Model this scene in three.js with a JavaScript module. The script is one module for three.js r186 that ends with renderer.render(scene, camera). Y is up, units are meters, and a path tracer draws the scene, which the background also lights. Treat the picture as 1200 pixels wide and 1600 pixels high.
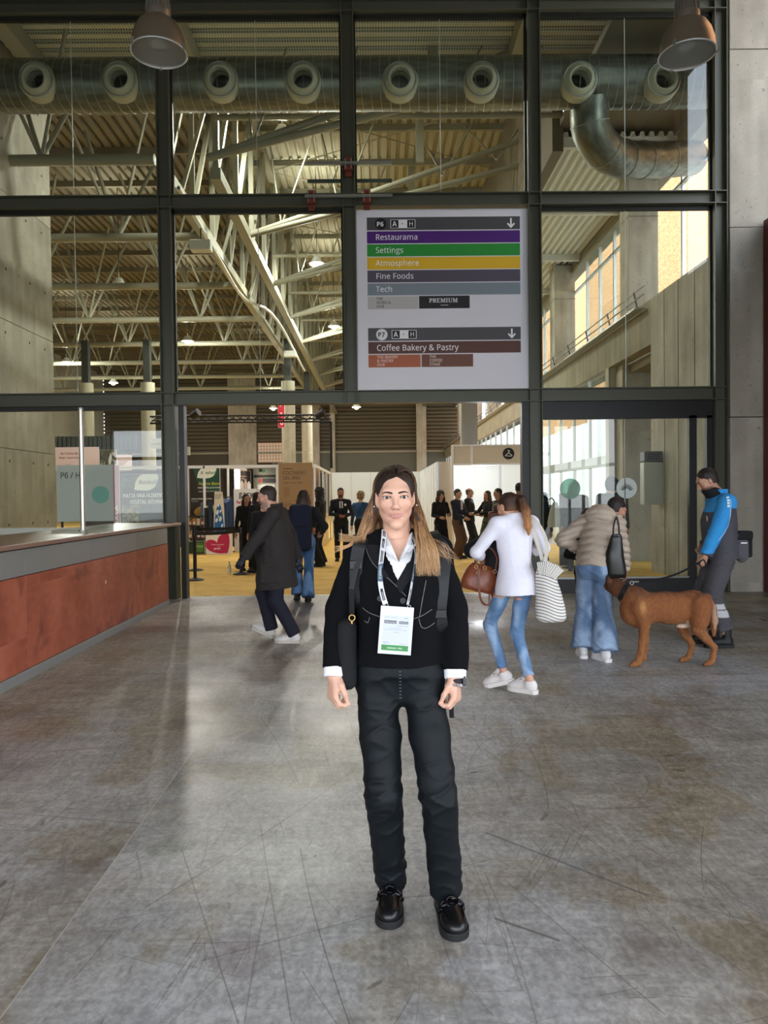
import * as THREE from 'three';
import { mergeGeometries } from 'three/addons/utils/BufferGeometryUtils.js';
import { RoundedBoxGeometry } from 'three/addons/geometries/RoundedBoxGeometry.js';
import { Brush, Evaluator, SUBTRACTION } from 'three-bvh-csg';
import { RectAreaLightUniformsLib } from 'three/addons/lights/RectAreaLightUniformsLib.js';
RectAreaLightUniformsLib.init();

// ---------- camera, sky, sun, exposure ----------
const scene = new THREE.Scene();
const FPX = 1155, EYE = 1.58;
const camera = new THREE.PerspectiveCamera(2 * Math.atan(800 / FPX) * 180 / Math.PI, 0.75, 0.05, 400);
camera.rotation.order = 'YXZ';
camera.position.set(0, EYE, 0);
camera.rotation.set(-Math.atan(25 / FPX), -Math.atan(10 / FPX), -0.0118);
scene.add(camera);
const renderer = new THREE.WebGLRenderer({ antialias: true });
renderer.toneMapping = THREE.LinearToneMapping;
renderer.toneMappingExposure = 1.15;
renderer.shadowMap.enabled = true;
{ // pale hazy daylight sky, a little bluer overhead
  const w = 64, h = 32, d = new Float32Array(w * h * 4);
  for (let j = 0; j < h; j++) for (let i = 0; i < w; i++) {
    const t = Math.max(0, (j + 0.5) / h * 2 - 1), k = Math.pow(t, 0.6), o = (j * w + i) * 4;
    d[o] = 1.0 - 0.46 * k; d[o + 1] = 1.02 - 0.30 * k; d[o + 2] = 1.06 - 0.06 * k; d[o + 3] = 1;
  }
  const t = new THREE.DataTexture(d, w, h, THREE.RGBAFormat, THREE.FloatType);
  t.mapping = THREE.EquirectangularReflectionMapping; t.magFilter = THREE.LinearFilter; t.needsUpdate = true;
  scene.background = t; scene.environment = t;
  scene.backgroundIntensity = 5.0; scene.environmentIntensity = 5.0;
}
const sun = new THREE.DirectionalLight(0xfff1dc, 3.4);
sun.position.set(-37, 50, -38); sun.target.position.set(3, 0, -20);
sun.castShadow = true; sun.shadow.mapSize.set(2048, 2048);
Object.assign(sun.shadow.camera, { left: -40, right: 40, top: 40, bottom: -40, near: 1, far: 160 });
scene.add(sun, sun.target);

// ---------- helpers ----------
let seed = 12345;
const rnd = () => { seed = (seed * 1664525 + 1013904223) >>> 0; return seed / 4294967296; };
const rr = (a, b) => a + (b - a) * rnd();
const V = (x, y, z) => new THREE.Vector3(x, y, z);
const lerp = (a, b, t) => a + (b - a) * t;
const clamp = (x, a = 0, b = 1) => x < a ? a : x > b ? b : x;
const sstep = (a, b, x) => { const t = clamp((x - a) / (b - a)); return t * t * (3 - 2 * t); };
camera.updateMatrixWorld();
const at = (u, v, z) => { // the point of the plane at depth z that stands where the photograph shows (u, v)
  const r = V((u - 600) / FPX, (800 - v) / FPX, -1).applyEuler(camera.rotation);
  return r.multiplyScalar(z / r.z).add(camera.position);
};
const taken = new Map();
function numbered(name) { const n = taken.get(name) ?? 0; taken.set(name, n + 1); return n ? name + '_' + String(n).padStart(3, '0') : name; }
function tag(o, label, category, group, kind) {
  o.userData.label = label; if (category) o.userData.category = category;
  if (group) o.userData.group = group; if (kind) o.userData.kind = kind;
  return o;
}
function shade(o) { o.castShadow = true; o.receiveShadow = true; return o; }
function thing(name, label, category, pos = [0, 0, 0], turn = 0, group) {
  const o = new THREE.Group(); o.name = numbered(name); o.position.set(...pos); o.rotation.y = turn;
  scene.add(o); return tag(o, label, category, group);
}
function struct(name, label, pos = [0, 0, 0]) {
  const o = new THREE.Group(); o.name = numbered(name); o.position.set(...pos); scene.add(o);
  o.userData.label = label; o.userData.category = 'structure'; o.userData.kind = 'structure'; return o;
}
function part(name, geo, mat, parent) {
  if (Array.isArray(geo)) geo = merge(geo);
  const m = shade(new THREE.Mesh(geo, mat)); m.name = name; parent.add(m); return m;
}
function merge(gs) {
  const keepColor = gs.every(g => g.attributes.color);
  gs = gs.map(g => { g = g.index ? g.toNonIndexed() : g; if (!keepColor && g.attributes.color) g.deleteAttribute('color');
    if (!g.attributes.normal) g.computeVertexNormals(); if (!g.attributes.uv) g.setAttribute('uv', new THREE.BufferAttribute(new Float32Array(g.attributes.position.count * 2), 2)); return g; });
  return gs.length === 1 ? gs[0] : mergeGeometries(gs);
}
// uv in metres from the main direction of each face
function metric(g, s = 1, off = 0) {
  g = g.index ? g.toNonIndexed() : g; g.computeVertexNormals();
  const p = g.attributes.position, n = g.attributes.normal, uv = new Float32Array(p.count * 2);
  for (let i = 0; i < p.count; i++) {
    const ax = Math.abs(n.getX(i)), ay = Math.abs(n.getY(i)), az = Math.abs(n.getZ(i));
    const x = p.getX(i), y = p.getY(i), z = p.getZ(i);
    const [a, b] = ay >= ax && ay >= az ? [x, z] : ax >= az ? [z, y] : [x, y];
    uv[2 * i] = a / s + off; uv[2 * i + 1] = b / s + off * 0.7;
  }
  g.setAttribute('uv', new THREE.BufferAttribute(uv, 2)); return g;
}
// axis-aligned box from two corners
function bx(x0, x1, y0, y1, z0, z1, bevel = 0) {
  const w = Math.abs(x1 - x0), h = Math.abs(y1 - y0), d = Math.abs(z1 - z0);
  const g = bevel ? new RoundedBoxGeometry(w, h, d, 2, Math.min(bevel, w / 2.01, h / 2.01, d / 2.01)) : new THREE.BoxGeometry(w, h, d);
  return g.translate((x0 + x1) / 2, (y0 + y1) / 2, (z0 + z1) / 2);
}
function bar(a, b, r, seg = 8, r2 = r) { // round bar between two points
  const d = b.clone().sub(a), L = d.length(), g = new THREE.CylinderGeometry(r2, r, L, seg);
  return g.applyQuaternion(new THREE.Quaternion().setFromUnitVectors(V(0, 1, 0), d.normalize())).translate((a.x + b.x) / 2, (a.y + b.y) / 2, (a.z + b.z) / 2);
}
function flatBar(a, b, w, t) { // rectangular bar between two points
  const d = b.clone().sub(a), L = d.length(), g = new THREE.BoxGeometry(w, L, t);
  return g.applyQuaternion(new THREE.Quaternion().setFromUnitVectors(V(0, 1, 0), d.normalize())).translate((a.x + b.x) / 2, (a.y + b.y) / 2, (a.z + b.z) / 2);
}
function tube(pts, r, seg = 6, n = pts.length * 4, closed = false) { return new THREE.TubeGeometry(new THREE.CatmullRomCurve3(pts, closed), n, r, seg, closed); }
// a ribbon along points with a side direction
function ribbon(pts, side, w, t = 0.002) {
  const pos = [], uv = [], idx = []; let L = 0;
  pts.forEach((p, i) => {
    const tan = pts[Math.min(i + 1, pts.length - 1)].clone().sub(pts[Math.max(i - 1, 0)]).normalize();
    const s = (typeof side === 'function' ? side(i / (pts.length - 1)) : side).clone(); s.addScaledVector(tan, -s.dot(tan)).normalize();
    const n = s.clone().cross(tan).normalize(); if (i) L += p.distanceTo(pts[i - 1]);
    for (const [a, b] of [[-1, 1], [1, 1], [1, -1], [-1, -1]]) { const q = p.clone().addScaledVector(s, a * w / 2).addScaledVector(n, b * t / 2); pos.push(q.x, q.y, q.z); uv.push(a > 0 ? 1 : 0, L / w); }
    if (i) { const o = i * 4, e = o - 4; for (let k = 0; k < 4; k++) { const k2 = (k + 1) % 4; idx.push(e + k, e + k2, o + k2, e + k, o + k2, o + k); } }
  });
  const m = (pts.length - 1) * 4; idx.push(0, 3, 2, 0, 2, 1, m, m + 1, m + 2, m, m + 2, m + 3);
  let g = new THREE.BufferGeometry(); g.setAttribute('position', new THREE.Float32BufferAttribute(pos, 3)); g.setAttribute('uv', new THREE.Float32BufferAttribute(uv, 2)); g.setIndex(idx);
  g = g.toNonIndexed(); g.computeVertexNormals(); return g;
}

// ---------- noise and textures ----------
const HSH = new Float32Array(65536); { let s = 99; for (let i = 0; i < 65536; i++) { s = (s * 1103515245 + 12345) & 0x7fffffff; HSH[i] = s / 0x7fffffff; } }
const hsh = (x, y, z) => HSH[((x * 73856093) ^ (y * 19349663) ^ (z * 83492791)) & 65535];
function noise3(x, y, z) {
  const i = Math.floor(x), j = Math.floor(y), k = Math.floor(z); let u = x - i, v = y - j, w = z - k;
  u = u * u * (3 - 2 * u); v = v * v * (3 - 2 * v); w = w * w * (3 - 2 * w);
  const a = lerp(lerp(hsh(i, j, k), hsh(i + 1, j, k), u), lerp(hsh(i, j + 1, k), hsh(i + 1, j + 1, k), u), v);
  const b = lerp(lerp(hsh(i, j, k + 1), hsh(i + 1, j, k + 1), u), lerp(hsh(i, j + 1, k + 1), hsh(i + 1, j + 1, k + 1), u), v);
  return lerp(a, b, w);
}
// value noise that repeats over the unit square
function tile2(u, v, n, s) {
  const x = u * n, y = v * n, i = Math.floor(x), j = Math.floor(y); let a = x - i, b = y - j; a = a * a * (3 - 2 * a); b = b * b * (3 - 2 * b);
  const m = q => ((q % n) + n) % n, h = (p, q) => hsh(m(p) + s * 131, m(q) + s * 57, s);
  return lerp(lerp(h(i, j), h(i + 1, j), a), lerp(h(i, j + 1), h(i + 1, j + 1), a), b);
}
function dataTex(n, f, srgb = true) {
  const d = new Uint8Array(n * n * 4);
  for (let j = 0; j < n; j++) for (let i = 0; i < n; i++) { const c = f((i + 0.5) / n, (j + 0.5) / n, i, j), o = (j * n + i) * 4; d[o] = clamp(c[0], 0, 255); d[o + 1] = clamp(c[1], 0, 255); d[o + 2] = clamp(c[2], 0, 255); d[o + 3] = 255; }
  const t = new THREE.DataTexture(d, n, n, THREE.RGBAFormat); t.wrapS = t.wrapT = THREE.RepeatWrapping; t.magFilter = THREE.LinearFilter; t.minFilter = THREE.LinearMipmapLinearFilter; t.generateMipmaps = true;
  if (srgb) t.colorSpace = THREE.SRGBColorSpace; t.needsUpdate = true; return t;
}
function canvasTex(w, h, draw, srgb = true) {
  const c = document.createElement('canvas'); c.width = w; c.height = h; draw(c.getContext('2d'), w, h);
  const t = new THREE.CanvasTexture(c); t.magFilter = THREE.LinearFilter; if (srgb) t.colorSpace = THREE.SRGBColorSpace; t.needsUpdate = true; return t;
}
const fbm = (u, v, s, n0 = 4, oct = 5) => { let a = 0, w = 0.5, n = n0; for (let i = 0; i < oct; i++) { a += w * tile2(u, v, n, s + i); n *= 2; w *= 0.55; } return a; };
function concreteTex(s, base = [168, 163, 150], streak = 18) {
  return dataTex(512, (u, v, i, j) => {
    const m = fbm(u, v, s, 3, 6) - 0.48, st = tile2(u, v * 0.12 + 0.3, 24, s + 9) - 0.5, g = hsh(i, j, s) - 0.5;
    let k = m * 70 + st * streak + g * 14; const pit = tile2(u, v, 90, s + 20); if (pit > 0.93) k -= 32;
    return [base[0] + k, base[1] + k * 0.98, base[2] + k * 0.93];
  });
}
const std = (color, roughness = 0.7, o = {}) => new THREE.MeshStandardMaterial({ color, roughness, metalness: 0, ...o });
const phy = (color, roughness = 0.7, o = {}) => new THREE.MeshPhysicalMaterial({ color, roughness, metalness: 0, ...o });
const M = {};
{
  const cA = concreteTex(3, [168, 163, 149], 24);
  M.concrete = std(0xffffff, 0.85, { map: cA, bumpMap: cA, bumpScale: 0.004 });
  M.concreteSmooth = std(0xd6d3c8, 0.8, { map: cA });
  M.steel = std(0x565749, 0.45, { metalness: 0.1 });
  M.steelDark = std(0x23241f, 0.5);
  M.darkFrame = std(0x191b1b, 0.45);
  M.galv = std(0xa7a9a2, 0.42, { metalness: 0.75 });
  M.paleSteel = std(0x94907d, 0.55);
  M.creamDeck = std(0xaca58e, 0.6, { side: THREE.DoubleSide });
  M.brownDeck = std(0x6f6653, 0.65, { side: THREE.DoubleSide });
  M.whiteDeck = std(0xe6e9e4, 0.5, { side: THREE.DoubleSide });
  M.whitePaint = std(0xdedcd4, 0.6);
  M.alu = std(0xd2d4d4, 0.35, { metalness: 0.5 });
  M.glass = new THREE.MeshPhysicalMaterial({ color: 0xf3f8f5, roughness: 0, transmission: 1, thickness: 0, ior: 1.45 });
  M.black = std(0x0b0b0c, 0.6); M.blackGloss = std(0x08080a, 0.25);
  M.white = std(0xe9e8e6, 0.55);
  M.redPanel = std(0x5c1109, 0.5);
  M.lampGlow = new THREE.MeshStandardMaterial({ color: 0xffffff, emissive: 0xfff2d8, emissiveIntensity: 14 });
}

// ---------- the lobby shell ----------
const RW = 6.06;                       // right lobby wall (red cladding)
function floorTex(n, W, D, s, draw) {  // worn power-floated concrete: mottling, stains, drag marks and scratches
  const c = document.createElement('canvas'); c.width = n; c.height = n; const g = c.getContext('2d');
  const im = g.createImageData(n, n), d = im.data;
  for (let j = 0; j < n; j++) for (let i = 0; i < n; i++) {
    const x = i / n * W, y = j / n * D;
    const a = noise3(x * 0.9, y * 0.9, s), b = noise3(x * 3.1, y * 3.1, s + 3), e = noise3(x * 11, y * 9, s + 7), f = noise3(x * 42, y * 34, s + 1), q = noise3(x * 2.2, y * 14, s + 5);
    let k = (a - 0.5) * 26 + (b - 0.5) * 20 + (e - 0.5) * 9 + (f - 0.5) * 22 + (noise3(x * 95, y * 80, s + 8) - 0.5) * 26 + (noise3(x * 8, y * 60, s + 4) - 0.5) * 14 + (noise3(x * 60, y * 9, s + 6) - 0.5) * 14 + (q - 0.5) * 16 + (hsh(i, j, 5) - 0.5) * 22;
    const w = 0.6 * sstep(0.45, 0.72, noise3(x * 0.8 + 9, y * 0.8, s + 2) + 0.3 * (b - 0.5)) + 0.7 * sstep(0.58, 0.74, noise3(x * 2.4, y * 2.4 + 5, s + 12) + 0.35 * (e - 0.5));
    const o = (j * n + i) * 4; d[o] = 156 + k - w * 16; d[o + 1] = 153 + k - w * 22; d[o + 2] = 149 + k - w * 33; d[o + 3] = 255;
  }
  g.putImageData(im, 0, 0);
  const X = x => x / W * n, Y = y => y / D * n, m = n / W;
  g.lineCap = 'round';
  const R = (a, b) => a + (b - a) * rnd();
  for (let i = 0; i < W * D * 2.2; i++) { // soft stains
    g.fillStyle = `rgba(${R(50, 80) | 0},${R(46, 70) | 0},${R(38, 58) | 0},${R(0.03, 0.10)})`; const x = X(R(0, W)), y = Y(R(0, D));
    for (let k = 0; k < 5; k++) { g.beginPath(); g.ellipse(x + R(-0.1, 0.1) * m, y + R(-0.1, 0.1) * m, R(0.02, 0.16) * m, R(0.02, 0.1) * m, R(0, 3), 0, 7); g.fill(); }
  }
  for (let i = 0; i < W * D * 60; i++) { // scratches: most run along the way people and trolleys go
    const big = rnd() < 0.035, L = big ? R(0.5, 2.2) : R(0.03, 0.38), an = rnd() < 0.72 ? Math.PI / 2 + R(-0.5, 0.5) : R(-0.4, 0.4), x = R(0, W), y = R(0, D), cx = R(-0.05, 0.05) * L;
    g.strokeStyle = rnd() < 0.82 ? `rgba(44,40,34,${R(0.15, big ? 0.6 : 0.45)})` : `rgba(205,203,196,${R(0.08, 0.26)})`; g.lineWidth = Math.max(0.6, R(0.001, big ? 0.005 : 0.004) * m);
    g.beginPath(); g.moveTo(X(x), Y(y)); g.quadraticCurveTo(X(x + Math.cos(an) * L / 2 + cx), Y(y + Math.sin(an) * L / 2 + cx), X(x + Math.cos(an) * L), Y(y + Math.sin(an) * L)); g.stroke();
  }
  for (let i = 0; i < W * D * 1.6; i++) { // bundles of parallel drag marks
    const x = R(0, W), y = R(0, D), an = rnd() < 0.75 ? Math.PI / 2 + R(-0.55, 0.55) : R(-0.3, 0.3), n = R(4, 14) | 0, sp = R(0.03, 0.16), L = R(0.06, 0.5), al = R(0.1, 0.34);
    for (let k = 0; k < n; k++) { const o = R(-sp, sp), l = L * R(0.2, 1), t = R(-0.5, 0.5) * L, a2 = an + R(-0.06, 0.06), px = x - Math.sin(an) * o + Math.cos(an) * t, py = y + Math.cos(an) * o + Math.sin(an) * t; g.strokeStyle = `rgba(40,36,30,${al * R(0.4, 1.3)})`; g.lineWidth = Math.max(0.6, R(0.0012, 0.0055) * m); g.beginPath(); g.moveTo(X(px), Y(py)); g.lineTo(X(px + Math.cos(a2) * l), Y(py + Math.sin(a2) * l)); g.stroke(); }
  }
  for (let i = 0; i < W * D * 2.5; i++) { // scuffs, specks and a few rusty or pale spots
    const c = rnd(); g.fillStyle = c < 0.7 ? `rgba(46,42,36,${R(0.15, 0.45)})` : c < 0.85 ? `rgba(128,96,52,${R(0.15, 0.4)})` : `rgba(214,212,206,${R(0.2, 0.5)})`; const x = X(R(0, W)), y = Y(R(0, D)), r = R(0.004, 0.022) * m; g.beginPath(); g.ellipse(x, y, r * R(1, 2.6), r * 0.6, R(0, 3), 0, 7); g.fill();
  }
  if (draw) draw(g, X, Y, m);
  const t = new THREE.CanvasTexture(c); t.colorSpace = THREE.SRGBColorSpace; t.magFilter = THREE.LinearFilter; t.needsUpdate = true; return t;
}
const roughT = dataTex(256, (u, v) => { const k = 112 + (fbm(u, v, 41, 4, 5) - 0.48) * 120; return [k, k, k]; }, false);
{
  const fl = struct('floor', 'worn grey polished concrete lobby floor with scratches');
  const xs = [-9, -5.2, -1.17, 3.4, RW], zs = [1.8, -1.2, -6.32, -11.8];
  // long marks read off the photograph, in metres on the slab that carries them
  const marks = {
    '2,1': (g, X, Y, m) => { // the slab in front of the camera: x from -1.17, z from -6.32 to -1.2
      const L = (x0, z0, x1, z1, w, c) => { g.strokeStyle = c; g.lineWidth = w * m; g.beginPath(); g.moveTo(X(x0 + 1.17), Y(z0 + 6.32)); g.lineTo(X(x1 + 1.17), Y(z1 + 6.32)); g.stroke(); };
      L(0.49, -3.42, 1.04, -2.86, 0.013, 'rgba(62,64,66,.5)'); L(1.0, -2.9, 1.45, -2.62, 0.0035, 'rgba(46,42,36,.42)');
      L(-0.05, -2.75, -0.62, -2.5, 0.0035, 'rgba(46,42,36,.42)'); L(0.42, -2.72, 0.62, -2.58, 0.012, 'rgba(60,56,48,.5)');
      L(0.9, -3.9, 1.6, -2.3, 0.0035, 'rgba(46,42,36,.42)'); L(0.5, -3.0, 0.85, -2.2, 0.0035, 'rgba(46,42,36,.42)'); L(1.25, -4.9, 1.5, -4.0, 0.0035, 'rgba(46,42,36,.42)');
      L(-0.6, -3.6, -0.28, -2.2, 0.0035, 'rgba(46,42,36,.42)'); L(-0.9, -3.3, -0.4, -2.1, 0.0035, 'rgba(46,42,36,.42)');
      g.strokeStyle = 'rgba(50,46,40,.4)'; g.lineWidth = 0.0035 * m; g.beginPath(); g.ellipse(X(2.35), Y(2.2), 0.3 * m, 0.42 * m, 0.3, -1.2, 2.4); g.stroke();
      g.beginPath(); g.ellipse(X(1.9), Y(2.0), 0.2 * m, 0.5 * m, 0.3, 2.0, 5.0); g.stroke();
    }
  };
  for (let i = 0; i < 4; i++) for (let j = 0; j < 3; j++) {
    const x0 = xs[i] + 0.0018, x1 = xs[i + 1] - 0.0018, z0 = zs[j] - 0.0018, z1 = zs[j + 1] + 0.0018, W = x1 - x0, D = z0 - z1;
    const n = i === 2 && j === 1 ? 2048 : j === 1 && (i === 1 || i === 3) ? 1024 : 512;
    const tx = floorTex(n, W, D, i * 7 + j * 3 + 1, marks[i + ',' + j]);
    const g = new THREE.PlaneGeometry(W, D); g.rotateX(-Math.PI / 2); g.translate((x0 + x1) / 2, 0, (z0 + z1) / 2);
    const body = metric(bx(x0, x1, -0.2, -0.001, z1, z0));
    const mat = std(0xffffff, 1.0, { map: tx, roughnessMap: roughT, bumpMap: tx, bumpScale: 0.0006 });
    part('slab', merge([g, body]), mat, fl);
  }
  part('joint_filler', bx(-9, RW, -0.2, -0.0006, -11.8, 1.8), std(0xc4c1b6, 0.8), fl);
}
{
  const wl = struct('wall_left', 'plain pale side wall of the lobby');
  part('wall_panel', metric(bx(-9.3, -9, 0, 12, -11.6, 1.9), 3), M.concreteSmooth, wl);
  const wr = struct('wall_right', 'dark red panelled lobby side wall on the right');
  for (let k = 0; k < 3; k++) part('red_panel', bx(RW, RW + 0.25, 0, 5.79, -11.55 + k * 2.3, -11.55 + (k + 1) * 2.3 - 0.012, 0.004), M.redPanel, wr);
  for (let k = 0; k < 4; k++) { part('red_panel', bx(RW, RW + 0.25, 3.9, 5.79, -4.65 + k * 1.65, -4.65 + (k + 1) * 1.65 - 0.012, 0.004), M.redPanel, wr); part('window_post', bx(RW + 0.08, RW + 0.16, 0, 3.9, -4.6 + k * 1.6, -4.52 + k * 1.6), M.alu, wr); }
  part('window_transom', bx(RW + 0.08, RW + 0.16, 2.3, 2.38, -4.6, 1.9), M.alu, wr); part('window_sill', bx(RW, RW + 0.25, 0, 0.12, -4.65, 1.9), M.steel, wr);
  // clerestory above the red wall: posts and head beam, daylight comes in between them
  for (let k = 0; k < 3; k++) part('clerestory_post', bx(RW + 0.9, RW + 1.02, 5.0, 11, -11.55 + k * 2.4, -11.43 + k * 2.4), M.steel, wr);
  part('upper_wall', metric(bx(RW + 0.86, RW + 1.06, 5.0, 11, -6.4, 1.9), 3), M.concreteSmooth, wr);
  part('ledge', bx(RW + 0.25, RW + 1.1, 5.4, 5.6, -11.6, 1.9), M.concreteSmooth, wr);
  part('head_wall', metric(bx(RW, RW + 1.1, 11, 12, -11.6, 1.9), 3), M.concreteSmooth, wr);
  const wb = struct('wall_back', 'entrance wall behind the camera with a wide glazed opening');
  part('head_wall', metric(bx(-9.3, RW + 1.1, 3.9, 12, 1.6, 1.9), 3), M.concreteSmooth, wb);
  for (let k = 0; k < 6; k++) part('post', bx(-9.1 + k * 3, -8.95 + k * 3, 0, 3.9, 1.65, 1.8), M.steel, wb);
  part('transom', bx(-9, RW, 2.9, 3.0, 1.65, 1.8), M.steel, wb);
  const cl = struct('ceiling', 'lobby roof slab above the frame');
  part('roof_slab', metric(bx(-9.3, RW + 1.4, 12, 12.3, -11.8, 2.0), 3), M.concreteSmooth, cl);
  // right concrete pier beside the glazed wall
  const pr = struct('wall_pier', 'board-marked concrete pier at the right end of the glazed wall');
  let y = -0.02; for (const [h, dz] of [[2.78, 0], [2.96, 0.004], [2.75, -0.003], [3.5, 0.003]]) { part('pour', metric(bx(5.56, RW + 1.2, y, y + h - 0.012, -12.2, -11.6 + dz, 0.006), 2.6, h), M.concrete, pr); y += h; }
}

// ---------- the glazed steel wall ----------
const PX = [-9.04, -6.15, -3.265, -0.39, 2.51, 5.43], BY = [3.14, 6.2, 9.2];
{
  const fw = struct('wall_facade', 'dark olive steel grid of posts and beams between lobby and hall');
  const Z0 = -11.6, Z1 = -11.8, hw = 0.1, tf = 0.014;
  const hsec = (x, y0, y1) => merge([bx(x - hw, x - hw + tf, y0, y1, Z1, Z0), bx(x + hw - tf, x + hw, y0, y1, Z1, Z0), bx(x - hw, x + hw, y0, y1, -11.705, -11.695)]);
  for (const x of PX) {
    const p = part('post', hsec(x, x === -0.39 ? 3.04 : 0, 12), M.steel, fw);
    for (const y of BY) for (const s of [-1, 1]) part('stiffener', bx(x - hw + tf, x + hw - tf, y + s * (hw - tf / 2) - tf / 2, y + s * (hw - tf / 2) + tf / 2, Z1, Z0 - 0.002), M.steel, p);
  }
  for (let i = 0; i < PX.length - 1; i++) for (const y of [...BY, 11.9]) {
    const a = PX[i] + hw, b = PX[i + 1] - hw;
    part('beam', merge([bx(a, b, y + hw - tf, y + hw, Z1, Z0 - 0.001), bx(a, b, y - hw, y - hw + tf, Z1, Z0 - 0.001), bx(a, b, y - hw, y + hw, -11.705, -11.695)]), M.steel, fw);
  }
  // stiffener low on the post beside the desk
  part('stiffener', bx(-3.165, -3.15, 0, 3.04, Z1, Z0 - 0.003), M.steel, fw);
  let wn = 1;
  const pane = (x0, x1, y0, y1, p) => part('pane', bx(x0, x1, y0, y1, -11.756, -11.744), M.glass, p);
  const rows = [[9.3, 11.8], [6.3, 9.1], [3.24, 6.1]];
  for (let i = 0; i < PX.length - 1; i++) for (let r = 0; r < 3; r++) {
    if (i === 3 && r === 2) continue; // the direction board fills this bay
    const [y0, y1] = rows[r], a = PX[i] + hw, b = PX[i + 1] - hw, m = (a + b) / 2;
    const w = struct('window_' + wn++, 'two glass panes with a thin joint in the steel grid');
    pane(a + 0.015, m - 0.004, y0 + 0.02, y1 - 0.045, w); pane(m + 0.004, b - 0.015, y0 + 0.02, y1 - 0.045, w);
    part('joint', bx(m - 0.004, m + 0.004, y0, y1, -11.757, -11.743), std(0xb8c2bc, 0.4), w);
    part('frame', merge([bx(a, b, y1 - 0.06, y1, -11.78, -11.72), bx(a, b, y0, y0 + 0.022, -11.78, -11.72), bx(a, a + 0.03, y0, y1, -11.78, -11.72), bx(b - 0.03, b, y0, y1, -11.78, -11.72)]), M.steelDark, w);
  }
  // ground floor: fixed panes left of the opening
  for (const i of [0, 1]) {
    const a = PX[i] + hw, b = PX[i + 1] - hw, w = struct('window_' + wn++, 'ground floor glazing behind the desk with a frosted band');
    pane(a, b, 1.16, 3.0, w);
    part('frosted_band', bx(a, b, 0.3, 1.14, -11.756, -11.744), new THREE.MeshPhysicalMaterial({ color: 0xdfe6e2, roughness: 0.6, transmission: 0.5, thickness: 0 }), w);
    part('frame', merge([bx(a, b, 2.98, 3.04, -11.8, -11.7), bx(a, b, 0, 0.3, -11.8, -11.7)]), M.steelDark, w);
  }
  // portal of the opening
  const d1 = struct('door_1', 'dark framed wide opening into the hall with its sliding doors open');
  part('jamb', bx(-3.1, -3.02, 0, 3.04, -11.82, -11.64), M.darkFrame, d1);
  part('jamb', bx(2.29, 2.41, 0, 3.04, -11.82, -11.64), M.darkFrame, d1);
  part('threshold', bx(-3.02, 2.29, -0.001, 0.006, -11.86, -11.8), M.galv, d1);
  // sliding glass leaves parked behind the right-hand bay
  const d2 = struct('door_2', 'closed glass leaf right of the opening with a round leaf sticker');
  for (const [a, b] of [[2.63, 3.94], [3.95, 4.96]]) part('pane', bx(a, b, 0.24, 2.78, -11.756, -11.744), M.glass, d2);
  part('frame', merge([bx(2.61, 5.33, 2.76, 3.04, -11.79, -11.71), bx(2.61, 5.33, 0, 0.22, -11.8, -11.68), bx(4.96, 5.08, 0.2, 2.8, -11.79, -11.71), bx(5.24, 5.33, 0.2, 2.8, -11.79, -11.71)]), M.darkFrame, d2);
  part('bottom_rail', bx(2.61, 5.0, 0.22, 0.245, -11.775, -11.725), M.galv, d2);
  part('pane', bx(5.08, 5.24, 0.22, 2.78, -11.756, -11.744), M.glass, d2);
  part('edge_seal', bx(3.938, 3.952, 0.24, 2.78, -11.758, -11.742), std(0xa9a48e, 0.5), d2);
  for (const [cx, cy, mat] of [[3.97, 1.66, 'w'], [3.07, 1.66, 'g']]) {
    const st = part('sticker', new THREE.CircleGeometry(0.165, 40).translate(cx, cy, -11.742), mat === 'w' ? std(0xdfe9e2, 0.7) : new THREE.MeshPhysicalMaterial({ color: 0x9fc7b4, roughness: 0.5, transmission: 0.5, thickness: 0 }), d2);
    if (mat === 'w') for (let k = 0; k < 9; k++) { // fan of leaf strokes
      const t = -1.15 + k * 0.2875, r0 = 0.02, r1 = 0.135 - Math.abs(t) * 0.012, c = V(cx, cy - 0.055, -11.741), dir = V(Math.sin(t), Math.cos(t), 0);
      const sh = new THREE.Shape(); sh.moveTo(0, r0 + 0.02); sh.quadraticCurveTo(0.017, (r0 + r1) / 2, 0, r1); sh.quadraticCurveTo(-0.013, (r0 + r1) / 2, 0, r0 + 0.02);
      part('leaf_mark', new THREE.ShapeGeometry(sh, 6).rotateZ(-t).translate(c.x, c.y, -11.7405), std(0x1d2420, 0.6), st);
    }
  }
}

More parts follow.
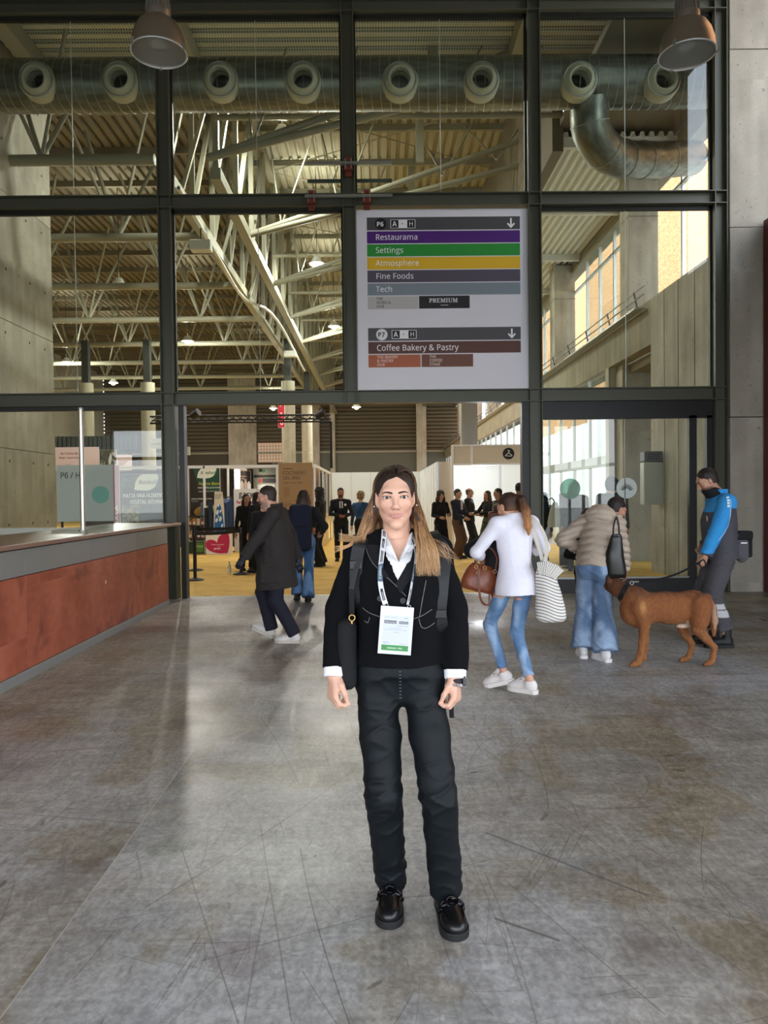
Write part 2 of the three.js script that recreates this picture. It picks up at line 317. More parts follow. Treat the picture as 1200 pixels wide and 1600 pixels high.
// ---------- the exhibition hall shell ----------
function deck(x0, x1, z0, z1, y, pitch, dep, flat = 0.5, alongX = false) { // trapezoidal sheet; ribs along z, or along x
  const pos = [], idx = []; const A = alongX ? z0 : x0, B = alongX ? z1 : x1, n = Math.round(Math.abs(B - A) / pitch), st = (B - A) / n; let c = 0;
  const prof = []; for (let i = 0; i < n; i++) { const s = A + i * st; prof.push([s, 0], [s + st * flat, 0], [s + st * (flat + 0.12), dep], [s + st * 0.88, dep]); } prof.push([B, 0]);
  for (let i = 0; i + 1 < prof.length; i++) {
    const [s0, d0] = prof[i], [s1, d1] = prof[i + 1];
    const q = alongX ? [[x0, y + d0, s0], [x1, y + d0, s0], [x1, y + d1, s1], [x0, y + d1, s1]] : [[s0, y + d0, z0], [s0, y + d0, z1], [s1, y + d1, z1], [s1, y + d1, z0]];
    for (const p of q) pos.push(...p); idx.push(c, c + 1, c + 2, c, c + 2, c + 3); c += 4;
  }
  let g = new THREE.BufferGeometry(); g.setAttribute('position', new THREE.Float32BufferAttribute(pos, 3)); g.setIndex(idx); g = g.toNonIndexed(); g.computeVertexNormals();
  g.setAttribute('uv', new THREE.BufferAttribute(new Float32Array(g.attributes.position.count * 2), 2)); return g;
}
const carpetT = dataTex(256, (u, v, i, j) => { const k = (fbm(u, v, 77, 6, 4) - 0.48) * 40 + (hsh(i, j, 3) - 0.5) * 26; return [222 + k, 182 + k, 96 + k * 0.7]; });
M.carpet = std(0xffffff, 0.95, { map: carpetT });
const HX0 = -22, HZ = -60;
{
  const f = struct('floor_hall', 'yellow carpet over the exhibition hall floor');
  part('carpet', metric(bx(HX0, 5.5, -0.2, 0.004, HZ, -11.86), 1.5), M.carpet, f);
  const pv = struct('ground_outside', 'sunlit pavement outside the hall windows');
  part('paving', bx(5.5, 60, -0.25, -0.01, -120, 60), std(0xb4b0a6, 0.9), pv);
  part('paving', bx(-60, 5.5, -0.25, -0.01, 1.8, 60), std(0xb4b0a6, 0.9), pv);
  // low bay just behind the glass: perforated deck with ribs parallel to the glass
  const c1 = struct('ceiling_front_bay', 'perforated galvanized roof deck above the round duct');
  const perf = dataTex(128, (u, v) => { const a = (u * 8) % 1 - 0.5, b = (v * 8) % 1 - 0.5, k = Math.hypot(a, b) < 0.26 ? 110 : 232; return [k, k, k * 0.96]; });
  const dk = metric(deck(-12, 8, -11.8, -15.6, 10.5, 0.3, 0.11, 0.42, true), 0.42);
  part('deck', dk, std(0xe2e3da, 0.45, { map: perf, metalness: 0.1, side: THREE.DoubleSide }), c1);
  part('roof_cover', bx(-12, 8, 10.75, 12.4, -15.6, -11.82), M.brownDeck, c1);
  for (const x of [-6.75, -3.62, 2.88, 5.6]) part('roof_beam', bx(x - 0.16, x + 0.16, 10.15, 10.5, -15.6, -11.8), M.paleSteel, c1);
  part('edge_fascia', bx(-12, 8, 9.9, 12.7, -15.75, -15.6), M.brownDeck, c1);
  // the main hall roof
  const c2 = struct('ceiling_hall', 'corrugated steel roof deck of the exhibition hall');
  part('deck', deck(HX0, -4.5, -15.6, HZ, 11.6, 0.28, 0.1, 0.55), M.brownDeck, c2);
  part('deck', deck(-4.5, 3.9, -15.6, HZ, 12.2, 0.28, 0.1, 0.55), M.creamDeck, c2);
  part('roof_cover', bx(HX0, 3.9, 12.5, 12.7, HZ, -15.6), M.brownDeck, c2);
  part('step_fascia', bx(-4.55, -4.45, 11.5, 12.4, HZ, -15.6), M.paleSteel, c2);
  for (let z = -17; z > HZ; z -= 2.2) { part('purlin', bx(-4.5, 3.9, 12.02, 12.2, z - 0.06, z + 0.06), M.paleSteel, c2); part('purlin', bx(HX0, -4.5, 11.42, 11.6, z - 0.06, z + 0.06), M.brownDeck, c2); }
  // right aisle: pale deck at lower height
  const c3 = struct('ceiling_aisle', 'bright ribbed deck over the window aisle');
  part('deck', deck(3.9, 6.5, -15.6, HZ, 9.05, 0.2, 0.1, 0.4), M.whiteDeck, c3);
  for (const z of [-15.7, -19.4, -23.2, -27, -31, -36, -42, -50]) part('cross_beam', bx(3.9, 6.6, 8.85, 9.05, z - 0.06, z + 0.06), M.whitePaint, c3);
  part('edge_beam', bx(3.75, 3.98, 8.75, 12.5, HZ, -15.6), M.brownDeck, c3);
  part('head_beam', bx(6.4, 6.75, 8.72, 9.1, HZ, -11.9), M.concreteSmooth, c3);
  part('roof_cover', bx(3.9, 7.2, 9.25, 9.4, HZ, -11.8), M.brownDeck, c3);
  // far and left walls
  const wf = struct('wall_far', 'brown ribbed cladding with concrete pilasters at the end of the hall');
  const ribs = []; for (let y = 5.2; y < 12.5; y += 0.3) ribs.push(bx(HX0, 6.6, y, y + 0.2, HZ - 0.06, HZ)); part('cladding', ribs, std(0x5f5747, 0.7), wf);
  part('lower_panel', bx(HX0, -11, 0, 5.1, HZ - 0.1, HZ), std(0x4c463b, 0.7), wf); part('lower_panel', bx(-8.5, 6.6, 0, 5.1, HZ - 0.1, HZ), std(0x63645c, 0.7), wf);
  part('backing', bx(HX0, 6.6, 0, 12.6, HZ - 0.4, HZ - 0.12), std(0x45402f, 0.8), wf);
  for (const [x0, x1] of [[-11.9, -9.7], [-5.6, -4.6], [-3.75, -3.35], [3.2, 4.0]]) part('pilaster', metric(bx(x0, x1, 0, 12.2, HZ, HZ + 0.5), 3), M.concrete, wf);
  const gw = part('grid_window', bx(-9.6, -7.7, 4.4, 6.0, HZ, HZ + 0.05), std(0xf0e6dc, 0.6), wf);
  for (let k = 0; k <= 8; k++) part('glazing_bar', bx(-9.62 + k * 0.24, -9.58 + k * 0.24, 4.4, 6.0, HZ + 0.05, HZ + 0.08), std(0xd09a78, 0.6), gw);
  for (let k = 0; k <= 6; k++) part('glazing_bar', bx(-9.6, -7.7, 4.4 + k * 0.26, 4.44 + k * 0.26, HZ + 0.05, HZ + 0.08), std(0xd09a78, 0.6), gw);
  part('ledge', bx(HX0, 6.6, 5.1, 5.25, HZ, HZ + 0.2), M.paleSteel, wf);
  const wl = struct('wall_left_hall', 'plain left wall of the exhibition hall');
  part('wall_panel', bx(HX0 - 0.3, HX0, 0, 12.6, HZ, -11.8), M.concrete, wl);
  part('return_wall', metric(bx(HX0, -9.1, 0, 12.6, -12, -11.8), 3), M.concrete, wl);
  // tall concrete wall seen through the left panes, in pours
  const cw = struct('wall_shear', 'tall pale concrete shear wall behind the left panes');
  { let y = 0; for (const h of [2.6, 2.5, 2.5, 2.9]) { part('pour', metric(bx(-7.9, -7.2, y, y + h - 0.012, -16.65, -13.9, 0.006), 2.8, h), M.concrete, cw); y += h; }
    const holes = []; for (const z of [-14.6, -15.6, -16.3]) for (let y = 1.1; y < 10; y += 1.25) holes.push(new THREE.CircleGeometry(0.03, 10).rotateY(Math.PI / 2).translate(-7.196, y, z + (y % 2) * 0.1));
    part('tie_hole', holes, std(0x3a3832, 0.9), cw); }
}
// ---------- right side of the hall ----------
{
  const w = struct('wall_window_side', 'concrete window wall with spandrel, columns and glazing along the aisle');
  const X = 5.5, S = 5.45;
  part('near_wall', metric(bx(X, X + 0.35, 0, S, -14.8, -12.2), 3), M.concrete, w);
  for (const z of [-12.75, -13.45, -14.1]) part('board_joint', bx(X - 0.004, X, 0, S, z - 0.008, z + 0.008), std(0x4a463d, 0.9), w);
  part('recess_wall', metric(bx(5.68, 8.2, 0, 4.55, -17.5, -17.05), 3), M.concrete, w);
  part('recess_side', metric(bx(8.2, 8.5, 0, 4.55, -17.4, -12.2), 3), M.concrete, w);
  part('recess_soffit', bx(5.85, 8.4, 4.35, 4.55, -17.4, -12.2), M.concreteSmooth, w);
  part('recess_floor', bx(5.5, 8.4, -0.2, 0.003, -17.05, -12), M.carpet, w);
  part('spandrel', metric(bx(X, X + 0.3, 4.55, S, HZ, -14.8), 3), M.concreteSmooth, w);
  part('balcony_slab', bx(X + 0.3, 7.2, 5.1, 5.3, HZ, -12), M.concreteSmooth, w);
  for (const y of [5.62, 5.78]) part('rail', bar(V(X - 0.05, y, -15), V(X - 0.05, y, HZ), 0.016, 8), M.galv, w);
  for (let z = -15.6; z > HZ; z -= 1.8) part('rail_bracket', flatBar(V(X + 0.05, 5.3, z), V(X - 0.06, 5.8, z), 0.02, 0.05), M.steelDark, w);
  part('cable_tray', bx(X - 0.25, X - 0.05, 5.3, 5.34, HZ, -15), M.galv, w);
  for (let k = 0; k < 6; k++) {
    const z = -17 - k * 7.1, c = part('column', metric(bx(5.82, 6.5, S - 0.2, 9, z - 0.62, z, 0.01), 2.6, k), M.concrete, w);
    part('joint', bx(5.815, 6.505, 7.9, 7.92, z - 0.5, z + 0.003), std(0x77736a, 0.9), c);
    for (let j = 1; j < 5; j++) { // tall upper windows
      const zz = z - 0.62 - j * 1.3; part('mullion', bx(6.5, 6.58, 5.3, 8.8, zz - 0.035, zz + 0.035), M.alu, w);
      part('upper_pane', bx(6.53, 6.542, 5.3, 8.75, zz + 0.05, zz + 1.25), M.glass, w);
    }
  }
  for (const z of [-12.9, -14.3, -15.7]) part('mullion', bx(6.5, 6.58, 5.3, 8.8, z - 0.04, z + 0.04), M.alu, w);
  part('transom', bx(6.5, 6.58, 8.1, 8.16, HZ, -12), M.alu, w);
  for (let z = -17.9; z > HZ; z -= 1.55) { // ground floor shopfront
    part('mullion', bx(X + 0.08, X + 0.16, 0, 4.55, z - 0.03, z + 0.03), M.alu, w);
    if (z > -40) part('lower_pane', bx(X + 0.115, X + 0.127, 0.1, 4.5, z - 1.5, z - 0.04), M.glass, w);
  }
  part('transom', bx(X + 0.06, X + 0.2, 2.25, 2.5, HZ, -17.6), M.alu, w);
  part('end_post', metric(bx(5.5, 5.7, 0, 4.55, -17.75, -17.5), 3), std(0xb6b1a0, 0.8), w);
  // brick building across the street and a young tree
  const bt = dataTex(256, (u, v, i, j) => { const course = (v * 32) % 1, row = Math.floor(v * 32), col = (u * 10 + (row % 2) * 0.5) % 1; const mo = course < 0.16 || col < 0.05; const k = (hsh(Math.floor(u * 10 + (row % 2) * 0.5), row, 4) - 0.5) * 34 + (hsh(i, j, 9) - 0.5) * 14; return mo ? [196, 166, 130] : [196 + k, 138 + k, 90 + k]; });
  const br = thing('brick_building', 'pale orange brick building outside the tall upper windows', 'building', [15, 0, -40]);
  part('wall', metric(bx(0, 8, 0, 24, -30, 36), 2.2), std(0xffffff, 0.9, { map: bt }), br);
  part('white_base', bx(-0.12, -0.02, 0, 6.6, -30, 36), std(0xe8ecec, 0.8), br);
  for (let k = 0; k < 7; k++) part('window', bx(-0.18, 0.05, 1.0, 3.4, -26 + k * 8, -24 + k * 8), std(0xbcd6e2, 0.2), br);
  const tr = thing('tree', 'small tree with yellowing leaves outside the ground floor glazing', 'tree', [10.2, 0, -27]);
  part('trunk', bar(V(0, 0, 0), V(0.1, 3, 0), 0.09, 8, 0.05), std(0x6d5a43, 0.9), tr);
  const lf = []; for (let i = 0; i < 900; i++) { const a = rr(0, 6.28), b = Math.acos(rr(-1, 1)), q = Math.cbrt(rnd()); lf.push(new THREE.PlaneGeometry(0.16, 0.1).rotateX(rr(0, 3)).rotateY(rr(0, 6)).translate(1.5 * q * Math.sin(b) * Math.cos(a), 4 + 1.5 * q * Math.cos(b), 1.7 * q * Math.sin(b) * Math.sin(a))); }
  part('foliage', lf, std(0xc4b04e, 0.8, { side: THREE.DoubleSide }), tr);
}

// ---------- roof steel ----------
{
  const X0 = -4.35, X1 = -3.3, yb = 8.35, yt = 11.9;
  const t = thing('roof_truss', 'deep pale steel lattice girder running the length of the hall roof', 'truss', [0, 0, 0]); t.userData.kind = 'structure';
  for (const x of [X0, X1]) { part('chord', bx(x - 0.11, x + 0.11, yb - 0.12, yb + 0.12, HZ, -15.6), M.paleSteel, t); part('chord', bx(x - 0.1, x + 0.1, yt - 0.1, yt + 0.1, HZ, -15.6), M.paleSteel, t); }
  for (let z = -15.7; z > -56; z -= 2.2) for (const x of [X0, X1]) {
    part('web_post', bx(x - 0.06, x + 0.06, yb, yt, z - 0.06, z + 0.06), M.paleSteel, t);
    part('web_diagonal', flatBar(V(x, yb, z), V(x, yt, z - 2.2), 0.1, 0.1), M.paleSteel, t);
  }
  for (let z = -16.8; z > -54; z -= 4.4) part('web_brace', flatBar(V(X0, yb, z), V(X1, yt, z), 0.08, 0.08), M.paleSteel, t);
  let k = 0;
  const nth = ['first', 'second', 'third', 'fourth', 'fifth', 'sixth', 'seventh', 'eighth'];
  for (let z = -14.9; z > -46; z -= 4.4, k++) {
    const f = thing('roof_frame', `${nth[k]} cross frame of slanting roof tubes counted from the glass wall`, 'frame', [0, 0, z]); f.userData.kind = 'structure';
    const n = V(X1, yb, 0);
    for (const [sl, x1] of [[0.335, 3.9], [0.245, 3.9]]) part('stay_tube', bar(n, V(x1, yb + sl * (x1 - X1), 0), 0.075, 10), M.paleSteel, f);
    part('tie_beam', bar(V(X1, yb + 1.1, -0.6), V(3.9, yb + 1.1, -0.6), 0.06, 8), M.paleSteel, f);
    const apex = V(0.4, 11.9, 0);
    for (const x of [-2.4, -0.9, 1.8, 3.2]) { part('brace_rod', bar(V(x, yb + 0.29 * (x - X1), 0), V(x + 1.3, 12.1, 0), 0.022, 6), M.paleSteel, f); part('brace_rod', bar(V(x, yb + 0.29 * (x - X1), 0), V(x - 0.6, 12.1, -2), 0.022, 6), M.paleSteel, f); }
    part('wind_rod', bar(V(X1, 11.9, 0), V(3.9, 11.9, -4.4), 0.018, 6), M.paleSteel, f); part('wind_rod', bar(V(3.9, 11.9, 0), V(X1, 11.9, -4.4), 0.018, 6), M.paleSteel, f);
    part('post', bx(-0.1, 0.1, 10.2, 12.1, -0.05, 0.05).translate(1.2, 0, 0), M.paleSteel, f);
    // left bay: horizontal tube with V struts to the deck
    part('beam_tube', bar(V(X0, yb - 0.02, 0), V(HX0 + 0.2, yb - 0.02, 0), 0.11, 10), M.paleSteel, f);
    for (let x = -6.6; x > -20; x -= 4.2) for (const s of [-1, 1]) { part('v_strut', bar(V(x, yb, 0), V(x + s * 1.15, 11.5, -0.9), 0.05, 8), M.paleSteel, f); part('v_strut', bar(V(x, yb, 0), V(x + s * 1.15, 11.5, 0.9), 0.04, 8), M.paleSteel, f); }
  }
  // conduit with floodlights under the girder
  const cd = thing('conduit', 'thin pale conduit hung below the lattice girder', 'pipe'); cd.userData.kind = 'structure';
  part('pipe', tube([V(-4.1, 8.1, -15.7), V(-4.0, 7.75, -19), V(-3.9, 7.55, -22.5), V(-3.5, 7.65, -24), V(-3.45, 7.7, -36)], 0.045, 8, 30), M.whitePaint, cd);
  [[-4.04, 7.45, -17.4, 'nearest the glass wall'], [-3.45, 7.35, -30, 'farther down the girder']].forEach(([x, y, z, w]) => {
    const o = thing('floodlight', `white box floodlight under the conduit ${w}`, 'lamp', [x, y, z]);
    part('housing', bx(-0.24, 0.24, -0.12, 0.12, -0.15, 0.15, 0.03), M.whitePaint, o); part('bracket', bar(V(0, 0.1, 0), V(0, 0.42, 0), 0.02), M.steelDark, o);
  });
  // round columns under the girder
  [[-3.75, -31.6, 'in front of the far cladding'], [-3.75, -40, 'behind the first one'], [-12.3, -31.6, 'behind the pink advertising screens'], [-9.7, -31.6, 'right of the pink advertising screens']].forEach(([x, z, w]) => {
    const o = thing('round_column', `round concrete hall column ${w}`, 'column', [x, 0, z]); o.userData.kind = 'structure';
    part('shaft', metric(new THREE.CylinderGeometry(0.29, 0.29, 6.5, 24).translate(0, 3.25, 0), 2), M.concreteSmooth, o);
    part('steel_post', bx(-0.14, 0.14, 6.5, 8.3, -0.14, 0.14), M.steelDark, o);
  });
  const gc = thing('clad_column', 'grey ribbed column casing above the cloakroom booth', 'column', [3.05, 0, -24.3]); gc.userData.kind = 'structure';
  { const g = []; for (let i = 0; i < 8; i++) g.push(bx(-0.24 + i * 0.06, -0.195 + i * 0.06, 0, 9, 0, 0.03)); part('casing', bx(-0.26, 0.26, 0, 9, -0.4, 0), std(0x7b776c, 0.7), gc); part('ribs', g, std(0x8d897d, 0.7), gc); }
  // dark lighting truss over the stands
  const lt = thing('lighting_truss', 'black lighting truss hung across the stands', 'truss');
  { const z = -24, a = [], tl = at(283, 661, z), tr = at(517, 664, z); const y = tl.y; for (const [dy, dz] of [[0, 0], [0.22, 0], [0.11, -0.2]]) a.push(bar(V(tl.x - 1, y + dy, z + dz), V(tr.x, y + dy, z + dz), 0.03)); for (let x = tl.x - 1; x < tr.x - 0.25; x += 0.25) a.push(bar(V(x, y, z), V(x + 0.25, y + 0.22, z), 0.015), bar(V(x, y + 0.22, z), V(x + 0.25, y + 0.11, z - 0.2), 0.012));
    part('lattice', a, M.black, lt); part('drop_pole', bar(V(tr.x, y, z), V(tr.x, 2.5, z), 0.04), M.black, lt);
    for (const u of [305, 500]) { const p = at(u, 655, z); const s = part('spotlight', bar(V(p.x - 0.12, p.y + 0.1, z), V(p.x + 0.14, p.y + 0.22, z + 0.1), 0.09, 10, 0.13), M.black, lt); part('yoke', bar(V(p.x, p.y, z), V(p.x, p.y + 0.35, z), 0.03), M.black, s); } }
}
// ---------- hall lamps ----------
[[441, 210, -18], [186, 445, -24], [495, 412, -24], [293, 533, -31], [522, 510, -31], [104, 566, -36], [177, 598, -40], [427, 638, -45], [557, 636, -40]].forEach(([u, v, z], i) => {
  const p = at(u, v, z), w = ['nearest below the duct', 'left bay under the deck', 'centre bay between the tubes', 'low behind the second bay', 'right of the girder in the distance', 'far left above the shear wall edge', 'far left near the lower beam', 'seen over the stands at the opening', 'seen at the top edge of the opening'][i];
  const o = thing('high_bay_lamp', `lit high bay hall lamp ${w}`, 'lamp', [p.x, p.y, z]);
  part('reflector', new THREE.CylinderGeometry(0.1, 0.24, 0.22, 20, 1, true).translate(0, 0.1, 0), std(0xd8d8d0, 0.3, { side: THREE.DoubleSide }), o);
  part('bulb', new THREE.SphereGeometry(0.13, 14, 10), M.lampGlow, o);
  part('hanger', bar(V(0, 0.2, 0), V(0, (p.x > -4.5 ? 12.3 : 11.7) - p.y, 0), 0.012, 6), M.steelDark, o);
  const l = new THREE.PointLight(0xf8f4ea, 76, 0, 2); l.position.set(0, -0.02, 0); l.shadow.radius = 5; l.castShadow = true; o.add(l); l.name = 'lamp_light';
});
// ---------- round supply duct ----------
{
  const z = -12.9, y = 8.68, R = 0.42, d = thing('air_duct', 'big round galvanized air duct with eight nozzles behind the top panes', 'duct', [0, y, z]);
  const gt = dataTex(256, (u, v, i, j) => { const k = 150 + (tile2(u, v, 26, 5) - 0.5) * 50 + (tile2(u, v, 60, 8) - 0.5) * 36 + (hsh(i, j, 2) - 0.5) * 14; return [k, k * 1.0, k * 0.95]; });
  const dm = std(0xc9cbc3, 0.42, { metalness: 0.6, map: gt });
  const ns = [55, 185, 343, 473, 625, 753, 907, 1038].map(u => at(u, 122, z + R + 0.05)); // the nozzles open into the hollow of the duct
  let sb = new Brush(new THREE.CylinderGeometry(R, R, 12.4, 48, 1).rotateZ(Math.PI / 2).translate(-0.4, 0, 0)); const evr = new Evaluator(); evr.useGroups = false; sb.updateMatrixWorld();
  { const inner = new Brush(new THREE.CylinderGeometry(R - 0.012, R - 0.012, 12.3, 48, 1).rotateZ(Math.PI / 2).translate(-0.4, 0, 0)); inner.updateMatrixWorld(); sb = evr.evaluate(sb, inner, SUBTRACTION); sb.updateMatrixWorld(); }
  for (const p of ns) { const h = new Brush(new THREE.CylinderGeometry(0.16, 0.16, 0.4, 28).rotateX(Math.PI / 2 + 0.12).translate(p.x, p.y - y - 0.01, R - 0.02)); h.updateMatrixWorld(); sb = evr.evaluate(sb, h, SUBTRACTION); sb.updateMatrixWorld(); }
  part('shell', sb.geometry, dm, d);
  for (let x = -6.4; x < 5.7; x += 0.16) { const q = new THREE.TorusGeometry(R + 0.001, 0.006, 5, 40).rotateY(Math.PI / 2 - 0.09).translate(x, 0, 0); part('seam', q, M.galv, d); }
  part('end_cap', new THREE.CylinderGeometry(R * 0.99, R * 0.99, 0.04, 40).rotateZ(Math.PI / 2).translate(5.82, 0, 0), dm, d);
  for (const u of [55, 185, 343, 473, 625, 753, 907, 1038]) {
    const p = at(u, 122, z + R + 0.05), n = V(0, 0.02, 0);
    const prof = [[0.175, 0.15], [0.205, 0.13], [0.235, 0.07], [0.275, 0.05], [0.30, 0.02], [0.31, -0.14]].map(q => new THREE.Vector2(q[0], q[1]));
    const g = new THREE.LatheGeometry([new THREE.Vector2(0.158, -0.16), new THREE.Vector2(0.157, 0.0), new THREE.Vector2(0.163, 0.13), ...prof], 36).rotateX(Math.PI / 2 + 0.12).translate(p.x, p.y - y, R - 0.03);
    const nz = part('nozzle', g, std(0xb9b69f, 0.5, { side: THREE.DoubleSide }), d);
    part('swivel_ring', new THREE.TorusGeometry(0.27, 0.012, 6, 36).rotateX(0.12).translate(p.x, p.y - y, R + 0.03), M.galv, nz);
    part('damper_wire', tube([V(p.x - 0.15, p.y - y + 0.2, R), V(p.x - 0.1, p.y - y + 0.42, R - 0.1), V(p.x + 0.12, p.y - y + 0.42, R - 0.1), V(p.x + 0.2, p.y - y + 0.2, R)], 0.006, 4, 14), M.galv, nz);
  }
  const el = part('branch_elbow', tube([V(3.75, -0.3, 0), V(3.8, -0.75, -0.1), V(4.25, -1.0, -0.5), V(5.2, -0.8, -1.2), V(6.4, -0.4, -2)], 0.33, 24, 40), dm, d);
  for (const t of [0.1, 0.25, 0.4, 0.55, 0.75]) { const cv = new THREE.CatmullRomCurve3([V(3.75, -0.3, 0), V(3.8, -0.75, -0.1), V(4.25, -1.0, -0.5), V(5.2, -0.8, -1.2), V(6.4, -0.4, -2)]), p = cv.getPointAt(t), g = new THREE.TorusGeometry(0.332, 0.01, 5, 30); g.applyQuaternion(new THREE.Quaternion().setFromUnitVectors(V(0, 0, 1), cv.getTangentAt(t))).translate(p.x, p.y, p.z); part('seam', g, M.galv, el); }
}
// ---------- pendant lamps in the lobby ----------
[[-1.93, 5.63, -6.8, 'left'], [2.87, 5.58, -6.8, 'right']].forEach(([x, y, z, w]) => {
  const o = thing('pendant_lamp', `brushed metal bell pendant lamp hanging ${w === 'left' ? 'before the duct on the left' : 'beside the concrete pier'}`, 'lamp', [x, y, z]);
  const P = a => a.map(q => new THREE.Vector2(q[0], q[1]));
  const sh = part('shade', new THREE.LatheGeometry(P([[0.245, -0.02], [0.243, 0.02], [0.235, 0.09], [0.212, 0.17], [0.175, 0.235], [0.125, 0.275], [0.1, 0.285], [0.098, 0.28], [0.17, 0.225], [0.206, 0.165], [0.228, 0.09], [0.236, 0.0], [0.245, -0.02]]), 48), std(0xa99c8b, 0.34, { metalness: 0.75, side: THREE.DoubleSide }), o);
  part('rim', new THREE.TorusGeometry(0.245, 0.008, 8, 48).rotateX(Math.PI / 2).translate(0, -0.015, 0), M.alu, sh);
  const nk = part('ballast_housing', new THREE.LatheGeometry(P([[0.1, 0.28], [0.112, 0.33], [0.108, 0.36], [0.085, 0.56], [0.06, 0.6], [0, 0.6]]), 32), std(0x8f857a, 0.4, { metalness: 0.6 }), o);
  for (let k = 0; k < 20; k++) { const a = k / 20 * 6.283; part('fin', flatBar(V(Math.cos(a) * 0.11, 0.35, Math.sin(a) * 0.11), V(Math.cos(a) * 0.085, 0.56, Math.sin(a) * 0.085), 0.008, 0.012), M.galv, nk); }
  part('diffuser', new THREE.CircleGeometry(0.235, 40).rotateX(Math.PI / 2).translate(0, 0.0, 0), new THREE.MeshPhysicalMaterial({ color: 0xcfd6d2, roughness: 0.35, transmission: 0.75, thickness: 0 }), o);
  part('lamp_socket', bar(V(0, 0.2, 0), V(0, 0.06, 0), 0.05, 14, 0.07), M.white, o);
  part('suspension', bar(V(0, 0.6, 0), V(0, 12 - y, 0), 0.01, 6), M.steelDark, o);
  for (const a of [0.3, 2.4, 4.5]) part('clip', bx(-0.012, 0.012, -0.03, 0.03, -0.01, 0.01).translate(Math.cos(a) * 0.247, 0, Math.sin(a) * 0.247), M.galv, o);
});
// ---------- threaded mounting rails on the grid ----------
[[6.74, -1.05, 0.29, 'on the middle post', [-0.39]], [6.235, -1.07, 0.29, 'on the middle beam', [-0.97, -0.11]]].forEach(([y, x0, x1, w, cl]) => {
  const o = thing('mounting_rail', `perforated galvanized rail clamped ${w}`, 'rail', [0, y, -11.56]);
  part('rail', merge([bx(x0, x1, -0.02, 0.02, -0.02, 0.02), bx(x0, x1, -0.026, -0.02, -0.025, 0.025)]), M.galv, o);
  for (const x of cl) { const c = part('clamp', merge([bx(x - 0.06, x + 0.06, 0.03, 0.08, -0.06, 0.03), bx(x - 0.07, x + 0.07, -0.12, -0.05, -0.06, 0.03), bx(x - 0.05, x + 0.05, -0.2, -0.12, -0.06, -0.02), bx(x - 0.03, x + 0.03, -0.1, 0.08, -0.075, -0.04)]), std(0x6d2f1c, 0.7), o); for (const s of [-1, 1]) part('bolt', bar(V(x + s * 0.045, -0.1, 0.035), V(x + s * 0.045, 0.06, 0.035), 0.006, 6), M.galv, c); }
});
{ const o = thing('mounting_rail', 'dark rail behind the middle post just below the upper rail', 'rail', [0, 6.58, -11.84]); part('rail', bx(-1.05, 0.29, -0.025, 0.025, -0.02, 0.02), std(0x3d4a49, 0.5), o); }
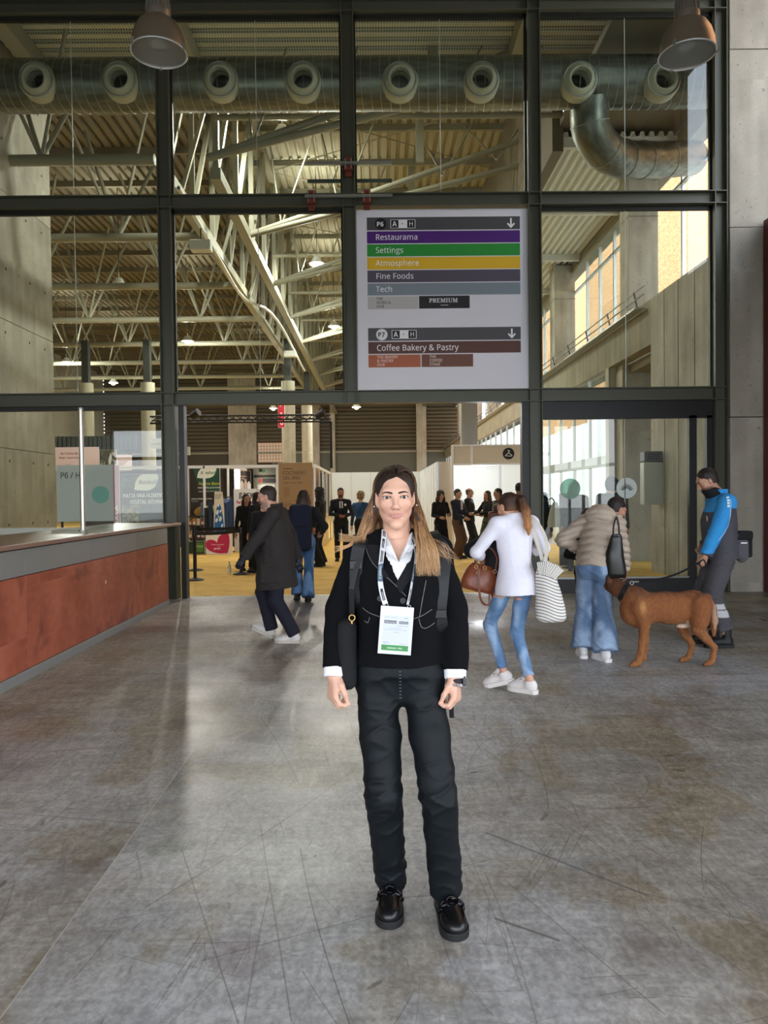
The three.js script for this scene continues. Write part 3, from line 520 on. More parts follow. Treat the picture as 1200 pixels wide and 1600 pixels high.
// ---------- direction board ----------
{
  const t = canvasTex(1024, 1076, (g, W, H) => {
    const S = W / 266; g.fillStyle = '#e9e8ee'; g.fillRect(0, 0, W, H); const sc = (x, y, w, h, c) => { g.fillStyle = c; g.fillRect(x * S, y * S, w * S, h * S); };
    const tx = (s, x, y, px, c, f = 'sans-serif', b = '') => { g.fillStyle = c; g.font = `${b} ${px * S}px ${f}`; g.textBaseline = 'alphabetic'; g.fillText(s, x * S, y * S); };
    const arrow = (x, y) => { g.strokeStyle = '#fff'; g.lineWidth = 2.7 * S; g.lineCap = 'butt'; g.beginPath(); g.moveTo(x * S, (y - 7) * S); g.lineTo(x * S, (y + 6) * S); g.moveTo((x - 5.5) * S, (y + 1) * S); g.lineTo(x * S, (y + 6.8) * S); g.lineTo((x + 5.5) * S, (y + 1) * S); g.stroke(); };
    const head = (y, code, bg, fg) => {
      sc(16, y, 240, 20, '#515155'); g.fillStyle = bg; g.beginPath(); g.arc(37.5 * S, (y + 10.2) * S, 9 * S, 0, 7); g.fill(); tx(code, 31, y + 13.8, 10, fg, 'sans-serif', 'bold');
      sc(53, y + 3.4, 39, 13.6, '#fff'); sc(54, y + 4.2, 11.5, 12, '#141416'); sc(79.4, y + 4.2, 11.6, 12, '#141416'); tx('A', 56, y + 13.9, 10.5, '#fff', 'sans-serif', 'bold'); tx('H', 81.6, y + 13.9, 10.5, '#fff'); tx('+', 69.6, y + 12.6, 7.5, '#9aa0a6'); arrow(242, y + 9.6);
    };
    head(11, 'P6', '#1c1c1f', '#fff');
    [['Restaurama', '#54267f'], ['Settings', '#2f9a3d'], ['Atmosphere', '#efc22d'], ['Fine Foods', '#5b5663'], ['Tech', '#87949c']].forEach(([s, c], i) => { const y = 32.6 + i * 20.2; sc(16, y, 240, 18.8, c); tx(s, 29, y + 13.4, 12.4, '#fff', 'sans-serif', '500'); });
    sc(16, 133.6, 79.5, 20, '#c6c4c2'); ['THE', 'HORECA', 'HUB'].forEach((s, i) => tx(s, 29.5, 139.6 + i * 6, 6, '#222', 'sans-serif', '500'));
    sc(96.6, 133.6, 79.4, 19.6, '#26262a'); tx('PREMIUM', 112, 144, 9, '#f2f2f2', 'serif', 'bold'); sc(130.5, 147.6, 12, 1, '#ddd');
    head(183, 'P7', '#eeeeF0', '#2b2b2e');
    sc(16, 204.6, 240, 18.6, '#5d3a2f'); tx('Coffee Bakery & Pastry', 29, 218.4, 12.6, '#fff', 'sans-serif', '500');
    sc(16, 224.8, 82, 19.6, '#b2603f'); ['THE BAKERY', '& PASTRY', 'HUB'].forEach((s, i) => tx(s, 29.5, 230.6 + i * 6, 6, '#f6e6dd', 'sans-serif', '500'));
    sc(99.6, 224.8, 81, 19.6, '#744937'); ['THE', 'COFFEE', 'STAGE'].forEach((s, i) => tx(s, 112, 230.6 + i * 6, 6, '#f6e6dd', 'sans-serif', '500'));
  });
  const o = thing('direction_board', 'large white direction board with coloured hall bars filling one bay', 'sign', [0, 0, -11.66]);
  part('panel', bx(-0.29, 2.41, 3.24, 6.06, -0.05, -0.012), M.white, o);
  const fc = new THREE.PlaneGeometry(2.66, 2.8).translate(1.055, 4.65, -0.008); part('print', fc, std(0xffffff, 0.45, { map: t }), o);
  part('edge', merge([bx(-0.275, 2.385, 6.05, 6.06, -0.02, 0.0), bx(-0.275, 2.385, 3.24, 3.25, -0.02, 0), bx(-0.285, -0.275, 3.24, 6.06, -0.02, 0), bx(2.385, 2.395, 3.24, 6.06, -0.02, 0)]), M.alu, o);
}
// ---------- information desk ----------
{
  const rt = dataTex(512, (u, v, i, j) => { const k = (fbm(u, v * 0.5, 51, 4, 6) - 0.48) * 62 + (tile2(u * 0.5, v, 40, 8) - 0.5) * 16 + (hsh(i, j, 2) - 0.5) * 8, w = sstep(0.6, 0.75, fbm(u, v, 61, 6, 4)); return [166 + k - w * 28, 88 + k * 0.85 - w * 18, 64 + k * 0.75 - w * 10]; });
  const o = thing('reception_desk', 'long reception desk with rust red front and grey upper band', 'desk', [-3.1, 0, -10.92]);
  const red = std(0xffffff, 0.5, { map: rt }), grey = std(0x90928f, 0.45, { metalness: 0.15 });
  const seams = [0, 1.42, 2.9, 4.4, 5.9, 7.4, 8.9, 10.4];
  for (let i = 0; i + 1 < seams.length; i++) { const a = seams[i] + 0.003, b = seams[i + 1] - 0.003; part('front_panel', metric(bx(-0.04, 0, 0.095, 0.915, a, b, 0.003), 1.7, i * 0.37), red, o); part('upper_panel', bx(-0.045, -0.012, 0.92, 1.15, a, b, 0.003), grey, o); }
  part('kick_plate', bx(-0.03, 0.012, 0, 0.09, 0, 10.4, 0.004), grey, o);
  part('core', bx(-0.85, -0.05, 0, 1.15, 0.02, 10.4), std(0x6c6c68, 0.6), o);
  part('end_panel', bx(-0.86, -0.01, 0, 1.15, -0.015, 0.02), grey, o);
  part('counter_top', bx(-0.95, 0.06, 1.165, 1.21, -0.55, 10.4, 0.01), std(0x8b6a5c, 0.3), o);
  part('screw_plate', bx(0.0, 0.004, 0.62, 0.66, 2.5, 2.52), std(0xd9d2b8, 0.5), o);
  const p = thing('steel_pole', 'slim brushed steel pole standing on the reception desk', 'pole', [-3.45, 1.21, -8.68]);
  part('tube', bar(V(0, 0.02, 0), V(0, 1.42, 0), 0.028, 18), std(0xc3beb4, 0.28, { metalness: 0.85 }), p);
  part('foot', new THREE.CylinderGeometry(0.05, 0.05, 0.02, 20).translate(0, 0.01, 0), M.galv, p); part('cap', new THREE.CylinderGeometry(0.03, 0.03, 0.02, 18).translate(0, 1.43, 0), M.galv, p);
  const ls = thing('sensor_bar', 'short white bar fixed to the beam above the desk', 'sensor', [-6.2, 3.12, -11.56]); part('housing', bx(-0.3, 0.3, -0.025, 0.025, -0.03, 0.03, 0.01), M.white, ls); part('end_cap', bx(0.3, 0.31, -0.02, 0.02, -0.025, 0.025), M.alu, ls);
}
// ---------- boxes on the near right wall of the hall ----------
{
  const o = thing('wall_cabinet', 'tall white metal cabinet on the concrete wall behind the glass', 'cabinet', [5.3, 1.35, -14.3]);
  part('body', bx(-0.16, 0.2, 0, 0.82, -0.12, 0.12, 0.01), std(0xb9b8ac, 0.5), o); part('door', bx(-0.165, -0.16, 0.03, 0.79, -0.1, 0.1), std(0xc4c3b8, 0.5), o);
  const q = thing('wall_speaker', 'grey box above the white cabinet on the concrete wall', 'box', [5.32, 2.18, -14.3]); part('body', bx(-0.18, 0.18, 0, 0.2, -0.13, 0.13, 0.02), std(0x5b5f62, 0.5), q); part('front', bx(-0.12, 0.12, 0.03, 0.17, 0.13, 0.135), std(0x45484a, 0.6), q);
}

// ---------- exhibition stands ----------
const P = (u, v, z) => { const p = at(u, v, z); return [p.x, p.y]; };
function print(name, label, category, u0, v0, u1, v1, z, w, h, draw, o = {}) { // a flat printed board where it stands in the hall
  const [x0, y1] = P(u0, v0, z), [x1, y0] = P(u1, v1, z), t = thing(name, label, category, [(x0 + x1) / 2, Math.max(0.004, y0), z]);
  const H = y1 - Math.max(0.004, y0), W = x1 - x0, th = o.th ?? 0.04;
  part('board', bx(-W / 2, W / 2, 0, H, -th, 0), std(o.edge ?? 0xe4e2dc, 0.6), t);
  part('print', new THREE.PlaneGeometry(W - 0.01, H - 0.01).translate(0, H / 2, 0.003), std(0xffffff, 0.55, { map: canvasTex(w, h, draw), ...(o.mat ?? {}) }), t);
  if (o.hang) for (const q of [-0.35, 0.35]) part('wire', bar(V(q * W, H, -th / 2), V(q * W, 12.25 - t.position.y, -th / 2), 0.008, 5), M.steelDark, t);
  return t;
}
const fillBg = (g, w, h, c) => { g.fillStyle = c; g.fillRect(0, 0, w, h); };
const txt = (g, s, x, y, px, c, f = 'sans-serif', b = '') => { g.fillStyle = c; g.font = `${b} ${px}px ${f}`; g.textBaseline = 'alphabetic'; g.fillText(s, x, y); };
const leafLogo = (g, x, y, w, h) => { g.fillStyle = '#e8ead8'; g.beginPath(); g.moveTo(x - w / 2, y + h * 0.45); g.quadraticCurveTo(x - w * 0.45, y - h * 0.5, x, y - h * 0.5); g.quadraticCurveTo(x + w * 0.55, y - h * 0.6, x + w / 2, y - h * 0.2); g.quadraticCurveTo(x + w * 0.4, y + h * 0.55, x - w * 0.1, y + h * 0.5); g.quadraticCurveTo(x - w * 0.3, y + h * 0.5, x - w / 2, y + h * 0.45); g.fill(); txt(g, 'Bonduelle', x - w * 0.33, y + h * 0.12, h * 0.34, '#3a4a22', 'serif', 'italic bold'); };
{
  const post = (x, z, h, p) => part('post', bx(x - 0.03, x + 0.03, 0, h, z - 0.03, z + 0.03, 0.008), M.white, p);
  const zf = -21, s1 = thing('exhibition_stand', 'white framed stand with green poster left of the walking man', 'stand', [0, 0.004, 0]);
  const xs = [294, 320, 346, 360, 434].map(u => at(u, 800, zf).x);
  for (const i of [0, 1, 4]) post(xs[i], zf, 2.5, s1); post(xs[2], zf - 1, 2.5, s1); post(xs[3], zf - 1.4, 2.5, s1);
  part('top_rail', bx(-9.5, xs[4], 2.42, 2.5, zf - 0.03, zf + 0.03), M.white, s1);
  part('side_rail', bx(xs[3] - 0.03, xs[3] + 0.03, 2.42, 2.5, zf - 2.6, zf), M.white, s1);
  part('back_wall', bx(-9.5, xs[4], 0, 2.5, zf - 3.0, zf - 2.9), std(0x2a2522, 0.8), s1);
  part('orange_wall', bx(xs[3] - 0.3, xs[3] + 0.1, 0, 2.45, zf - 2.85, zf - 2.8), std(0xc27a3c, 0.7), s1);
  part('side_panel', bx(xs[2] + 0.1, xs[3] - 0.05, 0.9, 2.42, zf - 1.5, zf - 1.46), std(0x9fb4cc, 0.6), s1);
  const sp = new THREE.SpotLight(0xffe8c8, 14, 0, 1.1, 0.6, 2); sp.position.set(-4.2, 2.4, zf - 1.2); sp.target.position.set(-4.6, 0.8, zf - 2.8); sp.castShadow = true; s1.add(sp, sp.target);
  const lamp = part('stand_lamp', new THREE.CylinderGeometry(0.05, 0.07, 0.12, 14).translate(-4.2, 2.36, zf - 1.2), M.lampGlow, s1); lamp.material = M.lampGlow.clone(); lamp.material.emissiveIntensity = 6;
  print('green_poster', 'green and black food poster on the stand left of the opening', 'poster', 296, 731, 345, 829, zf - 0.5, 256, 512, (g, w, h) => {
    fillBg(g, w, h, '#231a12'); g.fillStyle = '#0f4630'; g.beginPath(); g.moveTo(30, 0); g.lineTo(w, 0); g.lineTo(w, 190); g.quadraticCurveTo(60, 210, 30, 0); g.fill(); leafLogo(g, 145, 40, 165, 92);
    txt(g, 'Nueva Base', 70, 140, 32, '#d8c23a', 'serif', 'italic bold'); txt(g, 'PARA TORTILLA DE PATATA', 66, 168, 16, '#f0f0e8', 'sans-serif', 'bold'); txt(g, 'Jugosa y lista para servir', 72, 196, 15, '#e0e0d8', 'serif', 'italic');
    txt(g, 'NUEVO PRODUCTO PARA', 10, 258, 15, '#eee', 'sans-serif', 'bold'); txt(g, 'hosteleria', 10, 276, 13, '#ddd');
    g.fillStyle = '#b88a34'; g.beginPath(); g.ellipse(110, 350, 80, 42, -0.2, 0, 7); g.fill(); g.fillStyle = '#7f9a3a'; g.beginPath(); g.ellipse(165, 338, 70, 34, -0.25, 0, 7); g.fill(); g.fillStyle = '#dfe0b8'; for (let k = 0; k < 4; k++) { g.beginPath(); g.moveTo(110 + k * 30, 370); g.lineTo(140 + k * 28, 310); g.lineTo(150 + k * 28, 312); g.lineTo(124 + k * 30, 372); g.fill(); }
    g.fillStyle = '#7b5a26'; g.fillRect(0, 400, 60, 60); g.fillStyle = '#17100b'; g.fillRect(60, 395, 196, 120);
  });
  // product shelf with cartons below the poster
  const sh = thing('product_shelf', 'dark display shelf with cartons under the green poster', 'shelf', [at(308, 800, zf).x, 0.004, zf + 0.1]);
  part('side', bx(-0.3, -0.27, 0, 1.3, -0.4, 0), M.black, sh); part('side', bx(0.22, 0.25, 0, 1.3, -0.4, 0), M.black, sh); for (const y of [0.02, 0.42, 0.78, 1.05]) part('shelf', bx(-0.27, 0.22, y, y + 0.025, -0.4, 0), M.black, sh);
  const cc = [0xb98a52, 0xd8c8a8, 0x9d4a34, 0xcbb088, 0xa56a48]; let ci = 0;
  for (const y of [0.445, 0.805]) for (let k = 0; k < 4; k++) { const c = thing('carton', `small food carton, ${['first', 'second', 'third', 'fourth'][k]} from the left on the ${y < 0.6 ? 'lower' : 'upper'} shelf under the green poster`, 'box', [sh.position.x - 0.2 + k * 0.118, y + 0.004, zf + 0.02], 0, 'cartons on the display shelf'); part('body', bx(-0.05, 0.05, 0, rr(0.13, 0.2), -0.1, 0, 0.004), std(cc[ci++ % 5], 0.6), c); part('label', bx(-0.035, 0.035, 0.03, 0.1, 0, 0.003), std(0xe6ddca, 0.6), c); }
  print('green_base_panel', 'low dark green printed panel at the foot of the shelf', 'panel', 293, 846, 320, 865, zf + 0.35, 128, 90, (g, w, h) => { fillBg(g, w, h, '#12331c'); g.fillStyle = '#4d7a2c'; g.fillRect(60, 10, 60, 70); txt(g, 'Fresh', 64, 44, 20, '#cfe09a', 'serif', 'italic'); });
  print('heart_panel', 'white panel with a big pink heart behind the barrier', 'panel', 321, 834, 360, 866, zf + 0.3, 320, 270, (g, w, h) => {
    fillBg(g, w, h, '#efe9e4'); g.fillStyle = '#c21f55'; g.beginPath(); g.moveTo(190, 262); g.bezierCurveTo(-70, 240, -30, 60, 80, 78); g.bezierCurveTo(120, 84, 135, 100, 150, 118); g.bezierCurveTo(160, 20, 230, -20, 300, 0); g.bezierCurveTo(330, 90, 310, 190, 285, 258); g.closePath(); g.fill();
    txt(g, 'PORQUE NOS GUSTA', 75, 150, 17, '#f6dbe4', 'sans-serif', 'bold'); txt(g, 'TANTO', 150, 172, 14, '#f6dbe4', 'sans-serif', 'bold'); txt(g, 'garys', 105, 206, 34, '#fff', 'sans-serif', 'bold');
  }, { th: 0.35 });
  const sd = thing('standee', 'tall white cardboard standee with blue illustration', 'standee', [at(342, 800, zf).x, 0.004, zf + 0.0]);
  { const t = canvasTex(128, 512, (g, w, h) => { fillBg(g, w, h, '#d9cfba'); g.fillStyle = '#1d5f9c'; g.beginPath(); g.moveTo(10, 330); g.quadraticCurveTo(20, 200, 45, 130); g.quadraticCurveTo(64, 60, 90, 130); g.quadraticCurveTo(118, 220, 122, 360); g.quadraticCurveTo(60, 360, 10, 330); g.fill(); g.fillStyle = '#d9e2e4'; for (const [x, y, r] of [[62, 110, 10], [50, 170, 14], [84, 160, 9], [40, 235, 12], [80, 225, 14], [98, 280, 10], [60, 205, 6]]) { g.beginPath(); g.ellipse(x, y, r, r * 1.6, 0.4, 0, 7); g.fill(); } txt(g, 'bar', 20, 335, 16, '#e8eef0'); g.fillStyle = '#6b655a'; for (let k = 0; k < 4; k++) g.fillRect(24, 20 + k * 11, 80 - k * 8, 4); g.fillRect(60, 420, 3, 80); });
    const s = new THREE.Shape([[-0.17, 0], [0.17, 0], [0.15, 1.3], [0.11, 1.75], [-0.11, 1.75], [-0.13, 1.3]].map(q => new THREE.Vector2(...q)));
    part('board', new THREE.ExtrudeGeometry(s, { depth: 0.02, bevelEnabled: false }), std(0xd9cfba, 0.7), sd); const g = new THREE.ShapeGeometry(s), uv = g.attributes.uv, p = g.attributes.position; for (let i = 0; i < uv.count; i++) uv.setXY(i, (p.getX(i) + 0.17) / 0.34, p.getY(i) / 1.75); part('print', g.translate(0, 0, 0.023), std(0xffffff, 0.6, { map: t }), sd); }
  // clothes rail with jackets
  const rk = thing('clothes_rail', 'black clothes rail behind the blue standee', 'rack', [at(333, 800, zf).x, 0.004, zf - 0.75]);
  for (const x of [-0.45, 0.45]) part('upright', bar(V(x, 0.02, 0), V(x, 1.62, 0), 0.015), M.black, rk); part('rail', bar(V(-0.45, 1.6, 0), V(0.45, 1.6, 0), 0.015), M.black, rk); for (const x of [-0.45, 0.45]) part('foot', bar(V(x, 0.015, -0.25), V(x, 0.015, 0.25), 0.015), M.black, rk);
  [[-0.3, 0x6f7684, 'grey'], [-0.08, 0x3b4658, 'slate'], [0.16, 0x8e9db6, 'pale blue'], [0.36, 0x33486c, 'navy']].forEach(([x, c, w]) => {
    const j = thing('jacket', `${w} jacket hanging on the clothes rail behind the standee`, 'jacket', [rk.position.x + x, 0.5, rk.position.z + 0.02], 1.15);
    const s = new THREE.Shape(); s.moveTo(-0.2, 0.15); s.lineTo(0.2, 0.15); s.lineTo(0.2, 0.75); s.lineTo(0.25, 0.25); s.lineTo(0.34, 0.27); s.lineTo(0.27, 0.92); s.lineTo(0.08, 1.02); s.lineTo(-0.08, 1.02); s.lineTo(-0.27, 0.92); s.lineTo(-0.34, 0.27); s.lineTo(-0.25, 0.25); s.lineTo(-0.2, 0.75);
    part('cloth', new THREE.ExtrudeGeometry(s, { depth: 0.06, bevelEnabled: true, bevelSize: 0.03, bevelThickness: 0.03, bevelSegments: 3 }).translate(0, 0, -0.03), std(c, 0.9), j); part('hanger', tube([V(0, 1.02, 0), V(0, 1.09, 0), V(0.02, 1.105, 0), V(0.03, 1.085, 0)], 0.005, 5, 10), M.galv, j);
  });
  // white counter with black lettering and what stands on it
  print('white_counter', 'white counter with bold black lettering behind the walking man', 'counter', 365, 764, 402, 868, zf - 0.7, 256, 640, (g, w, h) => { fillBg(g, w, h, '#e6e3e2'); txt(g, 'garys', 56, 82, 78, '#141414', 'sans-serif', 'bold'); g.fillStyle = '#cf3d68'; for (let k = 0; k < 9; k++) g.fillRect(30 + k * 24, 120 + (k % 2) * 8, 17, 26); }, { th: 0.5 });
  for (const [u, h, c, w] of [[378, 0.26, 0xe8e2d8, 'white'], [384, 0.3, 0xd8b8a8, 'pink'], [389, 0.24, 0xf0eee8, 'squat white']]) { const [x, y] = P(u, 764, zf - 0.9); const b = thing('carafe', `${w} bottle on the lettered white counter`, 'bottle', [x, y, zf - 0.9]); part('body', new THREE.LatheGeometry([[0, 0], [0.055, 0], [0.06, 0.03], [0.055, h * 0.6], [0.025, h * 0.75], [0.02, h], [0, h]].map(q => new THREE.Vector2(...q)), 16), std(c, 0.4), b); part('cap', new THREE.CylinderGeometry(0.022, 0.022, 0.03, 12).translate(0, h, 0), M.black, b); }
  print('dark_menu', 'dark menu board with pink lettering above the lettered counter', 'board', 367, 736, 392, 760, zf - 2.6, 128, 128, (g, w, h) => { fillBg(g, w, h, '#17120f'); txt(g, 'UPGRADE Y', 22, 50, 15, '#c9a0a2', 'sans-serif', 'bold'); txt(g, 'COMPARTE', 22, 70, 15, '#c9a0a2', 'sans-serif', 'bold'); });
  print('white_menu', 'pale wall display with dark shelves right of the dark menu board', 'board', 396, 730, 432, 790, zf - 2.7, 128, 200, (g, w, h) => { fillBg(g, w, h, '#8f948d'); g.fillStyle = '#15171a'; g.fillRect(0, 40, 128, 14); g.fillRect(30, 8, 20, 16); g.fillStyle = '#2d8a58'; g.beginPath(); g.arc(58, 20, 9, 0, 7); g.fill(); g.fillStyle = '#2a3038'; g.fillRect(50, 58, 78, 24); g.fillStyle = '#b8464a'; g.fillRect(28, 60, 20, 20); g.fillStyle = '#c9d4dc'; g.fillRect(20, 90, 100, 60); });
  // kraft panel
  print('kraft_panel', 'brown kraft panel headed COCINERO DEL AÑO', 'panel', 435, 723, 490, 862, zf + 0.02, 330, 834, (g, w, h) => {
    fillBg(g, w, h, '#9a7b52'); g.fillStyle = '#3a2f22'; g.fillRect(45, 52, 88, 7); txt(g, 'COCINERO', 40, 112, 47, '#2b241b'); txt(g, 'DEL AÑO', 40, 158, 43, '#2b241b'); txt(g, 'Gran Final 2026', 42, 196, 27, '#3a3024');
    g.strokeStyle = '#7d4a34'; g.lineWidth = 2; for (let k = 0; k < 10; k++) { g.beginPath(); g.moveTo(48 + k * 6, 220 + (k % 3) * 5); g.lineTo(52 + k * 5, 320 - (k % 2) * 10); g.stroke(); } g.strokeStyle = '#7a5f3d'; g.lineWidth = 5; g.beginPath(); g.moveTo(0, 380); g.quadraticCurveTo(180, 350, 330, 300); g.stroke(); g.strokeStyle = '#241d15'; g.lineWidth = 5; g.strokeRect(55, 388, 150, 20);
  });
  // receding side of that stand
  const s2 = thing('exhibition_stand', 'side row of white framed stands running back from the kraft panel', 'stand', [0, 0.004, 0]);
  const xe = at(490, 800, zf).x; for (const z of [-21, -22.6, -24.2, -26, -27.8]) post(xe + 0.04, z, 2.5, s2); part('top_rail', bx(xe, xe + 0.07, 2.42, 2.5, -28, -21), M.white, s2);
  part('photo_wall', bx(xe - 0.02, xe + 0.03, 0, 2.4, -22.6, -21.05), std(0xffffff, 0.7, { map: dataTex(64, (u, v) => { const k = tile2(u, v, 9, 3), q = tile2(u, v, 14, 6); return k > 0.6 ? [196, 140, 74] : q > 0.5 ? [110, 62, 44] : [60, 44, 36]; }) }), s2);
  part('dark_wall', bx(xe - 0.9, xe - 0.8, 0, 2.4, -28, -22.6), std(0x151416, 0.7), s2); part('cream_counter', bx(xe - 0.4, xe + 0.1, 0, 1.0, -25.8, -22.8), std(0xd8c79e, 0.7), s2); part('dark_screen', bx(xe - 0.03, xe + 0.02, 1.3, 2.35, -25.9, -24.3), M.blackGloss, s2);
  // white back walls
  const s3 = thing('white_partition', 'long white panel wall closing the aisle behind the main woman', 'partition', [0, 0.004, -28.5]);
  for (let k = 0; k < 5; k++) { part('panel', bx(-1.75 + k * 0.75, -1.02 + k * 0.75, 0, 2.5, -0.03, 0), std(0xd9e0e0, 0.5), s3); part('post', bx(-1.02 + k * 0.75, -0.98 + k * 0.75, 0, 2.5, -0.04, 0.015), M.alu, s3); }
  const s4 = thing('panel_partition', 'receding pale grey panel wall left of the cloakroom', 'partition', [1.66, 0.004, 0]);
  for (let k = 0; k < 9; k++) { const z = -20.4 - k * 1; part('panel', bx(-0.02, 0.02, 0, 2.5, z - 0.97, z - 0.03), std(0xd9e0e0, 0.5), s4); part('post', bx(-0.035, 0.035, 0, 2.5, z - 0.03, z + 0.03), M.alu, s4); }
  part('end_panel', bx(0.05, 0.4, 0, 2.5, -20.42, -20.38), std(0xd2c6b2, 0.6), s4);
  // cloakroom
  const zc = -20.3, s5 = thing('cloakroom_booth', 'cream cloakroom booth with a round black hanger icon on its header', 'booth', [0, 0.004, 0]);
  const hx0 = at(708, 710, zc).x, hx1 = 4.25, hy0 = at(760, 724, zc).y, hy1 = at(760, 697, zc).y;
  part('header', bx(hx0, hx1, hy0, hy1, zc - 0.05, zc), std(0xd0c3ac, 0.6), s5); part('header_rail', bx(hx0, hx1, hy0 - 0.05, hy0, zc - 0.06, zc + 0.01), M.white, s5); part('header_rail', bx(hx0, hx1, hy1, hy1 + 0.04, zc - 0.06, zc + 0.01), M.white, s5);
  post(hx0 - 0.02, zc, hy1 + 0.04, s5); part('header_post', bx(at(737, 710, zc).x - 0.03, at(737, 710, zc).x + 0.03, hy0, hy1, zc, zc + 0.02), M.white, s5);
  for (let k = 0; k < 3; k++) part('back_panel', bx(hx0 + k * 0.85, hx0 + k * 0.85 + 0.82, 0, 2.5, zc - 2.53, zc - 2.5), std(0xdde4e4, 0.5), s5);
  for (let k = 1; k < 3; k++) part('back_post', bx(hx0 + k * 0.85 - 0.04, hx0 + k * 0.85 + 0.01, 0, 2.5, zc - 2.5, zc - 2.46), M.alu, s5);
  const [ix, iy] = P(794.5, 709, zc); const ic = part('icon_disc', new THREE.CircleGeometry(0.16, 36).translate(ix, iy, zc + 0.004), M.black, s5);
  part('hanger_mark', merge([tube([V(-0.095, -0.06, 0), V(0, 0.01, 0), V(0.095, -0.06, 0), V(-0.095, -0.06, 0)].map(p => p.add(V(ix, iy, zc + 0.006))), 0.009, 5, 40), tube([V(0, 0.01, 0), V(0.0, 0.035, 0), V(0.028, 0.06, 0), V(0.01, 0.09, 0), V(-0.025, 0.08, 0)].map(p => p.add(V(ix, iy, zc + 0.006))), 0.009, 5, 20)]), M.white, ic);
  const cs = part('ceiling_spot', new THREE.CylinderGeometry(0.06, 0.08, 0.06, 16).translate(at(757, 727, zc).x, hy0 - 0.06, zc - 0.3), M.lampGlow.clone(), s5); cs.material.emissiveIntensity = 5;
  const cp = new THREE.PointLight(0xf4f6ff, 9, 0, 2); cp.position.set(at(757, 727, zc).x, hy0 - 0.14, zc - 0.3); cp.castShadow = true; s5.add(cp);
  // red hanging sign and small signs
  print('red_banner', 'narrow red hanging banner with white letters beside the round column', 'banner', 434, 625, 445, 668, -28, 64, 256, (g, w, h) => { fillBg(g, w, h, '#b3142a'); g.save(); [['P', 60], ['T', 150], ['O', 232]].forEach(([s, y]) => txt(g, s, 18, y, 46, '#f4e6e6', 'sans-serif', 'bold')); g.restore(); }, { hang: true });
  print('white_hanging_sign', 'small white hanging sign left of the opening edge', 'sign', 233, 685, 254, 701, -24, 128, 96, (g, w, h) => { fillBg(g, w, h, '#d8dcd2'); txt(g, 'Bon Bene', 16, 62, 26, '#566', 'serif', 'italic'); });
  print('white_hanging_sign', 'small blank white hanging sign at the opening edge', 'sign', 289, 698, 297, 711, -24, 32, 48, (g, w, h) => fillBg(g, w, h, '#d8dcd2'));
}
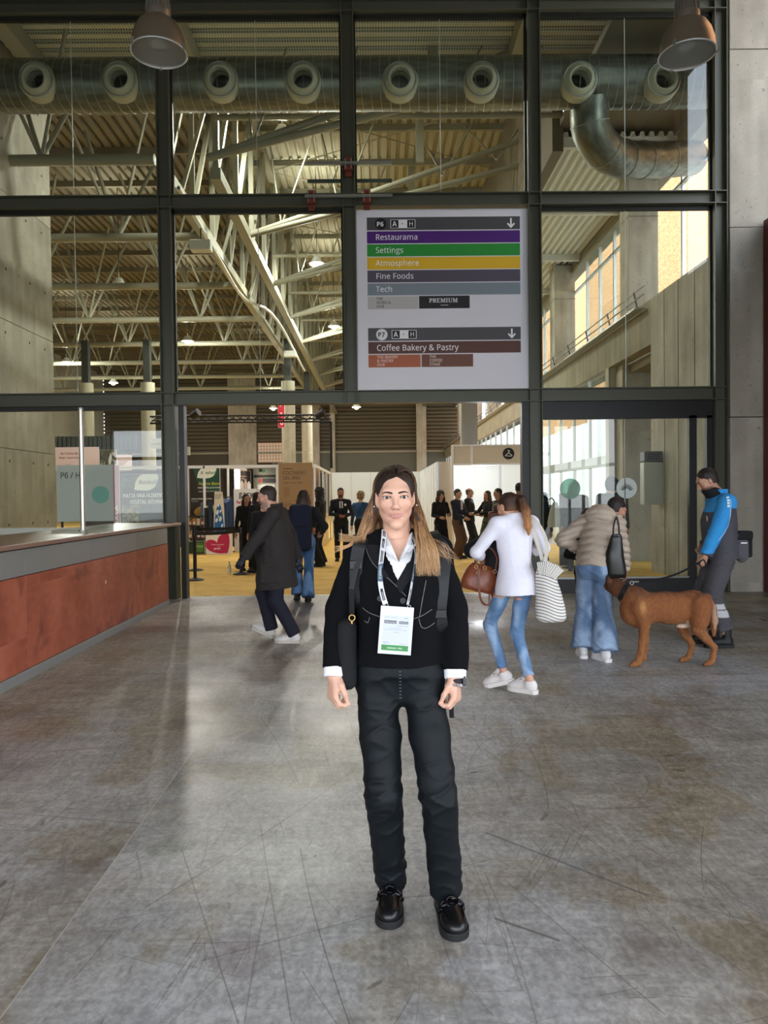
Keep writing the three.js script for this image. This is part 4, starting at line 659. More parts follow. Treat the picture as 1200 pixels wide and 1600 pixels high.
// ---------- things seen through the left ground floor pane ----------
{
  print('led_screen', 'wide pink advertising screen with two text lines at far left', 'screen', 86, 699, 155, 735, -27, 256, 128, (g, w, h) => { fillBg(g, w, h, '#eccfd2'); txt(g, 'de Cocina de', 30, 40, 17, '#7c3038', 'sans-serif', 'bold'); txt(g, 'Mejor Supercomidas', 20, 62, 15, '#7c3038', 'sans-serif', 'bold'); txt(g, 'gourmet', 60, 96, 9, '#a05a60'); });
  print('led_screen', 'photo advertising screen showing white bottles', 'screen', 155, 703, 182, 727, -26.8, 128, 100, (g, w, h) => { fillBg(g, w, h, '#4c463e'); for (let k = 0; k < 30; k++) { g.fillStyle = ['#8d8a7c', '#2b332a', '#b3a794', '#5e6b4c'][k % 4]; g.fillRect(rnd() * w, rnd() * h, 14, 22); } g.fillStyle = '#d9d8d6'; g.beginPath(); g.ellipse(82, 62, 12, 34, 0.2, 0, 7); g.fill(); });
  print('led_screen', 'smaller pink advertising screen right of the bottle photo', 'screen', 182, 711, 206, 741, -26.6, 128, 140, (g, w, h) => { fillBg(g, w, h, '#eccfd2'); for (let k = 0; k < 3; k++) { g.fillStyle = '#8f454c'; g.fillRect(14, 44 + k * 12, 80 - k * 14, 5); } });
  const fs = thing('screen_gantry', 'dark grey ribbed fascia above the pink screens', 'gantry', [0, 0, -27.1]); { const a = []; const [x0, y1] = P(84, 682, -27.1), [x1, y0] = P(210, 702, -27.1); for (let x = x0; x < x1; x += 0.16) a.push(bx(x, x + 0.11, y0, y1, -0.06, 0)); part('ribs', a, std(0x3c4240, 0.7), fs); part('backing', bx(x0, x1, y0, y1, -0.1, -0.06), M.black, fs); for (const x of [x0 + 0.2, x1 - 0.2]) part('leg', bar(V(x, 0.01, -0.1), V(x, y0, -0.1), 0.05), M.black, fs); }
  print('vegetable_banner', 'dark stand wall with leaf logo and white slogan left of the opening', 'banner', 190, 741, 258, 873, -19.5, 512, 745, (g, w, h) => {
    fillBg(g, w, h, '#343b35'); for (let k = 0; k < 160; k++) { g.fillStyle = ['#4c5a3a', '#28301f', '#6b6a3c', '#3a4430'][k % 4]; g.beginPath(); g.ellipse(rnd() * w, 20 + rnd() * 100, 26, 14, rnd() * 3, 0, 7); g.fill(); } g.fillStyle = '#2b312c'; g.fillRect(0, 125, w, 130); leafLogo(g, 300, 70, 300, 150);
    txt(g, 'HACIA UNA ALIMENTACIÓN', 10, 205, 50, '#e2e6e0', 'sans-serif', 'bold'); txt(g, 'VEGETAL GOURMET', 90, 262, 50, '#e2e6e0', 'sans-serif', 'bold');
    for (let k = 0; k < 240; k++) { g.fillStyle = ['#8a8448', '#5b6b34', '#a9a06a', '#39442a'][k % 4]; g.beginPath(); g.ellipse(rnd() * 200, 280 + rnd() * 430, 22, 12, rnd() * 3, 0, 7); g.fill(); }
  });
  print('pink_banner', 'narrow pink vertical banner with pale lettering', 'banner', 176, 727, 189, 877, -18.6, 80, 640, (g, w, h) => { fillBg(g, w, h, '#b9788a'); g.save(); g.translate(58, 520); g.rotate(-Math.PI / 2); txt(g, 'HIP GALA', 0, 0, 56, '#dfe8f2', 'sans-serif', 'bold'); g.restore(); });
  const wf = thing('window_film', 'frosted film on the pane behind the desk lettered P6 / H6', 'film', [0, 0, -11.735]);
  const [fx0, fy1] = P(88, 727, -11.735), [fx1, fy0] = P(178, 814, -11.735); part('film', bx(fx0, fx1, fy0, fy1, -0.002, 0), new THREE.MeshPhysicalMaterial({ color: 0xd4dcd8, roughness: 0.5, transmission: 0.72, thickness: 0 }), wf);
  const lt = canvasTex(256, 96, (g, w, h) => { g.clearRect(0, 0, w, h); txt(g, 'P6 / H6', 12, 66, 62, '#ffffff'); }, false);
  const [lx0, ly1] = P(91, 734, -11.73), [lx1, ly0] = P(140, 753, -11.73); part('lettering', new THREE.PlaneGeometry(lx1 - lx0, ly1 - ly0).translate((lx0 + lx1) / 2, (ly0 + ly1) / 2, 0.003), std(0x1f2524, 0.6, { alphaMap: lt, transparent: true }), wf);
  const [cx, cy] = P(157, 773, -11.73); part('round_sticker', new THREE.CircleGeometry(0.14, 32).translate(cx, cy, 0.003), std(0x6fa593, 0.6), wf);
}
// ---------- belt barriers, bottle ----------
{
  const mk = (x, z, label) => { const o = thing('belt_post', label, 'barrier', [x, 0.004, z], 0);
    part('base', new THREE.LatheGeometry([[0, 0], [0.17, 0], [0.17, 0.015], [0.12, 0.035], [0.03, 0.05], [0, 0.05]].map(q => new THREE.Vector2(...q)), 28), M.black, o); part('pole', bar(V(0, 0.04, 0), V(0, 0.92, 0), 0.032, 16), M.black, o); part('belt_head', new THREE.CylinderGeometry(0.04, 0.04, 0.12, 18).translate(0, 0.9, 0), M.blackGloss, o); return o; };
  const belt = (a, b, label) => { const o = thing('barrier_belt', label, 'belt', [0, 0.004, 0]); const p = []; for (let k = 0; k <= 6; k++) { const t = k / 6; p.push(V(lerp(a[0], b[0], t), 0.9 - Math.sin(t * Math.PI) * 0.02, lerp(a[1], b[1], t))); } part('webbing', ribbon(p, V(0, 1, 0), 0.07, 0.004), M.black, o); part('end_clip', bx(-0.02, 0.02, 0.86, 0.94, -0.01, 0.01).translate(b[0], 0, b[1]), M.blackGloss, o); };
  const A = [-3.52, -14.2], B = [-3.98, -16.1], C = [-2.82, -15.2];
  mk(...A, 'black belt post nearest the left jamb of the opening'); mk(...B, 'black belt post just behind the one at the left jamb'); mk(...C, 'black belt post beside the woman in black');
  belt(A, C, 'black belt from the left jamb post to the post by the woman in black'); belt(B, [-3.0, -17.2], 'black belt running back from the rear left post');
  const D = [[4.05, -15.6], [4.4, -15.9], [4.75, -16.3]]; D.forEach((d, i) => mk(...d, ['first', 'second', 'third'][i] + ' black belt post from the left behind the glass leaf')); belt(D[0], D[2], 'black belt strung between the posts behind the glass leaf');
  const b = thing('water_bottle', 'small clear plastic bottle standing on the yellow carpet', 'bottle', [-3.08, 0.004, -15.3]);
  part('body', new THREE.LatheGeometry([[0, 0], [0.036, 0], [0.038, 0.02], [0.036, 0.15], [0.03, 0.18], [0.014, 0.21], [0.014, 0.23]].map(q => new THREE.Vector2(...q)), 18), new THREE.MeshPhysicalMaterial({ color: 0xe8efec, roughness: 0.1, transmission: 0.7, thickness: 0 }), b); part('cap', new THREE.CylinderGeometry(0.016, 0.016, 0.02, 14).translate(0, 0.24, 0), std(0x35506a, 0.5), b); part('label', new THREE.CylinderGeometry(0.0385, 0.0385, 0.06, 18, 1, true).translate(0, 0.1, 0), M.white, b);
  print('queue_board', 'dark board standing in the queue behind the glass leaf', 'board', 874, 771, 896, 892, -16.2, 16, 16, (g, w, h) => fillBg(g, w, h, '#4a4a52'), { edge: 0x3c3c42 });
}

// ---------- modelling kit: smooth distance fields meshed on a grid ----------
const smin = (a, b, k) => { const h = k - Math.abs(a - b); return h > 0 ? Math.min(a, b) - h * h / (4 * k) : Math.min(a, b); };
class Sdf {
  constructor() { this.q = []; this.disp = null; }
  put(f, c, r, k, op = 0) { this.q.push({ f, x: c.x, y: c.y, z: c.z, r, k: Math.max(k, 1e-5), op }); return this; }
  cone(a, b, ra, rb, k = 0.02, flat = 0, op = 0) { // tapered capsule; flat 1: cut at b, 2: cut at both ends
    const ax = a.x, ay = a.y, az = a.z, dx = b.x - ax, dy = b.y - ay, dz = b.z - az, L2 = dx * dx + dy * dy + dz * dz + 1e-12, L = Math.sqrt(L2), dr = rb - ra;
    return this.put((x, y, z) => {
      const px = x - ax, py = y - ay, pz = z - az, t = (px * dx + py * dy + pz * dz) / L2, h = t < 0 ? 0 : t > 1 ? 1 : t, qx = px - dx * h, qy = py - dy * h, qz = pz - dz * h;
      let d = Math.sqrt(qx * qx + qy * qy + qz * qz) - ra - dr * h; if (flat) { d = Math.max(d, (t - 1) * L); if (flat > 1) d = Math.max(d, -t * L); } return d;
    }, V((ax + b.x) / 2, (ay + b.y) / 2, (az + b.z) / 2), L / 2 + Math.max(ra, rb), k, op);
  }
  chain(pts, k = 0.01, flat = 0, op = 0) { for (let i = 0; i + 1 < pts.length; i++) this.cone(pts[i][0], pts[i + 1][0], pts[i][1], pts[i + 1][1], k, i + 2 === pts.length ? flat : 0, op); return this; }
  ell(c, rx, ry, rz, k = 0.02, op = 0, e = null) {
    const cx = c.x, cy = c.y, cz = c.z, m = e ? new THREE.Matrix3().setFromMatrix4(new THREE.Matrix4().makeRotationFromEuler(e)).transpose().elements : null;
    return this.put((x, y, z) => {
      let px = x - cx, py = y - cy, pz = z - cz; if (m) { const a = m[0] * px + m[3] * py + m[6] * pz, b = m[1] * px + m[4] * py + m[7] * pz; pz = m[2] * px + m[5] * py + m[8] * pz; px = a; py = b; }
      const a = px / rx, b = py / ry, q = pz / rz, k0 = Math.sqrt(a * a + b * b + q * q), k1 = Math.sqrt(a * a / rx / rx + b * b / ry / ry + q * q / rz / rz); return k1 < 1e-9 ? -Math.min(rx, ry, rz) : k0 * (k0 - 1) / k1;
    }, c, Math.max(rx, ry, rz), k, op);
  }
  // stack of ellipses along y: rows [y, cx, cz, rx, rz, power?]; mat places it
  stack(rows, k = 0.02, mat = null, op = 0) {
    rows = rows.slice().sort((a, b) => a[0] - b[0]); const n = rows.length, y0 = rows[0][0], y1 = rows[n - 1][0], inv = mat ? mat.clone().invert().elements : null;
    const cr = (i, j, t) => { const a = rows[Math.max(0, i - 1)][j], b = rows[i][j], c = rows[Math.min(n - 1, i + 1)][j], d = rows[Math.min(n - 1, i + 2)][j]; return b + 0.5 * t * (c - a + t * (2 * a - 5 * b + 4 * c - d + t * (3 * (b - c) + d - a))); };
    const mid = V((rows[0][1] + rows[n - 1][1]) / 2, (y0 + y1) / 2, (rows[0][2] + rows[n - 1][2]) / 2); let R = 0; for (const r of rows) R = Math.max(R, Math.hypot(Math.max(r[3], r[4]) + Math.hypot(r[1] - mid.x, r[2] - mid.z), r[0] - mid.y)); if (mat) mid.applyMatrix4(mat);
    return this.put((x, y, z) => {
      if (inv) { const a = inv[0] * x + inv[4] * y + inv[8] * z + inv[12], b = inv[1] * x + inv[5] * y + inv[9] * z + inv[13]; z = inv[2] * x + inv[6] * y + inv[10] * z + inv[14]; x = a; y = b; }
      const yy = y < y0 ? y0 : y > y1 ? y1 : y; let i = 0; while (i < n - 2 && yy > rows[i + 1][0]) i++;
      const t = (yy - rows[i][0]) / (rows[i + 1][0] - rows[i][0]), px = x - cr(i, 1, t), pz = z - cr(i, 2, t), rx = cr(i, 3, t), rz = cr(i, 4, t);
      const u = px / rx, w = pz / rz, q = Math.sqrt(u * u + w * w), g = Math.sqrt(u * u / rx / rx + w * w / rz / rz), d = g < 1e-9 ? -Math.min(rx, rz) : q * (q - 1) / g;
      return Math.max(d, y - y1, y0 - y);
    }, mid, R, k, op);
  }
  box(c, h, r, k = 0.02, op = 0, e = null) {
    const m = new THREE.Matrix4().makeRotationFromEuler(e ?? new THREE.Euler()).setPosition(c).invert().elements;
    return this.put((x, y, z) => { const a = Math.abs(m[0] * x + m[4] * y + m[8] * z + m[12]) - h.x + r, b = Math.abs(m[1] * x + m[5] * y + m[9] * z + m[13]) - h.y + r, q = Math.abs(m[2] * x + m[6] * y + m[10] * z + m[14]) - h.z + r;
      const A = Math.max(a, 0), B = Math.max(b, 0), Q = Math.max(q, 0); return Math.sqrt(A * A + B * B + Q * Q) + Math.min(Math.max(a, b, q), 0) - r; }, c, h.length(), k, op);
  }
  plane(n, p) { const d = n.dot(p); return this.put((x, y, z) => n.x * x + n.y * y + n.z * z - d, V(0, 0, 0), 1e6, 0, 2); } // keep what lies behind the plane
  ev(x, y, z) {
    let d = 1e3;
    for (const q of this.q) {
      if (q.op === 2) { d = Math.max(d, q.f(x, y, z)); continue; }
      const lb = Math.sqrt((x - q.x) ** 2 + (y - q.y) ** 2 + (z - q.z) ** 2) - q.r;
      if (q.op === 0) { if (lb < d + q.k) d = smin(d, q.f(x, y, z), q.k); }
      else if (-lb > d - q.k) d = -smin(-d, q.f(x, y, z), q.k);
    }
    if (this.disp) d -= this.disp(x, y, z); return d;
  }
  bounds(pad) { const b = new THREE.Box3(); for (const q of this.q) if (q.op === 0) { b.expandByPoint(V(q.x - q.r, q.y - q.r, q.z - q.r)); b.expandByPoint(V(q.x + q.r, q.y + q.r, q.z + q.r)); } return b.expandByScalar(pad); }
  mesh(h, color = null, box = null) {
    const b = box ?? this.bounds(h * 2), x0 = b.min.x, y0 = b.min.y, z0 = b.min.z, B = 6;
    const up = v => Math.ceil(v / h / B) * B + 1, nx = up(b.max.x - x0), ny = up(b.max.y - y0), nz = up(b.max.z - z0), sx = 1, sy = nx, sz = nx * ny;
    const val = new Float32Array(nx * ny * nz).fill(1), R = B * h * 0.87 * 1.25 + 0.006, skip = new Uint8Array(Math.ceil(nx / B) * Math.ceil(ny / B) * Math.ceil(nz / B)), bnx = Math.ceil(nx / B), bny = Math.ceil(ny / B);
    for (let k = 0; k < nz; k += B) for (let j = 0; j < ny; j += B) for (let i = 0; i < nx; i += B) {
      const c = this.ev(x0 + (i + B / 2 - 0.5) * h, y0 + (j + B / 2 - 0.5) * h, z0 + (k + B / 2 - 0.5) * h), far = Math.abs(c) > R;
      const i1 = Math.min(i + B, nx), j1 = Math.min(j + B, ny), k1 = Math.min(k + B, nz);
      if (far && c > 0) continue;
      for (let kk = k; kk < k1; kk++) for (let jj = j; jj < j1; jj++) for (let ii = i; ii < i1; ii++) val[ii + jj * sy + kk * sz] = far ? c : this.ev(x0 + ii * h, y0 + jj * h, z0 + kk * h);
    }
    const pos = [], idx = [], map = new Int32Array(nx * ny * nz).fill(-1);
    const offs = [0, sx, sy, sx + sy, sz, sx + sz, sy + sz, sx + sy + sz], ed = [[0, 1], [2, 3], [4, 5], [6, 7], [0, 2], [1, 3], [4, 6], [5, 7], [0, 4], [1, 5], [2, 6], [3, 7]];
    for (let k = 0; k < nz - 1; k++) for (let j = 0; j < ny - 1; j++) for (let i = 0; i < nx - 1; i++) {
      const o = i + j * sy + k * sz; let m = 0; for (let q = 0; q < 8; q++) if (val[o + offs[q]] < 0) m++; if (m === 0 || m === 8) continue;
      let cx = 0, cy = 0, cz = 0, n = 0;
      for (const [p, q] of ed) { const a = val[o + offs[p]], c = val[o + offs[q]]; if ((a < 0) === (c < 0)) continue; const t = a / (a - c); cx += lerp(p & 1, q & 1, t); cy += lerp((p >> 1) & 1, (q >> 1) & 1, t); cz += lerp(p >> 2, q >> 2, t); n++; }
      map[o] = pos.length / 3; pos.push(x0 + (i + cx / n) * h, y0 + (j + cy / n) * h, z0 + (k + cz / n) * h);
    }
    for (let k = 1; k < nz - 1; k++) for (let j = 1; j < ny - 1; j++) for (let i = 1; i < nx - 1; i++) {
      const o = i + j * sy + k * sz, a = val[o] < 0;
      for (const [d, u, v] of [[sx, sy, sz], [sy, sz, sx], [sz, sx, sy]]) {
        if (a === (val[o + d] < 0)) continue; const A = map[o - u - v], Bq = map[o - v], C = map[o], D = map[o - u]; if (A < 0 || Bq < 0 || C < 0 || D < 0) continue;
        if (a) idx.push(A, Bq, C, A, C, D); else idx.push(A, C, Bq, A, D, C);
      }
    }
    const g = new THREE.BufferGeometry(); g.setAttribute('position', new THREE.Float32BufferAttribute(pos, 3)); g.setIndex(idx);
    const nr = new Float32Array(pos.length), e = h * 0.5;
    for (let i = 0; i < pos.length; i += 3) { const x = pos[i], y = pos[i + 1], z = pos[i + 2]; let a = this.ev(x + e, y, z) - this.ev(x - e, y, z), c = this.ev(x, y + e, z) - this.ev(x, y - e, z), d = this.ev(x, y, z + e) - this.ev(x, y, z - e); const l = Math.hypot(a, c, d) || 1; nr[i] = a / l; nr[i + 1] = c / l; nr[i + 2] = d / l; }
    g.setAttribute('normal', new THREE.BufferAttribute(nr, 3)); g.setAttribute('uv', new THREE.BufferAttribute(new Float32Array(pos.length / 3 * 2), 2));
    if (color) paint(g, color); return g;
  }
}
function paint(g, f) { const p = g.attributes.position, c = new Float32Array(p.count * 3); for (let i = 0; i < p.count; i++) { const q = typeof f === 'function' ? f(p.getX(i), p.getY(i), p.getZ(i)) : f; c[3 * i] = q[0]; c[3 * i + 1] = q[1]; c[3 * i + 2] = q[2]; } g.setAttribute('color', new THREE.BufferAttribute(c, 3)); return g; }
const lin = hex => { const c = new THREE.Color(hex); return [c.r, c.g, c.b]; };
const mixc = (a, b, t) => [lerp(a[0], b[0], t), lerp(a[1], b[1], t), lerp(a[2], b[2], t)];
const scalec = (a, k) => [a[0] * k, a[1] * k, a[2] * k];
function joinIndexed(gs) { return mergeGeometries(gs.map(g => { const q = g.clone(); for (const n of Object.keys(q.attributes)) if (!['position', 'normal', 'uv', 'color'].includes(n)) q.deleteAttribute(n); return q; })); }
M.skin = phy(0xffffff, 0.52, { vertexColors: true, sheen: 0.15, sheenRoughness: 0.6 });
M.cloth = phy(0xffffff, 0.92, { vertexColors: true });
M.clothSmooth = phy(0xffffff, 0.6, { vertexColors: true });
M.hair = phy(0xffffff, 0.62, { vertexColors: true });
M.leather = phy(0xffffff, 0.35, { vertexColors: true });

// ---------- head ----------
function headField(o = {}) {
  const f = new Sdf(), w = o.wide ?? 1, m = o.male ? 1 : 0;
  f.ell(V(0, 0.034, -0.018), 0.072 * w, 0.078, 0.092, 0.02);
  f.ell(V(0, -0.012, 0.016), 0.062 * w, 0.08, 0.068, 0.03);
  for (const s of [-1, 1]) { f.cone(V(s * (0.044 + m * 0.005) * w, -0.05, -0.004), V(s * (0.01 + m * 0.008), -0.1, 0.05), 0.017, 0.012, 0.028); f.ell(V(s * 0.039 * w, -0.024, 0.05), 0.022, 0.018, 0.02, 0.025); }
  f.ell(V(0, -0.1, 0.058), 0.019 + m * 0.005, 0.014, 0.016, 0.02);
  f.cone(V(-0.036, 0.022, 0.069), V(0.036, 0.022, 0.069), 0.009 + m * 0.002, 0.009 + m * 0.002, 0.025);
  for (const s of [-1, 1]) f.ell(V(s * 0.032, 0.0, 0.094), 0.017, 0.0115, 0.017, 0.014, 1);
  for (const s of [-1, 1]) f.ell(V(s * 0.032, 0.0, 0.0655), 0.0155, 0.0145, 0.0150, 0.006);
  f.cone(V(0, 0.012, 0.076), V(0, -0.03, 0.0965), 0.0075, 0.0095 + m * 0.0015, 0.012); f.ell(V(0, -0.035, 0.096), 0.0105, 0.009, 0.0105, 0.008);
  for (const s of [-1, 1]) f.ell(V(s * 0.0112, -0.038, 0.085), 0.008, 0.0075, 0.0105, 0.007);
  if (o.fine) {
    for (const s of [-1, 1]) { f.ell(V(s * 0.007, -0.0445, 0.092), 0.0035, 0.0025, 0.005, 0.002, 1); f.ell(V(s * 0.033, -0.07, 0.07), 0.004, 0.006, 0.008, 0.012, 1); }
    f.chain([[V(-0.031, -0.0612, 0.0705), 0.0022], [V(-0.012, -0.0638, 0.0805), 0.0036], [V(0, -0.0648, 0.083), 0.0036], [V(0.012, -0.0638, 0.0805), 0.0036], [V(0.031, -0.0612, 0.0705), 0.0022]], 0.004);
    f.chain([[V(-0.026, -0.0655, 0.0715), 0.002], [V(-0.013, -0.0708, 0.078), 0.0038], [V(0, -0.0722, 0.0798), 0.0042], [V(0.013, -0.0708, 0.078), 0.0038], [V(0.026, -0.0655, 0.0715), 0.002]], 0.005);
    f.chain([[V(-0.034, -0.0605, 0.0725), 0.0011], [V(-0.012, -0.0678, 0.0865), 0.0012], [V(0, -0.0687, 0.0893), 0.0012], [V(0.012, -0.0678, 0.0865), 0.0012], [V(0.034, -0.0605, 0.0725), 0.0011]], 0.002, 0, 1);
    for (const s of [-1, 1]) f.chain([[V(s * 0.02, -0.042, 0.079), 0.001], [V(s * 0.03, -0.054, 0.0735), 0.0014], [V(s * 0.0365, -0.064, 0.066), 0.0008]], 0.006, 0, 1);
    f.ell(V(0, -0.052, 0.094), 0.0035, 0.007, 0.005, 0.006, 1);
    for (const s of [-1, 1]) f.put((x, y, z) => { const u = (x - s * 0.032) / 0.0155, v = (y - 0.0005 - (x - s * 0.032) * s * 0.06) / (y > 0.0005 ? 0.0068 : 0.0052), q = Math.sqrt(u * u + v * v); return Math.max((q - 1) * 0.0055, 0.064 - z); }, V(s * 0.032, 0, 0.08), 0.022, 0.0012, 1);
  } else { f.chain([[V(-0.022, -0.067, 0.074), 0.004], [V(0, -0.066, 0.082), 0.0065], [V(0.022, -0.067, 0.074), 0.004]], 0.006); }
  for (const s of [-1, 1]) { f.ell(V(s * 0.0755 * w, -0.006, -0.008), 0.008, 0.03, 0.018, 0.008, 0, new THREE.Euler(0.2, s * 0.35, s * -0.12)); f.ell(V(s * 0.0845 * w, 0.0, -0.003), 0.006, 0.016, 0.009, 0.006, 1, new THREE.Euler(0.2, s * 0.35, 0)); }
  f.cone(V(0, -0.05, -0.018), V(0, -0.15, -0.03), (m ? 0.058 : 0.046), (m ? 0.062 : 0.05), 0.03, 1);
  return f;
}
const surfZ = (f, x, y) => { let z = 0.14; while (z > 0 && f.ev(x, y, z) > 0) z -= 0.0005; return z; };
function headColor(skin, o) {
  const lip = o.lip ?? mixc(skin, [0.42, 0.12, 0.11], 0.55), bl = mixc(skin, [0.62, 0.22, 0.17], 0.35), st = o.stubble ? lin(o.stubble) : null;
  return (x, y, z) => {
    let c = skin; const r = Math.exp(-(((Math.abs(x) - 0.042) / 0.022) ** 2) - (((y + 0.034) / 0.02) ** 2)) * (z > 0.03 ? 1 : 0); c = mixc(c, bl, r * 0.6);
    if (z > 0.068 && Math.abs(x) < 0.03) { const up = -0.0606 - Math.abs(x) * 0.05 - 0.0008 * Math.exp(-((x / 0.004) ** 2)), lo = -0.0768 + 0.0135 * (x / 0.029) ** 4 + x * x * 2; c = mixc(c, lip, sstep(up + 0.002, up - 0.001, y) * sstep(lo - 0.002, lo + 0.001, y)); }
    if (st) { const b = sstep(-0.045, -0.062, y + (noise3(x * 300, y * 300, z * 300) - 0.5) * 0.012) * sstep(-0.03, 0.0, z) * (y > -0.115 ? 1 : 0) + (Math.abs(x) < 0.03 && y < -0.047 && y > -0.06 && z > 0.07 ? 0.7 : 0); c = mixc(c, st, clamp(b) * 0.72); }
    return c;
  };
}
function eyesOf(head, mat4, o) {
  for (const s of [-1, 1]) {
    const g = new THREE.SphereGeometry(0.0128, 24, 18).rotateX(Math.PI / 2), iris = lin(o.iris ?? 0x4a2a18);
    paint(g, (x, y, z) => { const a = Math.acos(clamp(z / 0.0128, -1, 1)); return a < 0.2 ? [0.004, 0.004, 0.004] : a < 0.5 ? scalec(iris, 1 - 0.5 * sstep(0.38, 0.5, a)) : [0.6, 0.55, 0.52]; });
    const g2 = new THREE.SphereGeometry(0.0128, 48, 40).rotateX(Math.PI / 2); paint(g2, (x, y, z) => { const a = Math.acos(clamp(z / 0.0128, -1, 1)); return a < 0.2 ? [0.004, 0.004, 0.004] : a < 0.5 ? scalec(iris, 1 - 0.5 * sstep(0.38, 0.5, a)) : [0.6, 0.55, 0.52]; });
    part('eye', (o.fine ? g2 : g).rotateY((o.gaze ?? 0)).translate(s * 0.032, 0.0, 0.0655).applyMatrix4(mat4), M.eye, head);
  }
}
M.eye = phy(0xffffff, 0.18, { vertexColors: true, specularIntensity: 0.6 });
// ---------- hand: wrist at the origin, fingers along -y, palm towards -z, thumb on +x ----------
function handField(o = {}) {
  const f = new Sdf(), c = o.curl ?? 0.5, m = o.mirror ? -1 : 1, R = o.r ?? 1;
  const fx = [0.027, 0.009, -0.009, -0.026], ky = [-0.086, -0.09, -0.086, -0.079], L = [0.07, 0.077, 0.071, 0.056];
  f.cone(V(0, 0.03, 0), V(0, -0.01, 0), 0.026 * R, 0.025 * R, 0.015);
  for (let i = 0; i < 4; i++) {
    f.cone(V(m * fx[i] * 0.55, -0.008, 0), V(m * fx[i], ky[i], 0.002), 0.015 * R, 0.0108 * R, 0.014);
    let p = V(m * fx[i], ky[i], 0.002), a = 0; const cc = c * (o.fan ? 1 + (i - 1.5) * o.fan : 1 + (i - 1) * 0.12), pts = [[p, 0.0098 * R]];
    for (const [t, k, r] of [[0.45, 0.75, 0.0088], [0.31, 1.1, 0.0079], [0.24, 0.7, 0.0068]]) { a += cc * k; p = p.clone().add(V(m * fx[i] * 0.04, -Math.cos(a) * L[i] * t, -Math.sin(a) * L[i] * t)); pts.push([p, r * R]); }
    f.chain(pts, 0.0035);
  }
  f.chain([[V(m * 0.014, -0.012, -0.004), 0.016 * R], [V(m * 0.036, -0.045, -0.014), 0.0125 * R], [V(m * 0.038, -0.075, -0.026 - c * 0.006), 0.0098 * R], [V(m * 0.03, -0.098, -0.034 - c * 0.012), 0.0078 * R]], 0.006);
  f.ell(V(m * 0.016, -0.04, -0.012), 0.018, 0.03, 0.012, 0.012); f.ell(V(-m * 0.018, -0.045, -0.01), 0.014, 0.032, 0.011, 0.012);
  return f;
}
// ---------- shoe: ankle above the origin, toe along +z, sole on y = 0 ----------
function shoeParts(o, parent, mat4) {
  const L = o.len ?? 0.27, w = o.w ?? 0.046, f = new Sdf(), c = lin(o.col), h = o.sole === undefined ? 0.028 : o.soleH ?? 0.028, t = -0.075;
  f.ell(V(0, h + 0.028, t + 0.045), w * 0.82, 0.05, 0.05, 0.02); f.ell(V(0, h + 0.012, t + L * 0.72), w, 0.038 * (o.low ?? 1), L * 0.28, 0.03); f.cone(V(0, h + 0.02, t + 0.06), V(0, h + 0.028, t + L * 0.62), w * 0.8, w * 0.72, 0.02);
  f.cone(V(0, h + 0.02, -0.012), V(0, (o.top ?? 0.1), -0.012), w * 0.85, w * 0.92, 0.015, 1); f.plane(V(0, -1, 0), V(0, h - 0.002, 0));
  if (o.laces) f.ell(V(0, h + 0.085, 0.02), 0.02, 0.02, 0.045, 0.015, 0, new THREE.Euler(0.5, 0, 0));
  const up = part('shoe', f.mesh(o.cell ?? 0.007, c).applyMatrix4(mat4), o.gloss ? M.leather : M.clothSmooth, parent);
  const s = new THREE.Shape(), hw = w * 1.02; s.moveTo(-hw * 0.75, t + 0.02); s.bezierCurveTo(-hw * 0.9, t - 0.015, hw * 0.9, t - 0.015, hw * 0.75, t + 0.02); s.bezierCurveTo(hw * 0.75, t + L * 0.4, hw * 1.1, t + L * 0.6, hw * 1.05, t + L * 0.78); s.bezierCurveTo(hw * 0.8, t + L * 1.04, -hw * 0.8, t + L * 1.04, -hw * 1.05, t + L * 0.78); s.bezierCurveTo(-hw * 1.1, t + L * 0.6, -hw * 0.75, t + L * 0.4, -hw * 0.75, t + 0.02);
  const g = new THREE.ExtrudeGeometry(s, { depth: h - 0.006, bevelEnabled: true, bevelSize: 0.003, bevelThickness: 0.003, bevelSegments: 2, curveSegments: 16 }).rotateX(Math.PI / 2).translate(0, h - 0.003, 0);
  part('sole', g.applyMatrix4(mat4), std(o.sole ?? 0xd8d2c6, 0.7), up);
  if (o.laces) for (let k = 0; k < 4; k++) part('lace', tube([V(-0.02, h + 0.088 - k * 0.011, 0.028 + k * 0.02), V(0, h + 0.1 - k * 0.012, 0.03 + k * 0.02), V(0.02, h + 0.088 - k * 0.011, 0.036 + k * 0.02)], 0.003, 5, 8).applyMatrix4(mat4), M.white, up);
  return up;
}

// ---------- person ----------
function ik(a, t, l1, l2, pole) { // middle joint of a two-bone limb
  const d = t.clone().sub(a); let L = d.length(); const mx = (l1 + l2) * 0.9995; if (L > mx) { d.multiplyScalar(mx / L); t.copy(a).add(d); L = mx; }
  const x = (l1 * l1 - l2 * l2 + L * L) / (2 * L), h = Math.sqrt(Math.max(0, l1 * l1 - x * x)), n = d.normalize(), p = pole.clone().addScaledVector(n, -pole.dot(n)).normalize();
  return a.clone().addScaledVector(n, x).addScaledVector(p, h);
}
const jeans = (base, fade) => (x, y, z) => { const n = noise3(x * 14, y * 5, z * 14), g = noise3(x * 160, y * 40, z * 160); return scalec(mixc(base, fade, sstep(0.35, 0.75, n)), 0.9 + 0.2 * g); };
const plain = (c, v = 0.12) => (x, y, z) => scalec(c, 1 - v / 2 + v * noise3(x * 60, y * 60, z * 60));
const folds = (amp, fx = 7, fy = 16) => (x, y, z) => { const w = noise3(x * 5 + 3, y * 4, z * 5) * 6; return amp * (Math.sin(y * fy * 2 + w + x * fx) * 0.5 + (noise3(x * 22, y * 26, z * 22) - 0.5) * 1.3); };
